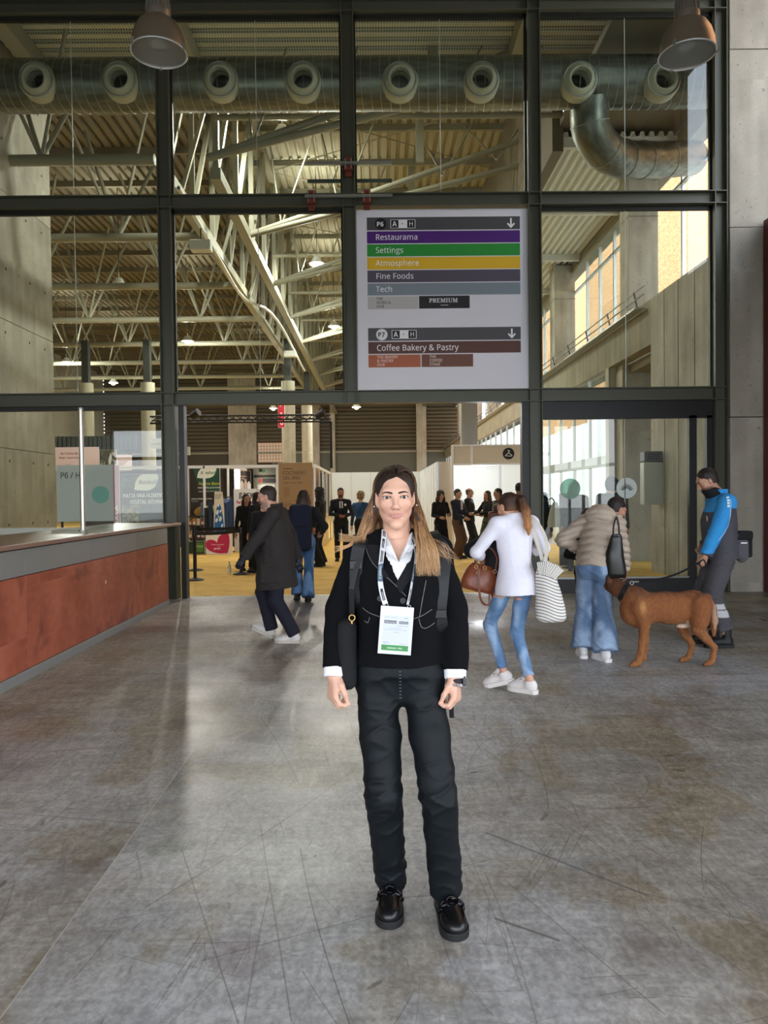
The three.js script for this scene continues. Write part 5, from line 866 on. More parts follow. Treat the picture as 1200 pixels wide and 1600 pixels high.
function person(o) {
  const H = o.H ?? 1.7, s = H / 1.72, m = o.male ? 1 : 0, cell = o.cell ?? 0.016, fine = o.headCell ?? cell * 0.42;
  const root = thing('person', o.label, 'person', [o.pos[0], o.y ?? 0, o.pos[1]], o.yaw ?? 0, o.group), p = o.pose ?? {}, skin = lin(o.skin ?? 0xd2a184);
  const hipY = (p.hip ?? 0.93) * s, T = new THREE.Matrix4().makeTranslation(p.hx ?? 0, hipY, p.hz ?? 0).multiply(new THREE.Matrix4().makeRotationFromEuler(new THREE.Euler(p.lean ?? 0, p.twist ?? 0, p.side ?? 0, 'YXZ')));
  const tp = (x, y, z) => V(x * s, y * s, z * s).applyMatrix4(T), sw = (o.sw ?? (m ? 0.185 : 0.16));
  const sh = { l: tp(sw, 0.455, -0.015), r: tp(-sw, 0.455, -0.015) }, neck = tp(0, 0.52, -0.015), hc = p.headAt ? V(...p.headAt) : tp(0, 0.675, 0.025);
  const wr = { l: V(...(p.lw ?? [0.27 * s, 0.8 * s, 0.04])), r: V(...(p.rw ?? [-0.27 * s, 0.8 * s, 0.04])) };
  const el = { l: p.le ? V(...p.le) : ik(sh.l, wr.l, 0.285 * s, 0.255 * s, V(...(p.lp ?? [0.5, 0, -1]))), r: p.re ? V(...p.re) : ik(sh.r, wr.r, 0.285 * s, 0.255 * s, V(...(p.rp ?? [-0.5, 0, -1]))) };
  const hip = { l: V((p.hx ?? 0) + 0.085 * s, hipY - 0.03 * s, p.hz ?? 0), r: V((p.hx ?? 0) - 0.085 * s, hipY - 0.03 * s, p.hz ?? 0) };
  const ft = { l: p.lf ?? [0.1, 0, 0, 0.15, 0], r: p.rf ?? [-0.1, 0, 0, -0.15, 0] }; // x, height, z, turn, pitch
  const fm = q => new THREE.Matrix4().makeTranslation(q[0], q[1], q[2]).multiply(new THREE.Matrix4().makeRotationFromEuler(new THREE.Euler(q[4] ?? 0, q[3] ?? 0, 0, 'YXZ')));
  const an = {}, kn = {}; for (const k of ['l', 'r']) { an[k] = V(0, 0.085, -0.02).applyMatrix4(fm(ft[k])); kn[k] = ik(hip[k], an[k], 0.43 * s, 0.425 * s, V(Math.sin(ft[k][3] ?? 0) * 0.6, 0, 1)); }
  const HM = new THREE.Matrix4().makeTranslation(hc.x, hc.y, hc.z).multiply(new THREE.Matrix4().makeRotationFromEuler(new THREE.Euler(...(p.head ?? [0, 0, 0]), 'YXZ'))).multiply(new THREE.Matrix4().makeScale(s, s, s));
  // body: one surface from head to feet
  const b = new Sdf(); b.stack([[-0.06, 0, 0, 0.12, 0.08], [0.0, 0, 0, 0.14, 0.09], [0.14, 0, 0, 0.11, 0.075], [0.32, 0, 0, 0.13, 0.085], [0.42, 0, -0.01, 0.12, 0.06], [0.5, 0, -0.015, 0.05, 0.045]].map(r => r.map((v, i) => v * s)), 0.03, T);
  b.cone(neck, V(0, -0.05, -0.018).applyMatrix4(HM), 0.054 * s, 0.05 * s, 0.02); b.cone(sh.l, sh.r, 0.045 * s, 0.045 * s, 0.03);
  for (const k of ['l', 'r']) { b.cone(sh[k], el[k], 0.042 * s, 0.034 * s, 0.02).cone(el[k], wr[k], 0.034 * s, 0.024 * s, 0.02); b.cone(hip[k], kn[k], 0.075 * s, 0.048 * s, 0.03).cone(kn[k], an[k], 0.046 * s, 0.034 * s, 0.02).cone(an[k], V(0, 0.045, 0.08).applyMatrix4(fm(ft[k])), 0.034, 0.026, 0.02); }
  const geos = [b.mesh(Math.max(cell, 0.012), skin)], hf = headField({ male: o.male, fine: o.fine, wide: o.wide });
  geos.push(hf.mesh(fine, headColor(skin, o)).applyMatrix4(HM));
  const handM = {};
  for (const k of ['l', 'r']) {
    if (o.noHands) continue; const y = el[k].clone().sub(wr[k]).normalize(), ph = V(...((k === 'l' ? p.lpalm : p.rpalm) ?? [k === 'l' ? -1 : 1, 0, -0.25])); ph.addScaledVector(y, -ph.dot(y)).normalize(); const z = ph.negate(), x = y.clone().cross(z);
    const hm = new THREE.Matrix4().makeBasis(x, y, z).setPosition(wr[k]); hm.multiply(new THREE.Matrix4().makeScale(s, s, s)); if (p[k + 'bend']) hm.multiply(new THREE.Matrix4().makeRotationX(p[k + 'bend'])); handM[k] = hm;
    // thumb side: forward when the palm faces the body
    const fwd = V(...((k === 'l' ? p.lthumb : p.rthumb) ?? [0, 0, 1])), mir = x.dot(fwd) < 0;
    if (o.gloves) geos.push(handField({ curl: p[k + 'curl'] ?? 0.45, mirror: mir, r: 1.12 }).mesh(o.handCell ?? fine, lin(o.gloves)).applyMatrix4(hm));
    else geos.push(handField({ curl: p[k + 'curl'] ?? 0.45, mirror: mir, r: o.handR ?? 1 }).mesh(o.handCell ?? fine, scalec(skin, 0.95)).applyMatrix4(hm));
  }
  const body = part('body', joinIndexed(geos), M.skin, root);
  if (o.eyes !== false) {
    eyesOf(body, HM, o);
    const bh = o.brow ?? 0x2a1c12; for (const q of [-1, 1]) { const bf = new Sdf(), pts = []; for (let i = 0; i <= 6; i++) { const t = i / 6, x = q * lerp(0.013, 0.047, t), y = 0.0165 + Math.sin(t * 2.2) * 0.0045 - (t > 0.7 ? (t - 0.7) * 0.012 : 0); pts.push([V(x, y, surfZ(hf, x, y) - 0.0006), lerp(0.0034, 0.0014, t * t) * (m ? 1.25 : 1)]); } bf.chain(pts, 0.002); part('eyebrow', bf.mesh(o.fine ? 0.001 : 0.003, lin(bh)).applyMatrix4(HM), M.hair, body); }
    if (o.fine) for (const q of [-1, 1]) { const pts = []; for (let i = 0; i <= 8; i++) { const t = i / 8 * 2 - 1, x = q * 0.032 + t * 0.0160, y = 0.0005 + t * q * 0.0009 + 0.0068 * Math.sqrt(Math.max(0, 1 - t * t * 0.93)); pts.push(V(x, y, surfZ(hf, x, y + 0.0012) + 0.0006)); } part('lash_line', tube(pts, 0.0009, 5, 24).applyMatrix4(HM), M.black, body); }
  }
  // trousers
  const B = o.bottom ?? {}; {
    const f = new Sdf(), hr = B.hip ?? 1; f.ell(V(p.hx ?? 0, hipY + 0.0, (p.hz ?? 0) - 0.01), 0.165 * s * hr, 0.13 * s, 0.108 * s * hr, 0.04); f.stack([[0, 0, 0, 0.155 * hr, 0.105], [0.12, 0, 0, 0.135 * hr, 0.098]].map(r => r.map(v => v * s)), 0.04, T);
    if (B.bum) for (const q of [-1, 1]) f.ell(V((p.hx ?? 0) + q * 0.075 * s, hipY - 0.03 * s, (p.hz ?? 0) - 0.07 * s), 0.078 * s * hr, 0.085 * s, 0.06 * s * hr, 0.04);
    for (const k of ['l', 'r']) { const e = an[k].clone().lerp(kn[k], B.crop ?? -0.03), tk = B.thigh ?? 0.092, mid = hip[k].clone().lerp(kn[k], 0.5); f.cone(hip[k], mid, tk * s, lerp(tk, B.knee ?? 0.066, 0.55) * s, 0.035).cone(mid, kn[k], lerp(tk, B.knee ?? 0.066, 0.55) * s, (B.knee ?? 0.066) * s, 0.02).cone(kn[k], e, (B.knee ?? 0.066) * s, (B.hem ?? 0.06) * s, 0.02, 1); }
    if (B.disp !== 0) { const a = B.disp ?? 0.004, ky = kn.l.y; f.disp = (x, y, z) => { const k = 0.5 + Math.exp(-(((y - ky) / 0.12) ** 2)) + Math.exp(-(((y - 0.16) / 0.1) ** 2)) + 0.8 * Math.exp(-(((y - hipY + 0.12) / 0.08) ** 2)); const rg = 1 - Math.abs(2 * noise3(x * 7 + y * 9 + 7, y * 17 - x * 10, z * 7) - 1), r2 = 1 - Math.abs(2 * noise3(x * 9 - y * 12, y * 15 + x * 9 + 4, z * 8 + 3) - 1); return a * k * (0.8 * rg * rg * rg + 0.6 * r2 * r2 * r2 * r2 - 0.45); }; }
    const g = f.mesh(B.cell ?? cell, B.paint ?? plain(lin(B.col ?? 0x20242c))); part(B.name ?? 'trousers', g, B.mat ?? M.cloth, root);
  }
  // top
  let topF; const C = o.top ?? {}; {
    const f = new Sdf(), w = C.w ?? 1, d = C.d ?? 1, hem = C.hem ?? -0.02, rows = C.rows ?? (m ? [[hem, 0, 0, 0.168, 0.118], [0.12, 0, 0, 0.155, 0.112], [0.3, 0, 0.005, 0.168, 0.118], [0.4, 0, -0.005, 0.17, 0.105], [0.47, 0, -0.015, 0.14, 0.075], [0.525, 0, -0.018, 0.07, 0.065]] : [[hem, 0, 0, 0.165, 0.115], [0.13, 0, 0, 0.128, 0.098], [0.29, 0, 0.008, 0.148, 0.118], [0.4, 0, -0.005, 0.15, 0.1], [0.47, 0, -0.015, 0.12, 0.07], [0.52, 0, -0.018, 0.062, 0.058]]);
    f.stack(rows.map(r => [r[0] * s, r[1] * s, r[2] * s, r[3] * s * w, r[4] * s * d]), 0.03, C.straight ? new THREE.Matrix4().makeTranslation(p.hx ?? 0, hipY, p.hz ?? 0) : T);
    f.cone(sh.l, tp(0.05, 0.495, -0.015), (C.sh ?? 0.062) * s, 0.05 * s, 0.03).cone(sh.r, tp(-0.05, 0.495, -0.015), (C.sh ?? 0.062) * s, 0.05 * s, 0.03);
    const ar = C.arm ?? 0.058, fr = C.fore ?? 0.048, cu = C.cuff ?? 0.04, sl = C.sleeve ?? 1;
    for (const k of ['l', 'r']) { if (sl <= 0) continue; f.cone(sh[k], el[k], ar * s, fr * s, 0.03); const e = el[k].clone().lerp(wr[k], sl); f.cone(el[k], e, fr * s, lerp(fr, cu, sl) * s, 0.02, 1); }
    if (C.collar) f.stack([[0.5, 0, -0.015, 0.07, 0.066], [0.5 + C.collar, 0, -0.01, 0.068 * (C.collarW ?? 1), 0.07 * (C.collarW ?? 1)]].map(r => r.map(v => v * s)), 0.012, T);
    for (const x of C.extra ?? []) x(f, { tp, sh, el, wr, s, hipY });
    const a = C.disp ?? 0.005; if (C.puff) f.disp = (x, y, z) => C.puff * (Math.abs(Math.sin((y + Math.abs(x) * 0.25) * 3.14159 / (C.pitch ?? 0.075))) - 0.5) + 0.004 * (noise3(x * 30, y * 30, z * 30) - 0.5); else if (a) f.disp = (x, y, z) => a * (noise3(x * 8 + y * 5, y * 11 - x * 6, z * 8) + 0.5 * noise3(x * 20, y * 30 + x * 10, z * 20) - 0.75);
    topF = f; part(C.name ?? 'jacket', f.mesh(C.cell ?? cell, C.paint ?? plain(lin(C.col ?? 0x111216))), C.mat ?? M.cloth, root);
  }
  // shoes
  if (o.shoes !== false) for (const k of ['l', 'r']) shoeParts({ cell: Math.max(0.006, fine), col: 0x141414, sole: 0x1a1a1a, ...(o.shoes ?? {}) }, root, fm(ft[k]));
  // hair
  const Hr = o.hair ?? {}; if (Hr.style !== 'none') {
    const f = new Sdf(), c0 = lin(Hr.col ?? 0x1a120c), c1 = lin(Hr.tip ?? Hr.col ?? 0x1a120c), L = Hr.len ?? 0.2, st = Hr.style ?? 'short', v = Hr.vol ?? 0;
    f.ell(V(0, 0.04 + v * 0.5, -0.022), 0.078 + v, 0.083 + v, 0.096 + v, 0.02);
    f.ell(V(0, -0.03, -0.045), 0.072 + v, 0.06, 0.06 + v, 0.03); f.ell(V(0, Hr.line ?? -0.032, 0.088), 0.067, 0.102, 0.07, 0.012, 1); if (st === 'short' || st === 'bald') { f.ell(V(0, -0.085, 0.0), 0.12, 0.06, 0.1, 0.015, 1); for (const q of [-1, 1]) f.ell(V(q * 0.085, -0.02, 0.01), 0.02, 0.035, 0.03, 0.006, 1); }
    if (st === 'bald') f.ell(V(0, 0.09, 0.0), 0.075, 0.075, 0.1, 0.01, 1);
    if (st === 'long') { f.stack([[-L, 0, -0.055 + (Hr.back ?? 0), 0.085 + v, 0.045], [-L * 0.5, 0, -0.06, 0.1 + v, 0.06], [-0.02, 0, -0.04, 0.085 + v, 0.07]], 0.03); for (const q of [-1, 1]) f.chain([[V(q * 0.072, 0.02, 0.01), 0.02], [V(q * 0.086, -0.08, 0.005), 0.024 + v * 0.3], [V(q * 0.095, -L * 0.75, 0.0), 0.022 + v * 0.4]], 0.025); }
    if (st === 'pony') { f.ell(V(0, 0.055, -0.115), 0.022, 0.022, 0.022, 0.01); f.chain([[V(0, 0.055, -0.12), 0.02], [V(Hr.px ?? 0, 0.02, -0.16), 0.032], [V((Hr.px ?? 0) * 1.5, -0.08, -0.17), 0.038], [V((Hr.px ?? 0) * 2, -L * 0.75, -0.15), 0.03], [V((Hr.px ?? 0) * 2.3, -L, -0.14), 0.01]], 0.015); f.ell(V(0, -0.085, 0), 0.12, 0.05, 0.12, 0.015, 1); for (const q of [-1, 1]) f.ell(V(q * 0.085, -0.025, 0.01), 0.02, 0.035, 0.03, 0.006, 1); }
    const cu = Hr.curl ?? 0; f.disp = cu ? (x, y, z) => cu * (noise3(x * 38, y * 38, z * 38) - 0.45) : (x, y, z) => 0.004 * (noise3(x * 90, y * 9, z * 90) - 0.5) + 0.003 * (noise3(x * 220, y * 16, z * 220) - 0.5);
    const g = f.mesh(Hr.cell ?? fine * 0.9, (x, y, z) => { const t = Hr.tip ? sstep(0.03, -L * 0.8, y) : 0; return scalec(mixc(c0, c1, t), 0.6 + 0.8 * noise3(x * 150, y * 10, z * 150)); }).applyMatrix4(HM);
    part('hair', g, M.hair, root);
  }
  return { root, body, HM, T, tp, sh, el, wr, handM, an, kn, s, hipY, hf, fm, ft, neck, topF };
}

// ---------- the woman in the dark suit ----------
function strand(cv, n, r0, col, side = 4) { // tapered hair lock along a curve
  const fr = cv.computeFrenetFrames(n), pos = [], nr = [], cl = [], idx = [];
  for (let i = 0; i <= n; i++) { const t = i / n, p = cv.getPointAt(t), r = r0 * (t < 0.1 ? 0.5 + 5 * t : 1) * (t > 0.72 ? Math.max(0.12, 1 - (t - 0.72) * 3.1) : 1), c = col(t, p);
    for (let k = 0; k < side; k++) { const a = k / side * 6.2832, d = fr.normals[i].clone().multiplyScalar(Math.cos(a)).addScaledVector(fr.binormals[i], Math.sin(a)); pos.push(p.x + d.x * r, p.y + d.y * r, p.z + d.z * r); nr.push(d.x, d.y, d.z); cl.push(...c); }
    if (i) for (let k = 0; k < side; k++) { const a = (i - 1) * side + k, b = (i - 1) * side + (k + 1) % side; idx.push(a, b, b + side, a, b + side, a + side); } }
  const g = new THREE.BufferGeometry(); g.setAttribute('position', new THREE.Float32BufferAttribute(pos, 3)); g.setAttribute('normal', new THREE.Float32BufferAttribute(nr, 3)); g.setAttribute('uv', new THREE.BufferAttribute(new Float32Array(pos.length / 3 * 2), 2)); g.setAttribute('color', new THREE.Float32BufferAttribute(cl, 3)); g.setIndex(idx); return g;
}
{
  const black = lin(0x07070a), wx = 0.08, wz = -2.8;
  const vneck = f => { // open front of the jacket
    f.put((x, y, z) => { const w = (y - 1.262) * 0.42; return Math.max(Math.abs(x + 0.008 - (y - 1.26) * 0.06) - w, 0.02 - z, 1.262 - y) * 0.9; }, V(0, 1.38, 0.1), 0.2, 0.004, 1); };
  const W = person({
    label: 'woman in black velvet jacket and dark trousers facing the camera', pos: [wx, wz], H: 1.7, cell: 0.009, headCell: 0.0022, handCell: 0.003, fine: true, skin: 0xd6a78e, sw: 0.148, wide: 0.9, brow: 0x2c1b12, iris: 0x4b2b1a, lip: [0.5, 0.225, 0.19],
    pose: { hx: -0.005, headAt: [-0.014, 1.572, 0.022], head: [-0.02, 0.0, 0.02], lw: [0.203, 0.905, 0.05], rw: [-0.247, 0.92, 0.06], le: [0.21, 1.14, -0.035], re: [-0.232, 1.15, -0.03], lf: [0.165, 0, 0.05, 0.12, 0], rf: [-0.045, 0, -0.03, -0.08, 0], lcurl: 0.95, rcurl: 0.9, lpalm: [-1, 0, -0.5], rpalm: [1, 0, -0.55] },
    top: { cell: 0.007, name: 'jacket', paint: plain(black, 0.5), mat: phy(0xffffff, 0.95, { vertexColors: true, specularIntensity: 0.4 }), disp: 0.01, rows: [[0.03, 0, 0, 0.18, 0.132], [0.17, 0, 0, 0.158, 0.12], [0.3, 0, 0.006, 0.168, 0.13], [0.4, 0, -0.004, 0.168, 0.108], [0.46, 0, -0.015, 0.14, 0.082], [0.51, 0, -0.018, 0.075, 0.066]], arm: 0.056, fore: 0.053, cuff: 0.05, sleeve: 0.93, sh: 0.06, extra: [f => vneck(f)] },
    bottom: { cell: 0.008, paint: (x, y, z) => scalec(lin(0x0c1114), 0.85 + 0.3 * noise3(x * 90, y * 90, z * 90)), mat: phy(0xffffff, 0.6, { vertexColors: true, specularIntensity: 0.45 }), thigh: 0.083, knee: 0.067, hem: 0.062, hip: 1.04, crop: -0.02, disp: 0.0065 },
    shoes: { col: 0x0a0a0c, sole: 0x0c0c0c, gloss: true, soleH: 0.028, low: 0.95, len: 0.255, w: 0.047, cell: 0.005, top: 0.09 }, hair: { style: 'none' }, eyes: true,
  });
  const root = W.root, F = W.topF, front = (x, y) => { let z = 0.35; while (z > -0.1 && F.ev(x, y, z) > 0) z -= 0.001; return z; };
  const L = (u, v) => [(u - 590) / 412 - wx, EYE + (775 - v) / 412];                 // photograph position on her, in metres
  const on = (u, v, lift = 0.003) => { const [x, y] = L(u, v); return V(x, y, front(x, y) + lift); };
  // shirt in the neckline
  { const f = new Sdf(), s = W.s; f.stack([[0.2, 0, 0.012, 0.12, 0.1], [0.34, 0, 0.018, 0.13, 0.1], [0.42, 0, 0.008, 0.12, 0.088], [0.475, 0, -0.008, 0.085, 0.072], [0.53, 0, -0.014, 0.062, 0.064]].map(r => r.map(v => v * s)), 0.02, W.T);
    f.put((x, y, z) => { const w = (y - 1.335) * 0.47; return Math.max(Math.abs(x + 0.006) - w, 0.01 - z, 1.335 - y) * 0.9; }, V(0, 1.42, 0.08), 0.16, 0.004, 1);
    f.disp = (x, y, z) => 0.004 * (noise3(x * 40, y * 12, z * 40) - 0.5);
    const sh = part('shirt', f.mesh(0.006, plain([0.8, 0.8, 0.8], 0.06)), M.cloth, root);
    // collar leaves
    for (const q of [-1, 1]) { const c = -0.006, pts = q < 0 ? [[-0.062, 1.425, -0.005], [-0.05, 1.44, 0.03], [-0.03, 1.4, 0.082], [-0.006, 1.337, 0.112], [-0.03, 1.36, 0.112], [-0.066, 1.385, 0.075], [-0.08, 1.4, 0.02]] : [[0.06, 1.43, -0.005], [0.048, 1.445, 0.03], [0.026, 1.4, 0.082], [-0.004, 1.337, 0.112], [0.022, 1.375, 0.112], [0.034, 1.372, 0.108], [0.064, 1.4, 0.07], [0.076, 1.41, 0.02]];
      const ctr = V(0, 0, 0); pts.forEach(p => ctr.add(V(...p))); ctr.divideScalar(pts.length); ctr.z += 0.006; const pos = []; for (let i = 0; i < pts.length; i++) { const a = pts[i], b = pts[(i + 1) % pts.length]; pos.push(...ctr.toArray(), ...a, ...b); pos.push(ctr.x, ctr.y, ctr.z - 0.004, b[0], b[1], b[2] - 0.004, a[0], a[1], a[2] - 0.004); pos.push(...a, a[0], a[1], a[2] - 0.004, ...b, ...b, a[0], a[1], a[2] - 0.004, b[0], b[1], b[2] - 0.004); }
      const g = new THREE.BufferGeometry(); g.setAttribute('position', new THREE.Float32BufferAttribute(pos, 3)); g.computeVertexNormals(); part('collar', g, std(0xe9e9ea, 0.8, { side: THREE.DoubleSide }), sh); } }
  // shirt cuffs beyond the sleeves
  for (const k of ['l', 'r']) { const f = new Sdf(), a = W.el[k].clone().lerp(W.wr[k], 0.88), b = W.el[k].clone().lerp(W.wr[k], 1.05); f.cone(a, b, 0.043, 0.04, 0.01, 1); part('shirt_cuff', f.mesh(0.005, plain([0.82, 0.82, 0.82], 0.05)), M.cloth, root); }
  // lapels: raised leaves with pale edge stitching
  const lapel = (uv) => { const pts = uv.map(([u, v]) => on(u, v, 0.004)), ctr = V(0, 0, 0); pts.forEach(p => ctr.add(p)); ctr.divideScalar(pts.length); ctr.z = front(ctr.x, ctr.y) + 0.012; const pos = []; for (let i = 0; i < pts.length; i++) { const a = pts[i], b = pts[(i + 1) % pts.length]; for (const tri of [[ctr, a, b], [V(ctr.x, ctr.y, ctr.z - 0.01), V(b.x, b.y, b.z - 0.01), V(a.x, a.y, a.z - 0.01)]]) for (const p of tri) pos.push(p.x, p.y, p.z); } const g = new THREE.BufferGeometry(); g.setAttribute('position', new THREE.Float32BufferAttribute(pos, 3)); g.computeVertexNormals(); return g; };
  const velvet = std(0x08080b, 0.95, { side: THREE.DoubleSide });
  part('lapel', lapel([[571, 849], [580, 874], [596, 894], [628, 925], [612, 905], [596, 880], [590, 850]]), velvet, root); part('lapel', lapel([[648, 850], [655, 872], [645, 892], [622, 921], [616, 906], [632, 880], [642, 852]]), velvet, root);
  const stitch = std(0x8f8d88, 0.8), line = (uv, r = 0.0009) => part('stitch_line', tube(uv.map(([u, v]) => on(u, v, 0.002)), r, 4, uv.length * 6), stitch, root);
  line([[571, 849], [574, 862], [581, 876], [591, 886]]); line([[598, 893], [615, 908], [631, 925]]); line([[662, 903], [655, 935], [651, 958]]); line([[642, 960], [655, 956], [671, 948]]); line([[650, 960], [654, 973], [659, 976], [667, 974], [675, 970]]); line([[565, 945], [575, 951], [591, 956]]); line([[568, 965], [573, 967], [576, 958]]);
  for (const [u, v] of [[592, 928], [626, 931], [596, 965], [628, 968]]) { const p = on(u, v, 0.004); part('button', new THREE.CylinderGeometry(0.011, 0.012, 0.006, 20).rotateX(Math.PI / 2).translate(p.x, p.y, p.z), M.blackGloss, root); }
  // trouser details: fly stitching, belt loops
  { const g = []; for (let k = 0; k < 9; k++) g.push(bx(-0.004, 0.004, -0.001, 0.001, -0.001, 0.001).translate(-0.005, 0.94 - k * 0.012, 0.123)); part('fly_stitch', g, std(0x59636c, 0.8), root); }
  // loafer chains
  for (const k of ['l', 'r']) { const m = W.fm(W.ft[k]); for (let i = -1; i <= 1; i++) part('shoe_chain', new THREE.TorusGeometry(i ? 0.014 : 0.018, 0.0048, 8, 20).scale(1.25, 1, 1).rotateX(-0.95 + Math.abs(i) * 0.1).rotateZ(i * -0.5).translate(i * 0.027, 0.094 - Math.abs(i) * 0.013, 0.078).applyMatrix4(m), std(0x1a1a1c, 0.18, { metalness: 0.7 }), root); part('shoe_saddle', tube([V(-0.047, 0.05, 0.06), V(-0.032, 0.076, 0.072), V(0, 0.086, 0.078), V(0.032, 0.076, 0.072), V(0.047, 0.05, 0.06)], 0.008, 6, 20).applyMatrix4(m), M.blackGloss, root); part('apron_seam', tube([V(-0.036, 0.07, 0.09), V(-0.033, 0.063, 0.13), V(-0.018, 0.056, 0.152), V(0.018, 0.056, 0.152), V(0.033, 0.063, 0.13), V(0.036, 0.07, 0.09)], 0.0045, 6, 30).applyMatrix4(m), M.blackGloss, root); }
  // hair
  {
    const hc = V(-0.014, 1.572, 0.022), c0 = lin(0x2b1a10), c1 = lin(0x7a5433), c2 = lin(0xbd9468), c3 = lin(0xd8b285), G = [];
    const col = j => (t) => { const k = clamp(t * 1.0 + j * 0.35 - 0.1); return scalec(k < 0.42 ? mixc(c0, c1, k / 0.42) : k < 0.75 ? mixc(c1, c2, (k - 0.42) / 0.33) : mixc(c2, c3, (k - 0.75) / 0.25), 0.75 + (j + 0.5) * 0.5); };
    // scalp volume and inner masses
    const f = new Sdf(); f.ell(V(0, 0.036, -0.022), 0.075, 0.08, 0.094, 0.02); f.ell(V(0, -0.03, -0.045), 0.07, 0.06, 0.055, 0.03); f.ell(V(0.004, -0.022, 0.094), 0.07, 0.104, 0.07, 0.008, 1); for (const q of [-1, 1]) f.ell(V(0.004 + q * 0.03, 0.012, 0.094), 0.034, 0.058, 0.058, 0.01, 1);
    f.chain([[V(0.066, 0.0, -0.045), 0.016], [V(0.084, -0.08, -0.04), 0.018], [V(0.1, -0.14, 0.005), 0.018], [V(0.115, -0.2, 0.07), 0.014]], 0.02);
    f.chain([[V(-0.072, 0.0, -0.045), 0.02], [V(-0.092, -0.07, -0.045), 0.026], [V(-0.105, -0.13, -0.04), 0.026], [V(-0.13, -0.165, -0.03), 0.018]], 0.02); f.chain([[V(0, -0.02, -0.09), 0.06], [V(0, -0.16, -0.1), 0.06]], 0.03);
    f.disp = (x, y, z) => 0.004 * (noise3(x * 120, y * 10, z * 120) - 0.5);
    const hair = part('hair', f.mesh(0.004, (x, y, z) => scalec(mixc(c0, c1, sstep(0.0, -0.16, y)), 0.8)).translate(hc.x, hc.y, hc.z), M.hair, root);
    for (let i = 0; i < 1900; i++) {
      const q = i % 2 ? 1 : -1, u = rnd() ** 0.8, j = rr(-0.5, 0.5), back = u > 0.7; const z0 = lerp(0.87, -0.85, u), pts = [], lay = rr(0, 0.008);
      for (const th of [0.04, 0.5, 0.95, 1.35, 1.65]) { const ss = z0 - 0.95 * (1 - u) * clamp(th / 1.4) ** 0.75, k = Math.sqrt(Math.max(0.05, 1 - ss * ss)); pts.push(V(0.006 * (1 - th * 0.6) + q * (0.0765 * k + lay) * Math.sin(th), 0.036 + (0.083 * k + lay) * Math.cos(th) * (th > 1.57 ? 1.6 : 1), -0.021 + 0.098 * ss)); }
      if (q > 0) { if (back && rnd() < 0.35) pts.push(V(0.05 + rr(-0.02, 0.03), -0.1, -0.08), V(0.07 + rr(-0.03, 0.03), -0.22 + rr(0, 0.05), -0.09)); else { const e = rnd(), w = rr(-0.012, 0.012); pts.push(V(0.084 + w + e * 0.012, -0.055, -0.03 + rr(-0.02, 0.022)), V(0.082 + w + e * 0.03, -0.12, 0.02 + rr(-0.02, 0.02)), V(0.082 + e * 0.06 + w, -0.19, 0.1 + rr(-0.012, 0.016)), V(0.072 + e * 0.082 + w * 0.6, -0.262 + rr(-0.022, 0.03), 0.122 + rr(-0.012, 0.014))); } }
      else { const e = rnd(), w = rr(-0.012, 0.012); if (back && rnd() < 0.4) pts.push(V(-0.06 + w, -0.1, -0.08), V(-0.08 + w, -0.22, -0.1)); else pts.push(V(-0.092 - e * 0.014 + w, -0.06, -0.035 + rr(-0.02, 0.02)), V(-0.096 - e * 0.03 + w, -0.11, -0.03 + rr(-0.02, 0.03)), V(-0.11 - e * 0.05, -0.142 - e * 0.012 + w * 0.5, -0.01 + rr(-0.02, 0.03)), V(-0.11 - e * 0.105, -0.158 + e * 0.02 + rr(-0.02, 0.012), 0.01 + rr(-0.02, 0.03))); }
      G.push(strand(new THREE.CatmullRomCurve3(pts), 18, rr(0.0007, 0.0017), col(j)));
    }
    for (let i = 0; i < 26; i++) { const a = V(0.09 + rr(0, 0.03), -0.13, 0.03), b = V(0.16 + rr(0, 0.03), -0.19 + rr(-0.03, 0.02), 0.08), e = V(0.19 + rr(-0.02, 0.05), -0.23 + rr(-0.02, 0.02), 0.05); G.push(strand(new THREE.CatmullRomCurve3([V(0.075, -0.05, 0), a, b, e]), 14, 0.0008, col(0.1))); const a2 = V(-0.1, -0.1, 0), b2 = V(-0.15 - rr(0, 0.03), -0.17, 0.02), e2 = V(-0.22 - rr(0, 0.02), -0.175 - rr(0, 0.03), 0.03); G.push(strand(new THREE.CatmullRomCurve3([V(-0.09, -0.04, 0), a2, b2, e2]), 14, 0.0008, col(0.1))); }
    part('locks', joinIndexed(G).translate(hc.x, hc.y, hc.z), M.hair, hair);
    for (const q of [-1, 1]) { part('ear_stud', new THREE.SphereGeometry(0.0035, 12, 8).translate(q * 0.081, -0.03, 0.012).applyMatrix4(W.HM), std(0xd9d6d0, 0.2, { metalness: 0.6 }), root); }
  }
  // finger nails are too small to see; ring, watch and beads on her left wrist
  const wl = V(...Object.values(W.wr.l.clone().lerp(W.el.l, 0.03))), dir = W.el.l.clone().sub(W.wr.l).normalize(), Q = new THREE.Quaternion().setFromUnitVectors(V(0, 1, 0), dir);
  const put = (g, off = 0) => g.applyQuaternion(Q).translate(wl.x + dir.x * off + wx, wl.y + dir.y * off, wl.z + dir.z * off + wz);
  const wt = thing('wristwatch', 'black wristwatch on the main woman\'s left wrist', 'watch'); part('strap', put(new THREE.TorusGeometry(0.031, 0.004, 8, 30).rotateX(Math.PI / 2).scale(1, 1.9, 0.95), -0.03), M.black, wt); part('case', put(new RoundedBoxGeometry(0.012, 0.036, 0.034, 2, 0.004).translate(0.03, 0, 0.012), -0.03), M.blackGloss, wt);
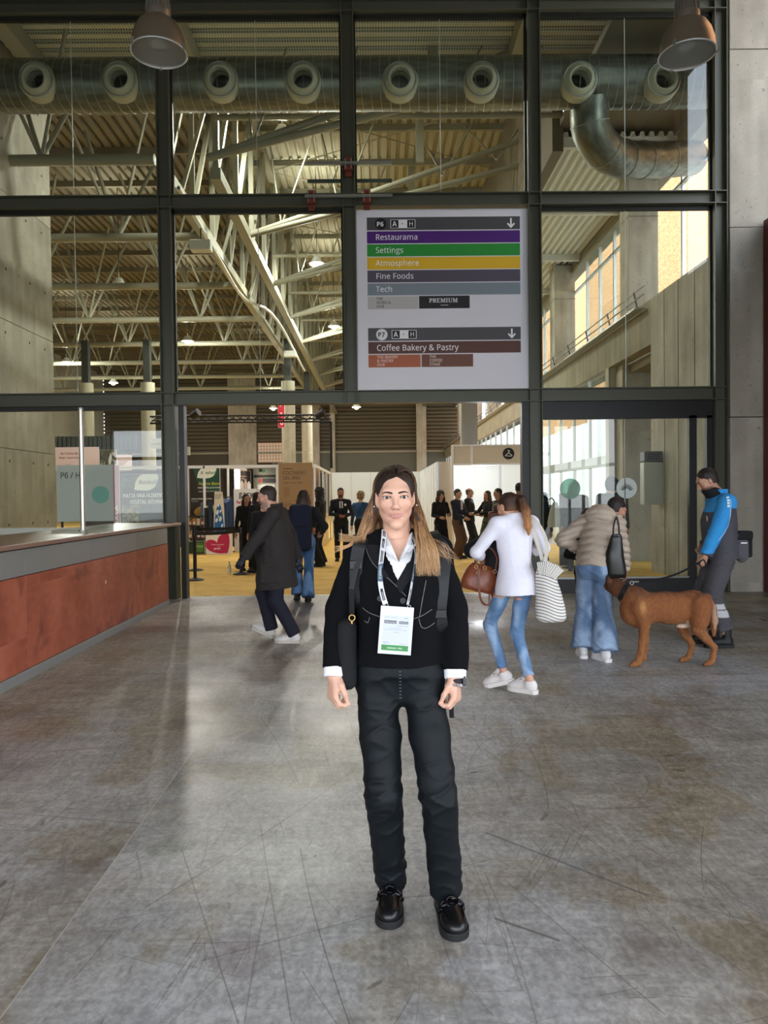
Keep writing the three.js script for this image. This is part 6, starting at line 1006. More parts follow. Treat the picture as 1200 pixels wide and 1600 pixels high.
  const bd = thing('bead_bracelet', 'grey bead bracelet below the wristwatch', 'bracelet'); for (let k = 0; k < 18; k++) { const a = k / 18 * 6.283; part('bead', put(new THREE.SphereGeometry(0.0065, 10, 8).translate(Math.cos(a) * 0.034, 0, Math.sin(a) * 0.032), -0.045), std(k % 3 ? 0x8f8a8c : 0xb9b2ae, 0.3), bd); }
  // lanyard and badge
  const ly = thing('lanyard', 'white printed lanyard around the main woman\'s neck', 'lanyard', [wx, 0, wz]);
  const lt = canvasTex(64, 1024, (g, w, h) => { fillBg(g, w, h, '#f1f1f3'); g.fillStyle = '#5d7484'; g.fillRect(0, 560, w, 210); g.save(); g.translate(20, 740); g.rotate(-Math.PI / 2); txt(g, 'V EVENT', 0, 26, 40, '#e8eef2', 'sans-serif', 'bold'); g.restore(); for (const [y, s] of [[60, 'Alimentaria'], [230, 'Hostelco'], [400, 'Alimentaria'], [850, 'Hostelco']]) { g.fillStyle = '#16161c'; g.fillRect(16, y, 32, 130); g.save(); g.translate(40, y + 124); g.rotate(-Math.PI / 2); txt(g, s, 0, -1, 21, '#e9e9ee', 'sans-serif', 'bold'); g.restore(); } });
  lt.wrapT = THREE.RepeatWrapping; lt.repeat.set(1, 1 / 17);
  const lm = std(0xdadada, 0.6, { map: lt, side: THREE.DoubleSide });
  const lp = [on(600, 936, 0.012), on(596, 922, 0.01), on(593, 905, 0.01), on(593, 885, 0.012), V(...L(595, 868), 0.128), V(...L(597, 852), 0.105), V(...L(599, 838), 0.07), V(...L(600, 828), 0.02)];
  part('band', ribbon(new THREE.CatmullRomCurve3(lp).getPoints(36), t => V(1, 0, -0.25 - t * 0.8), 0.02, 0.0015), lm, ly);
  const lq = [on(633, 937, 0.012), on(637, 920, 0.01), on(641, 900, 0.01), on(645, 880, 0.008), V(...L(647, 862), 0.09), V(...L(643, 845), 0.05), V(...L(640, 835), 0.0)];
  part('band', ribbon(new THREE.CatmullRomCurve3(lq).getPoints(36), t => V(0.5, 0, -1 - t), 0.02, 0.0015), lm, ly);
  const bt = canvasTex(512, 740, (g, w, h) => { fillBg(g, w, h, '#eef0f4'); g.fillStyle = '#f8f9fb'; g.fillRect(0, 0, w, 110); g.fillStyle = '#dfe4f4'; g.fillRect(40, 120, w - 70, 480); g.fillStyle = '#8a8f9a'; g.fillRect(60, 150, 80, 5); g.fillRect(160, 150, 110, 5); g.fillRect(380, 150, 60, 8);
    g.fillStyle = '#17171c'; g.fillRect(56, 205, 205, 48); g.fillRect(300, 210, 150, 40); txt(g, 'Alimentaria', 64, 243, 38, '#f0f0f4', 'sans-serif', 'bold'); txt(g, 'Hostelco', 308, 241, 32, '#f0f0f4', 'sans-serif', 'bold'); g.fillStyle = '#9aa0ac'; for (const [x, y, a] of [[270, 285, 180], [150, 322, 190], [60, 352, 380], [220, 395, 90], [60, 560, 90], [60, 580, 110], [330, 585, 100]]) g.fillRect(x, y, a, 6);
    g.fillStyle = '#3d9a44'; g.fillRect(34, 610, w - 68, 92); txt(g, 'VISITANT / PRO', 130, 672, 34, '#eef6ee', 'sans-serif', 'bold'); });
  const bg = thing('name_badge', 'white visitor badge with green bar hanging on the lanyard', 'badge', [wx, 0, wz]); const pc = on(615, 975, 0.016), e = new THREE.Matrix4().makeRotationFromEuler(new THREE.Euler(-0.05, 0.02, -0.085)).setPosition(pc.x, pc.y, pc.z + 0.008);
  part('holder', new RoundedBoxGeometry(0.12, 0.172, 0.004, 2, 0.0015).applyMatrix4(e), std(0xd6d8db, 0.35), bg); part('card', new THREE.PlaneGeometry(0.112, 0.16).translate(0, -0.001, 0.0028).applyMatrix4(e), std(0xd8d8d8, 0.3, { map: bt }), bg);
  for (const x of [-0.04, 0.042]) part('clip', new THREE.TorusGeometry(0.006, 0.0014, 6, 14).translate(x, 0.088, 0).applyMatrix4(e), M.galv, bg);
  // backpack worn on both shoulders
  const bp = thing('backpack', 'black backpack worn by the main woman with wide shoulder straps', 'backpack', [wx, 0, wz]); { const f = new Sdf(); f.box(V(0.0, 1.17, -0.225), V(0.15, 0.22, 0.085), 0.05); f.box(V(0, 1.1, -0.31), V(0.12, 0.12, 0.03), 0.025, 0.01); part('pack', f.mesh(0.012, lin(0x0d0e10)), M.cloth, bp); }
  const strapM = std(0x0f1113, 0.6);
  for (const [q, us] of [[1, [[683, 846], [692, 862], [692, 880], [689, 905], [686, 930], [684, 955], [688, 985]]], [-1, [[562, 850], [558, 868], [556, 890], [556, 915], [557, 940], [556, 965]]]]) {
    const pts = [V(q * 0.1, 1.36, -0.16), V(q * 0.125, 1.42, -0.1), V(q * 0.125, 1.437, -0.03), ...us.map(([u, v]) => on(u, v, 0.008)), V(q * 0.16, 1.03, -0.05), V(q * 0.14, 1.0, -0.15)]; part('strap', ribbon(new THREE.CatmullRomCurve3(pts).getPoints(50), t => V(1, 0.15 * q, q * -0.35), 0.05, 0.009), strapM, bp);
    const b = on(...(q > 0 ? [684, 957] : [556, 880]), 0.016); part('buckle', bx(-0.024, 0.024, -0.016, 0.016, -0.004, 0.006, 0.003).translate(b.x, b.y, b.z), M.blackGloss, bp); }
  part('strap_end', ribbon([V(0.195, 1.02, -0.06), V(0.2, 0.9, -0.05), V(0.195, 0.8, -0.04), V(0.197, 0.72, -0.035)], V(1, 0, 0.3), 0.018, 0.002), strapM, bp);
  // shoulder bag at her right side with gold fittings
  const sb = thing('shoulder_bag', 'black shoulder bag with gold clasp between arm and jacket', 'bag', [wx, 0, wz]); { const f = new Sdf(); f.box(V(-0.2, 0.99, -0.04), V(0.035, 0.13, 0.13), 0.03); part('bag', f.mesh(0.01, lin(0x0b0b0d)), M.cloth, sb); }
  const gold = std(0xc9a468, 0.25, { metalness: 0.9 }), gx = L(549, 960)[0]; part('strap', ribbon([V(gx, 1.13, 0.05), V(gx, 1.24, 0.09), V(-0.15, 1.36, 0.06), V(-0.14, 1.435, -0.02), V(-0.15, 1.3, -0.12), V(-0.2, 1.1, -0.1)], V(1, 0, 0.3), 0.02, 0.003), M.black, sb);
  part('clasp', merge([new THREE.TorusGeometry(0.011, 0.0028, 8, 20).translate(gx, 1.13, 0.07), bar(V(gx, 1.12, 0.07), V(gx - 0.004, 1.08, 0.07), 0.006), new THREE.TorusGeometry(0.012, 0.003, 8, 20).scale(1.3, 1, 1).translate(gx - 0.006, 1.067, 0.07)]), gold, sb);
}

// ---------- the people around her ----------
const PI = Math.PI;
{ // walking man in the long coat
  const W = person({ label: 'man in a long dark brown coat and white trainers walking left', pos: [-1.05, -8.1], yaw: -PI / 2 - 0.12, H: 1.75, male: true, cell: 0.013, headCell: 0.0055, skin: 0xc99780, gloves: 0x1c1d2c, stubble: 0x8a7a70, brow: 0x4a3a30,
    pose: { lean: 0.1, hip: 0.915, hz: 0.02, headAt: [0, 1.585, 0.17], head: [0.08, 0.12, 0], lw: [0.25, 0.93, 0.36], lp: [0.5, 0, -1], rw: [-0.24, 0.86, -0.12], rp: [-0.5, 0, -1], lf: [0.09, 0, -0.13, 0, 0], rf: [-0.09, 0.04, 0.21, 0, -0.45], lcurl: 0.5 },
    top: { name: 'coat', hem: -0.32, paint: plain(lin(0x2e2a28), 0.2), rows: [[-0.33, 0, 0.075, 0.2, 0.225], [-0.1, 0, 0.06, 0.215, 0.21], [0.12, 0, 0.03, 0.2, 0.18], [0.3, 0, 0.015, 0.185, 0.155], [0.4, 0, 0.0, 0.175, 0.125], [0.47, 0, -0.005, 0.14, 0.09], [0.53, 0, 0.0, 0.085, 0.082]], arm: 0.075, fore: 0.068, cuff: 0.06, sh: 0.07, collar: 0.075, collarW: 1.15, disp: 0.02,
      extra: [f => { f.box(V(0.2, 0.75, 0.1), V(0.012, 0.085, 0.1), 0.01, 0.01); f.box(V(0.205, 0.845, 0.1), V(0.012, 0.025, 0.105), 0.008, 0.008); }] },
    bottom: { col: 0x1a1c2a, thigh: 0.095, knee: 0.078, hem: 0.07, crop: 0 }, shoes: { col: 0xd8d4cc, sole: 0xc9c2b4, laces: true, len: 0.29, w: 0.05 }, hair: { style: 'short', col: 0x30241c, line: -0.03 } });
  part('coat_button', new THREE.CylinderGeometry(0.01, 0.01, 0.006, 12).translate(0.1, 1.36, 0.17), std(0xb9b4a8, 0.4), W.root);
}
{ // person almost hidden behind him
  person({ label: 'person behind the walking man, only boots and trouser legs showing', pos: [-1.88, -12.2], yaw: PI, H: 1.6, cell: 0.022, headCell: 0.012, handCell: 0.012, eyes: false, pose: { lf: [0.1, 0, 0.12, 0.1, 0], rf: [-0.06, 0, -0.05, 0, 0] }, top: { col: 0x1d1c1e, w: 0.85 }, bottom: { col: 0x1c2233, knee: 0.06, hem: 0.055, crop: 0.2 }, shoes: { col: 0xd9c4be, sole: 0xd8d0c8 }, hair: { col: 0x201712 } });
}
{ // woman in the white shirt, seen from behind
  const W = person({ label: 'woman in white shirt and light blue jeans with a ponytail, seen from behind', pos: [1.1, -5.9], yaw: PI + 0.3, H: 1.67, cell: 0.01, headCell: 0.0045, skin: 0xcf9c80, pose: { hx: 0.0, lean: 0.06, headAt: [0.03, 1.475, 0.07], head: [0.3, 0.35, 0.05], lw: [0.15, 1.02, 0.28], rw: [-0.16, 1.05, 0.27], lp: [1, -0.2, -0.5], rp: [-1, -0.2, -0.4], lf: [0.05, 0.035, 0.1, 0.75, 0.3], rf: [-0.06, 0, -0.08, 0.55, 0] },
    top: { name: 'shirt', paint: plain(lin(0xe6e4ee), 0.06), rows: [[-0.13, 0, -0.008, 0.182, 0.16], [0.0, 0, -0.01, 0.168, 0.148], [0.15, 0, -0.005, 0.138, 0.108], [0.3, 0, 0.0, 0.155, 0.115], [0.4, 0, -0.01, 0.165, 0.1], [0.47, 0, -0.015, 0.13, 0.07], [0.52, 0, -0.015, 0.062, 0.058]], arm: 0.06, fore: 0.053, cuff: 0.05, sleeve: 0.4, collar: 0.045, disp: 0.008, sh: 0.06 },
    bottom: { paint: jeans(lin(0x5f7fa4), lin(0x93adca)), thigh: 0.076, knee: 0.054, hem: 0.042, crop: 0.12, bum: true, hip: 0.86, cell: 0.009, disp: 0.006 }, shoes: { col: 0xe0d9d4, sole: 0xe2dcd6, laces: true, len: 0.265, soleH: 0.034 },
    hair: { style: 'pony', col: 0x3a2214, tip: 0xa9713f, len: 0.27, px: -0.012, line: -0.03, cell: 0.0045 } });
  const pk = (x, y, w, h) => { const pts = []; for (let i = 0; i <= 10; i++) { const t = i / 10; pts.push(V(x - w / 2 + w * t, y - Math.sin(t * PI) * h, 0)); } return pts; };
  const seam = new Sdf(); // back seams of the shirt
  for (const q of [-0.07, 0.075]) { const pts = []; for (let k = 0; k <= 12; k++) { const y = 0.83 + k * 0.045; let z = -0.3; while (z < 0.1 && W.topF.ev(q * (1 + (y - 1.1) * 0.5), y, z) > 0) z += 0.002; pts.push(V(q * (1 + (y - 1.1) * 0.5), y, z - 0.001)); } part('seam', tube(pts, 0.002, 4, 30), std(0xf4f2f6, 0.9), W.root); }
  // striped tote
  const st = dataTex(128, (u, v, i, j) => { const k = (hsh(i, j, 1) - 0.5) * 14; return ((v * 8) % 1) < 0.24 ? [92 + k, 90 + k, 94 + k] : [226 + k, 222 + k, 212 + k]; });
  const tb = thing('tote_bag', 'cream tote bag with thin dark stripes on the shoulder of the white-shirted woman', 'bag', [1.34, 0, -5.78]);
  { const f = new Sdf(); f.stack([[0.575, 0.02, 0, 0.085, 0.05], [0.6, 0.015, 0, 0.115, 0.075], [0.75, 0.0, 0, 0.11, 0.085], [0.9, -0.02, 0, 0.085, 0.07], [1.0, -0.035, 0, 0.06, 0.05], [1.06, -0.04, 0, 0.045, 0.035]], 0.02); f.disp = (x, y, z) => 0.009 * (noise3(x * 18, y * 16, z * 18) - 0.5) + 0.006 * Math.sin(x * 60 + y * 9) * sstep(0.85, 1.0, y);
    const g = f.mesh(0.008), p = g.attributes.position, uv = new Float32Array(p.count * 2); for (let i = 0; i < p.count; i++) { uv[2 * i] = p.getX(i) * 3; uv[2 * i + 1] = (p.getY(i) + 0.12 * p.getX(i)) / 0.2 + 0.08 * Math.sin(p.getX(i) * 20); } g.setAttribute('uv', new THREE.BufferAttribute(uv, 2)); part('bag', g, std(0xffffff, 0.9, { map: st }), tb);
    const fl = ribbon([V(-0.1, 1.0, 0.05), V(-0.04, 1.01, 0.075), V(0.02, 0.99, 0.08), V(0.06, 0.95, 0.07)], V(0.2, 1, 0.2), 0.1, 0.006); part('turned_edge', fl, std(0xffffff, 0.9, { map: st }), tb);
    const sm = std(0xd8d2c6, 0.9); for (const dz of [-0.02, 0.04]) part('handle', ribbon(new THREE.CatmullRomCurve3([V(-0.04, 1.03, dz), V(-0.06 + dz, 1.2, dz - 0.03), V(-0.1 + dz, 1.33, -0.06), V(-0.12, 1.4, -0.12), V(-0.09, 1.3, -0.22), V(-0.03, 1.05, -0.04)]).getPoints(24), V(1, 0, 0.4), 0.028, 0.003), sm, tb); }
  // brown handbag
  const hb = thing('handbag', 'tan leather bowling handbag carried by the white-shirted woman', 'bag', [0.84, 0, -6.02]);
  { const f = new Sdf(); f.stack([[0.79, 0, 0, 0.14, 0.07], [0.82, 0, 0, 0.155, 0.085], [0.9, 0, 0, 0.15, 0.08], [0.98, 0, 0, 0.125, 0.055], [1.01, 0, 0, 0.1, 0.03]], 0.02, new THREE.Matrix4().makeTranslation(0, 0.9, 0).multiply(new THREE.Matrix4().makeRotationZ(-0.25)).multiply(new THREE.Matrix4().makeTranslation(0, -0.9, 0))); f.disp = (x, y, z) => 0.006 * (noise3(x * 20, y * 20, z * 20) - 0.5); const bag = part('bag', f.mesh(0.007, plain(lin(0x7c4128), 0.25)), M.leather, hb);
    const lm = std(0x6d371f, 0.45), gd = std(0xb89a6a, 0.3, { metalness: 0.8 }); for (const z of [-0.04, 0.045]) part('handle', tube([V(-0.05, 1.0, z), V(-0.02, 1.1, z), V(0.06, 1.15, z), V(0.12, 1.08, z), V(0.11, 0.96, z)], 0.008, 8, 30), lm, hb);
    part('hanging_strap', ribbon(new THREE.CatmullRomCurve3([V(-0.03, 0.98, 0.085), V(-0.035, 0.85, 0.1), V(-0.01, 0.72, 0.1), V(0.04, 0.69, 0.09), V(0.055, 0.78, 0.08)]).getPoints(20), V(1, 0, 0.2), 0.018, 0.003), lm, hb);
    for (const [x, y] of [[-0.05, 1.0], [0.02, 0.99], [0.1, 0.96], [-0.035, 0.95]]) part('ring', new THREE.TorusGeometry(0.013, 0.003, 6, 16).translate(x, y, 0.075), gd, bag); }
  const cv = thing('folded_coat', 'black coat draped over the arm of the white-shirted woman', 'coat', [0.9, 0, -6.12]); { const f = new Sdf(); f.chain([[V(-0.12, 1.12, 0), 0.07], [V(0.05, 1.2, 0.05), 0.09], [V(0.1, 0.95, 0.05), 0.1], [V(0.08, 0.75, 0.04), 0.05]], 0.05); f.disp = (x, y, z) => 0.016 * (noise3(x * 16, y * 12, z * 16) - 0.4); part('cloth', f.mesh(0.012, lin(0x101012)), M.cloth, cv); }
}
{ // woman in the beige puffer jacket bending over the dog
  const W = person({ label: 'woman in a beige hooded puffer jacket and wide jeans bending towards the dog', pos: [2.06, -7.0], yaw: PI - 0.62, H: 1.66, cell: 0.01, headCell: 0.005, skin: 0xb98468, pose: { lean: 0.44, hip: 0.92, headAt: [-0.1, 1.42, 0.36], head: [0.35, -0.62, 0], lw: [0.18, 1.02, 0.2], lp: [1, 0, -0.9], rw: [-0.16, 0.82, 0.42], rp: [-1, 0, -0.3], lf: [0.13, 0, 0.02, 0.5, 0], rf: [-0.1, 0, -0.03, 0.9, 0] },
    top: { name: 'puffer_jacket', paint: plain(lin(0xb5a594), 0.08), mat: M.clothSmooth, puff: 0.014, pitch: 0.07, rows: [[-0.04, 0, -0.01, 0.17, 0.135], [0.04, 0, -0.01, 0.19, 0.15], [0.18, 0, 0, 0.19, 0.15], [0.32, 0, 0, 0.19, 0.15], [0.42, 0, -0.01, 0.17, 0.13], [0.5, 0, -0.015, 0.09, 0.08]], arm: 0.085, fore: 0.072, cuff: 0.055, sleeve: 0.95, sh: 0.08, extra: [(f, q) => { f.ell(q.tp(0, 0.53, -0.07), 0.14, 0.1, 0.09, 0.03); f.ell(q.tp(0, 0.49, -0.12), 0.12, 0.07, 0.06, 0.03); }] },
    bottom: { paint: jeans(lin(0x60799a), lin(0x93a9c4)), thigh: 0.1, knee: 0.098, hem: 0.125, crop: 0.02, bum: true, hip: 1.05, disp: 0.007 }, shoes: { col: 0xe4e0de, sole: 0xe4e0de, soleH: 0.035, len: 0.27 }, hair: { style: 'short', col: 0x1d1412, line: -0.035 } });
  const gl = new THREE.TorusGeometry(0.021, 0.0022, 6, 20); for (const q of [-1, 1]) part('glasses', gl.clone().translate(q * 0.033, 0.0, 0.09).applyMatrix4(W.HM), std(0x5a1612, 0.4), W.root);
  const tb = thing('tote_bag', 'black tote bag hanging from the shoulder of the beige puffer woman', 'bag', [2.22, 0, -6.86]); { const f = new Sdf(); f.stack([[0.79, 0, 0, 0.09, 0.035], [0.83, 0, 0, 0.095, 0.055], [1.0, -0.015, 0, 0.085, 0.055], [1.17, 0.0, 0, 0.055, 0.03], [1.2, 0, 0, 0.045, 0.022]], 0.01); part('bag', f.mesh(0.009, plain(lin(0x1a1a17), 0.2)), M.leather, tb); for (const q of [-1, 1]) part('handle', tube([V(q * 0.03, 1.17, 0), V(q * 0.02, 1.3, 0), V(0.01, 1.36, -0.02)], 0.008, 6, 16), M.black, tb); }
  const cm = thing('camera', 'small black camera held before the face of the beige puffer woman', 'camera', [2.37, 1.27, -7.2]); part('body', new RoundedBoxGeometry(0.08, 0.07, 0.05, 2, 0.01), M.black, cm); part('lens', new THREE.CylinderGeometry(0.022, 0.022, 0.04, 16).rotateZ(PI / 2).translate(0.05, 0, 0), M.blackGloss, cm);
  person({ label: 'person in black standing hidden behind the beige puffer woman', pos: [2.22, -7.8], yaw: 0.2, H: 1.42, cell: 0.022, headCell: 0.012, eyes: false, noHands: true, pose: { lw: [0.1, 0.9, 0.1], rw: [-0.1, 0.9, 0.1], lf: [0.11, 0, 0.05, 0.4, 0], rf: [-0.13, 0, 0.05, -0.4, 0] }, top: { col: 0x101012, w: 0.8, hem: -0.2 }, bottom: { col: 0x0c0c0e, knee: 0.08, hem: 0.08 }, shoes: { col: 0x151515 }, hair: { style: 'short', col: 0x1d1412 } });
}
{ // security guard
  const blue = lin(0x2f8fd0), grey = lin(0x46454b);
  const W = person({ label: 'security guard in blue and grey jacket holding the dog leash', pos: [3.53, -7.55], yaw: -PI / 2 - 0.12, H: 1.84, male: true, cell: 0.012, headCell: 0.005, skin: 0xb5866c, stubble: 0x2b1d16, brow: 0x21150e, pose: { hip: 0.92, lean: 0.05, headAt: [0.0, 1.695, 0.15], head: [0.42, 0.06, 0], lw: [0.23, 0.93, 0.24], lp: [0.5, 0, -0.9], rw: [-0.12, 1.02, 0.14], lf: [0.1, 0, 0.0, 0.1, 0], rf: [-0.12, 0, 0.06, -0.1, 0], lcurl: 1.0, rcurl: 0.8 },
    top: { name: 'jacket', rows: [[-0.08, 0, 0, 0.19, 0.155], [0.1, 0, 0.01, 0.19, 0.155], [0.28, 0, 0.015, 0.195, 0.16], [0.4, 0, 0, 0.185, 0.135], [0.47, 0, -0.01, 0.15, 0.095], [0.53, 0, -0.01, 0.09, 0.082]], arm: 0.08, fore: 0.068, cuff: 0.06, sh: 0.075, collar: 0.085, collarW: 1.12, disp: 0.009, sleeve: 0.97, paint: (x, y, z) => { const arm = Math.abs(x) > 0.17 || (y < 1.2 && z > 0.16 && x > 0.1), yoke = y > 1.4 - (z > 0.02 ? 0.02 : -0.02), g = 0.94 + 0.12 * noise3(x * 60, y * 60, z * 60); return scalec(yoke ? (z < -0.085 ? grey : blue) : arm && y > 1.0 ? (z > 0.07 - (y < 1.25 ? (1.25 - y) * -0.5 : 0) - 0.07 ? blue : grey) : arm && y > 0.97 && z > 0.12 ? blue : grey, g); } },
    bottom: { paint: (x, y, z) => (y > 0.4 && y < 0.452) || (y > 0.315 && y < 0.385) ? [0.5, 0.5, 0.5] : scalec(lin(0x4a474c), 0.9 + 0.2 * noise3(x * 70, y * 70, z * 70)), thigh: 0.105, knee: 0.088, hem: 0.085, crop: 0.22, disp: 0.008, cell: 0.009 }, shoes: { col: 0x131313, sole: 0x101010, top: 0.22, len: 0.3, w: 0.052, soleH: 0.035 }, hair: { style: 'short', col: 0x1d130e, line: -0.03 } });
  const fr = (x, y) => { let z = 0.4; while (z > 0 && W.topF.ev(x, y, z) > 0) z -= 0.002; return z; };
  part('badge', new THREE.CircleGeometry(0.03, 24).translate(0.1, 1.31, fr(0.1, 1.31) + 0.004), std(0xd9d6d6, 0.6), W.root);
  part('neck_warmer', (() => { const f = new Sdf(); f.stack([[-0.16, 0, -0.02, 0.085, 0.085], [-0.1, 0, 0.0, 0.075, 0.078], [-0.075, 0, 0.01, 0.07, 0.075]], 0.01); return f.mesh(0.006, lin(0x0d0d10)).applyMatrix4(W.HM); })(), M.cloth, W.root);
  { const pts = []; for (let k = 0; k <= 12; k++) { const y = 1.1 + k * 0.034, zz = 0.02 + (y < 1.25 ? (1.25 - y) * 0.75 : 0); let x = 0.42; while (x > 0.05 && W.topF.ev(x, y, zz - 0.01) > 0) x -= 0.002; pts.push(V(x + 0.001, y, zz - 0.01)); } part('reflective_piping', tube(pts, 0.0035, 5, 40), std(0xc9cfd4, 0.4), W.root); }
  for (let k = 0; k < 4; k++) { const y = 1.44 + k * 0.028; let x = 0.42; while (x > 0.05 && W.topF.ev(x, y, 0.03) > 0) x -= 0.002; part('shoulder_mark', bx(-0.002, 0.004, -0.011, 0.011, -0.012, 0.012).translate(x, y, 0.03), std(0xc9dbe6, 0.5), W.root); }
  const pp = thing('belt_pouch', 'grey pouch and black holder on the guard\'s belt', 'pouch', [3.68, 0, -7.44]); { const f = new Sdf(); f.box(V(0, 1.0, 0), V(0.06, 0.1, 0.05), 0.03); f.ell(V(0.0, 0.92, 0.0), 0.05, 0.06, 0.045, 0.03); part('pouch', f.mesh(0.009, lin(0x4c4b50)), M.cloth, pp); const g = new Sdf(); g.box(V(0.02, 1.14, -0.01), V(0.08, 0.045, 0.06), 0.02); g.box(V(0.09, 1.02, -0.06), V(0.035, 0.11, 0.05), 0.025); part('holder', g.mesh(0.009, lin(0x0d0d0f)), M.cloth, pp); part('belt', bx(-0.12, 0.05, 1.12, 1.165, 0.035, 0.045), M.black, pp); part('label', bx(-0.03, 0.03, 1.06, 1.07, 0.05, 0.053), M.white, pp); }
}
// ---------- the dog ----------
{
  const f = new Sdf(), a = (x, y, z) => V(x, y, z);
  f.ell(a(-0.26, 0.51, 0), 0.16, 0.175, 0.115, 0.05); f.ell(a(-0.02, 0.53, 0), 0.24, 0.145, 0.11, 0.06); f.ell(a(0.22, 0.56, 0), 0.15, 0.125, 0.1, 0.06); f.ell(a(0.1, 0.46, 0), 0.2, 0.09, 0.08, 0.06); f.ell(a(-0.37, 0.5, 0), 0.07, 0.11, 0.08, 0.05);
  f.cone(a(-0.3, 0.62, 0), a(-0.44, 0.7, -0.1), 0.1, 0.078, 0.05); f.ell(a(-0.48, 0.725, -0.16), 0.07, 0.066, 0.085, 0.03); f.cone(a(-0.5, 0.71, -0.2), a(-0.55, 0.67, -0.31), 0.05, 0.032, 0.03); f.ell(a(-0.56, 0.675, -0.33), 0.022, 0.018, 0.02, 0.01);
  for (const [x, z] of [[-0.435, -0.12], [-0.515, -0.1]]) f.cone(a(x, 0.76, z), a(x + (x > -0.48 ? 0.02 : -0.02), 0.835, z), 0.03, 0.008, 0.012);
  const leg = (pts, k = 0.02) => f.chain(pts.map(([x, y, z, r]) => [a(x, y, z), r]), k);
  leg([[-0.3, 0.54, 0.07, 0.085], [-0.25, 0.38, 0.085, 0.05], [-0.272, 0.22, 0.085, 0.032], [-0.285, 0.13, 0.085, 0.029], [-0.315, 0.045, 0.085, 0.026]]); leg([[-0.3, 0.04, 0.085, 0.028], [-0.35, 0.026, 0.09, 0.025], [-0.375, 0.02, 0.092, 0.018]], 0.012);
  leg([[-0.26, 0.52, -0.07, 0.08], [-0.19, 0.37, -0.085, 0.048], [-0.18, 0.22, -0.085, 0.031], [-0.185, 0.13, -0.085, 0.028], [-0.205, 0.045, -0.085, 0.025]]); leg([[-0.195, 0.04, -0.085, 0.028], [-0.235, 0.026, -0.085, 0.024], [-0.26, 0.02, -0.085, 0.018]], 0.012);
  leg([[0.27, 0.55, 0.065, 0.11], [0.25, 0.42, 0.085, 0.085], [0.235, 0.34, 0.085, 0.058], [0.31, 0.25, 0.085, 0.038], [0.385, 0.17, 0.085, 0.027], [0.375, 0.09, 0.085, 0.024], [0.36, 0.045, 0.085, 0.024]]); leg([[0.365, 0.04, 0.085, 0.027], [0.33, 0.026, 0.088, 0.024], [0.305, 0.02, 0.09, 0.018]], 0.012);
  leg([[0.24, 0.55, -0.065, 0.1], [0.2, 0.42, -0.085, 0.078], [0.16, 0.34, -0.085, 0.055], [0.2, 0.25, -0.085, 0.037], [0.255, 0.17, -0.085, 0.026], [0.24, 0.09, -0.085, 0.023], [0.215, 0.045, -0.085, 0.023]]); leg([[0.22, 0.04, -0.085, 0.026], [0.185, 0.026, -0.085, 0.023], [0.16, 0.02, -0.085, 0.018]], 0.012);
  f.chain([[a(0.355, 0.61, 0), 0.04], [a(0.405, 0.52, 0.0), 0.035], [a(0.42, 0.4, 0), 0.036], [a(0.415, 0.27, 0.01), 0.016]], 0.02);
  for (const [x, z, o] of [[-0.36, 0.09, 0.012], [-0.245, -0.085, 0.012], [0.315, 0.088, 0.012], [0.17, -0.085, 0.012]]) for (const q of [-1, 0, 1]) f.ell(a(x - 0.016, 0.016, z + q * o), 0.018, 0.014, 0.0075, 0.004);
  f.disp = (x, y, z) => 0.004 * (noise3(x * 45 + y * 10, y * 25, z * 45) - 0.5) + 0.003 * (noise3(x * 120, y * 50, z * 120) - 0.5);
  const rust = lin(0x7f4c27), dark = lin(0x482a17), tan = lin(0xb98450), white = lin(0xd9c2ac), blk = lin(0x1b1310);
  const D = thing('dog', 'rust brown shepherd dog on a leash standing before the guard', 'dog', [2.66, 0, -6.75]);
  part('body', f.mesh(0.007, (x, y, z) => { const n = noise3(x * 30 + y * 6, y * 14, z * 30), g = noise3(x * 170, y * 60, z * 170); let c = mixc(rust, dark, sstep(0.6, 0.72, y + (n - 0.5) * 0.1) * 0.75); c = mixc(c, tan, sstep(0.5, 0.15, y) * 0.35 * n + Math.exp(-(((x + 0.28) / 0.035) ** 2) - (((y - 0.55) / 0.06) ** 2)) * 0.7); c = mixc(c, white, sstep(0.42, 0.375, y + (n - 0.5) * 0.05 + Math.abs(x - 0.17) * 0.25) * (x > 0.03 && x < 0.26 && Math.abs(z) < 0.075 && y > 0.33 ? 1 : 0)); if (x > 0.3 && y > 0.3 && y < 0.6 && Math.abs(z) > 0.03) c = mixc(c, white, 0.3 * sstep(0.33, 0.4, x)); c = mixc(c, blk, sstep(-0.22, -0.3, z) + (y > 0.79 ? 0.6 : 0)); return scalec(c, 0.75 + 0.5 * g); }), M.cloth, D);
  part('eye', new THREE.SphereGeometry(0.011, 12, 10).translate(-0.465, 0.735, -0.235), M.blackGloss, D); part('eye', new THREE.SphereGeometry(0.011, 12, 10).translate(-0.53, 0.735, -0.22), M.blackGloss, D); part('nose', new THREE.SphereGeometry(0.016, 12, 10).translate(-0.565, 0.682, -0.348), M.blackGloss, D);
  const nd = V(-0.14, 0.08, -0.1).normalize(), nc = V(-0.375, 0.663, -0.054), col = thing('dog_collar', 'wide black collar with metal ring on the dog\'s neck', 'collar', [2.66, 0, -6.75]);
  part('band', new THREE.CylinderGeometry(0.096, 0.102, 0.045, 32, 1, true).applyQuaternion(new THREE.Quaternion().setFromUnitVectors(V(0, 1, 0), nd)).translate(nc.x, nc.y, nc.z), std(0x101012, 0.6, { side: THREE.DoubleSide }), col); part('ring', new THREE.TorusGeometry(0.016, 0.004, 8, 18).translate(-0.335, 0.755, 0.0), M.galv, col);
  const h = at(1093, 879, -7.25), le = thing('leash', 'black leash from the dog\'s collar to the guard\'s hand', 'leash'); const c0 = V(2.66 - 0.32, 0.765, -6.75);
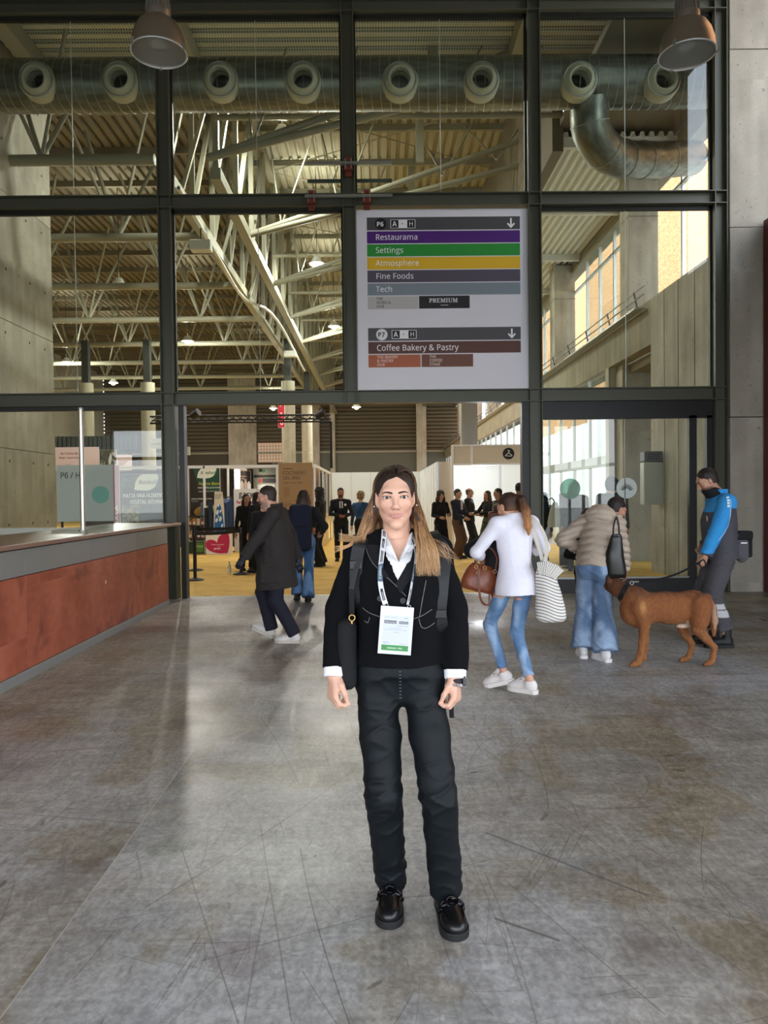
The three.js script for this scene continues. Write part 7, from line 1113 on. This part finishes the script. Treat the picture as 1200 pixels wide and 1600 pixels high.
  part('clip', bar(c0, c0.clone().lerp(h, 0.07).add(V(0, -0.012, 0)), 0.008), M.galv, le);
  const lp = []; for (let k = 0; k <= 16; k++) { const t = 0.07 + k / 16 * 0.93; lp.push(c0.clone().lerp(h, t).add(V(0, -0.05 * Math.sin(t * PI), 0))); } part('strap', ribbon(lp, V(0, 1, 0.3), 0.022, 0.004), M.black, le); part('hand_loop', tube([h.clone(), h.clone().add(V(0.03, 0.03, 0.02)), h.clone().add(V(0.05, -0.03, 0.02)), h.clone().add(V(0.02, -0.05, 0))], 0.008, 6, 20, true), M.black, le);
}
// ---------- people in the hall ----------
const far = { cell: 0.02, headCell: 0.0095, handCell: 0.011 };
person({ ...far, cell: 0.016, label: 'woman with navy backpack and flared jeans walking into the hall', pos: [-1.12, -11.2], yaw: PI + 0.1, H: 1.69, eyes: false, pose: { lf: [0.11, 0.02, 0.06, 0.1, 0.2], rf: [-0.05, 0, -0.1, 0, 0], lw: [0.28, 0.98, 0.18], rw: [-0.27, 1.02, 0.16] }, top: { col: 0x16161a, w: 1.05, arm: 0.07, fore: 0.06, hem: -0.05 }, bottom: { paint: jeans(lin(0x3c5f86), lin(0x6d93bd)), knee: 0.072, hem: 0.1, bum: true }, shoes: { col: 0x16181c }, hair: { style: 'long', col: 0x2c1c14, tip: 0x5c4434, len: 0.28, back: -0.02 } });
{ const b = thing('backpack', 'navy backpack on the woman in flared jeans', 'backpack', [-1.15, 0, -11.02]); const f = new Sdf(); f.box(V(0, 1.12, 0.0), V(0.16, 0.35, 0.1), 0.06); f.box(V(0, 0.98, 0.09), V(0.12, 0.17, 0.04), 0.03, 0.01); part('pack', f.mesh(0.016, lin(0x131a2e)), M.cloth, b); for (const q of [-1, 1]) part('strap', tube([V(q * 0.1, 1.4, -0.02), V(q * 0.12, 1.46, -0.16), V(q * 0.14, 1.3, -0.3)], 0.02, 6, 12), M.black, b); }
person({ ...far, label: 'woman with long dark curls in black beside the kraft panel', pos: [-1.3, -16.7], yaw: -PI / 2 - 0.3, H: 1.78, skin: 0xa87358, pose: {}, top: { col: 0x0f0f11, hem: -0.2 }, bottom: { col: 0x0e0e10, knee: 0.09, hem: 0.1 }, hair: { style: 'long', col: 0x140e0b, len: 0.32, curl: 0.03, vol: 0.012 } });
person({ ...far, label: 'woman in black puffer coat with long black hair beside the belt post', pos: [-2.52, -15.5], yaw: -PI / 2 - 0.5, H: 1.68, eyes: false, pose: {}, top: { name: 'puffer_coat', col: 0x0d0d0f, hem: -0.28, puff: 0.014, w: 1.15, d: 1.15, arm: 0.075, fore: 0.065 }, bottom: { col: 0x0b0b0d }, hair: { style: 'long', col: 0x0d0a09, len: 0.34, vol: 0.008 } });
person({ ...far, label: 'woman in black with pale face behind the black puffer coat', pos: [-2.86, -16.1], yaw: 0.5, H: 1.66, skin: 0xb08468, pose: {}, top: { col: 0x101012, hem: -0.3, w: 1.08 }, bottom: { col: 0x0c0c0e }, hair: { style: 'long', col: 0x110c0a, len: 0.25 } });
{ const W = person({ ...far, label: 'bearded man in black suit and tie with hands joined', pos: [-0.9, -18.1], yaw: 0.12, H: 1.79, male: true, skin: 0x9c6a50, stubble: 0x1a100c, pose: { lw: [0.06, 1.1, 0.2], rw: [-0.04, 1.12, 0.2], lpalm: [0, 1, 0.3], rpalm: [0, 1, 0.3], lp: [1, 0, -0.6], rp: [-1, 0, -0.6] }, top: { name: 'suit_jacket', col: 0x121318, hem: -0.12 }, bottom: { col: 0x101116 }, hair: { style: 'short', col: 0x100b09 } });
  part('shirt_front', bx(-0.04, 0.04, 1.3, 1.46, 0.1, 0.136), M.white, W.root); part('tie', bx(-0.014, 0.014, 1.24, 1.45, 0.12, 0.142), M.black, W.root); part('lapel_badge', new THREE.CircleGeometry(0.03, 14).translate(0.1, 1.38, 0.138), M.white, W.root); }
person({ ...far, label: 'woman with short blond curls and denim jacket seen from behind', pos: [-0.42, -18.6], yaw: PI - 0.2, H: 1.68, eyes: false, pose: {}, top: { name: 'denim_jacket', paint: jeans(lin(0x24405f), lin(0x3a5a80)), hem: 0.0, w: 1.1, arm: 0.065 }, bottom: { col: 0x131418 }, hair: { style: 'short', col: 0x7d6138, vol: 0.02, curl: 0.035 } });
person({ ...far, label: 'woman with curly brown hair and long black coat in the waiting group', pos: [1.6, -18.8], yaw: 0.35, H: 1.67, skin: 0xb58468, pose: { lw: [0.14, 1.08, 0.22], rw: [-0.1, 1.02, 0.2] }, top: { name: 'coat', col: 0x0e0e10, hem: -0.38, w: 1.15, d: 1.15, arm: 0.07 }, bottom: { col: 0x0d0d0f }, hair: { style: 'long', col: 0x23150f, len: 0.2, curl: 0.04, vol: 0.022 } });
{ const W = person({ ...far, label: 'man in navy blazer and brown trousers in the waiting group', pos: [1.98, -18.3], yaw: 0.9, H: 1.73, male: true, skin: 0xbc8a70, pose: { lw: [0.12, 1.12, 0.28], rw: [-0.1, 1.02, 0.26] }, top: { name: 'blazer', col: 0x1b2130, hem: -0.1, w: 1.06 }, bottom: { col: 0x5b4130, knee: 0.085, hem: 0.08 }, shoes: { col: 0x3d2c1e }, hair: { style: 'short', col: 0x2a1d16 } }); part('shirt_front', bx(-0.035, 0.035, 1.22, 1.46, 0.12, 0.134), std(0xd9cfd2, 0.7), W.root); }
person({ ...far, label: 'bald man in dark jacket turned right in the waiting group', pos: [2.42, -19.5], yaw: 1.2, H: 1.76, male: true, skin: 0xb98a72, pose: { lw: [0.16, 1.12, 0.26], rw: [-0.12, 1.06, 0.28] }, top: { col: 0x101115, hem: -0.08, w: 1.15, d: 1.2, arm: 0.075 }, bottom: { col: 0x15171d, knee: 0.085, hem: 0.08 }, hair: { style: 'bald', col: 0x4a4038 } });
person({ ...far, label: 'woman with long brown hair and olive trousers pointing in the waiting group', pos: [2.78, -18.6], yaw: -1.0, H: 1.68, skin: 0xb98468, pose: { lw: [0.1, 1.1, 0.38], rw: [-0.14, 1.12, 0.36], lpalm: [0, -1, 0], rpalm: [0, -1, 0], lcurl: 0.15 }, top: { col: 0x111114, hem: -0.05, arm: 0.062 }, bottom: { col: 0x4d5238, knee: 0.08, hem: 0.085 }, hair: { style: 'long', col: 0x2a1a12, tip: 0x4d3524, len: 0.28 } });
person({ ...far, label: 'person in patterned dark top beyond the white-shirted woman', pos: [2.72, -16.6], yaw: -1.2, H: 1.72, male: true, skin: 0xa8785e, pose: { lw: [0.2, 1.0, 0.2] }, top: { paint: (x, y, z) => noise3(x * 40, y * 40, z * 40) > 0.6 ? lin(0x8a7460) : lin(0x17171a), w: 1.1 }, bottom: { col: 0x14141a }, hair: { style: 'short', col: 0x120d0a } });
{ const b = thing('handbag', 'dark brown handbag carried beyond the white-shirted woman', 'bag', [2.68, 0, -16.2]); const f = new Sdf(); f.box(V(0, 1.05, 0), V(0.25, 0.16, 0.08), 0.04); part('bag', f.mesh(0.014, plain(lin(0x5a2c1a), 0.2)), M.leather, b); part('handle', tube([V(-0.15, 1.2, 0), V(-0.05, 1.36, 0), V(0.05, 1.36, 0), V(0.15, 1.2, 0)], 0.014, 6, 20), std(0x4a2416, 0.5), b); }
person({ ...far, label: 'dark haired man half hidden behind the right jamb of the opening', pos: [3.24, -16.9], yaw: PI - 0.5, H: 1.84, male: true, eyes: false, skin: 0x9a6a52, pose: {}, top: { paint: (x, y, z) => noise3(x * 30, y * 30, z * 30) > 0.55 ? lin(0x54483c) : lin(0x1c1c1e) }, bottom: { col: 0x16161a }, hair: { style: 'short', col: 0x0f0b09 } });
person({ ...far, label: 'person with pale shoulder bag first in the queue behind the glass leaf', pos: [3.36, -14.9], yaw: PI + 0.6, H: 1.62, eyes: false, pose: {}, top: { col: 0x25262a }, bottom: { col: 0x202228 }, hair: { style: 'long', col: 0x1a1411, len: 0.2 } });
{ const b = thing('pale_bag', 'pale shoulder bag behind the glass leaf', 'bag', [3.5, 0, -14.65]); const f = new Sdf(); f.stack([[0.92, 0, 0, 0.12, 0.06], [1.0, 0, 0, 0.13, 0.07], [1.3, 0.02, 0, 0.09, 0.05], [1.42, 0.03, 0, 0.05, 0.03]], 0.02); part('bag', f.mesh(0.014, plain(lin(0xc2bfb2), 0.1)), M.cloth, b); part('strap', tube([V(0.03, 1.4, 0), V(-0.02, 1.5, -0.1), V(-0.1, 1.4, -0.2)], 0.012, 5, 10), M.black, b); }
person({ ...far, label: 'tall short-haired person in the queue behind the glass leaf', pos: [4.02, -15.0], yaw: PI - 0.4, H: 1.84, male: true, eyes: false, pose: {}, top: { col: 0x2b2b30, w: 1.1 }, bottom: { col: 0x202024 }, hair: { style: 'short', col: 0x15110f } });
person({ ...far, label: 'long-haired person in dark coat in the queue behind the glass leaf', pos: [4.5, -17.0], yaw: PI - 0.3, H: 1.8, eyes: false, pose: {}, top: { col: 0x232428, hem: -0.2, w: 1.15 }, bottom: { col: 0x1b1c20 }, hair: { style: 'long', col: 0x141110, len: 0.22, vol: 0.02 } });
person({ ...far, label: 'broad person in dark hooded jacket in the queue behind the glass leaf', pos: [4.32, -13.6], yaw: PI - 0.2, H: 1.86, male: true, eyes: false, pose: {}, top: { col: 0x26282c, w: 1.25, d: 1.2, arm: 0.08, extra: [(f, q) => { f.ell(q.tp(0, 0.69, -0.01), 0.125, 0.15, 0.14, 0.03); }] }, bottom: { col: 0x1c1d22 }, hair: { style: 'short', col: 0x15110f } });

renderer.render(scene, camera);
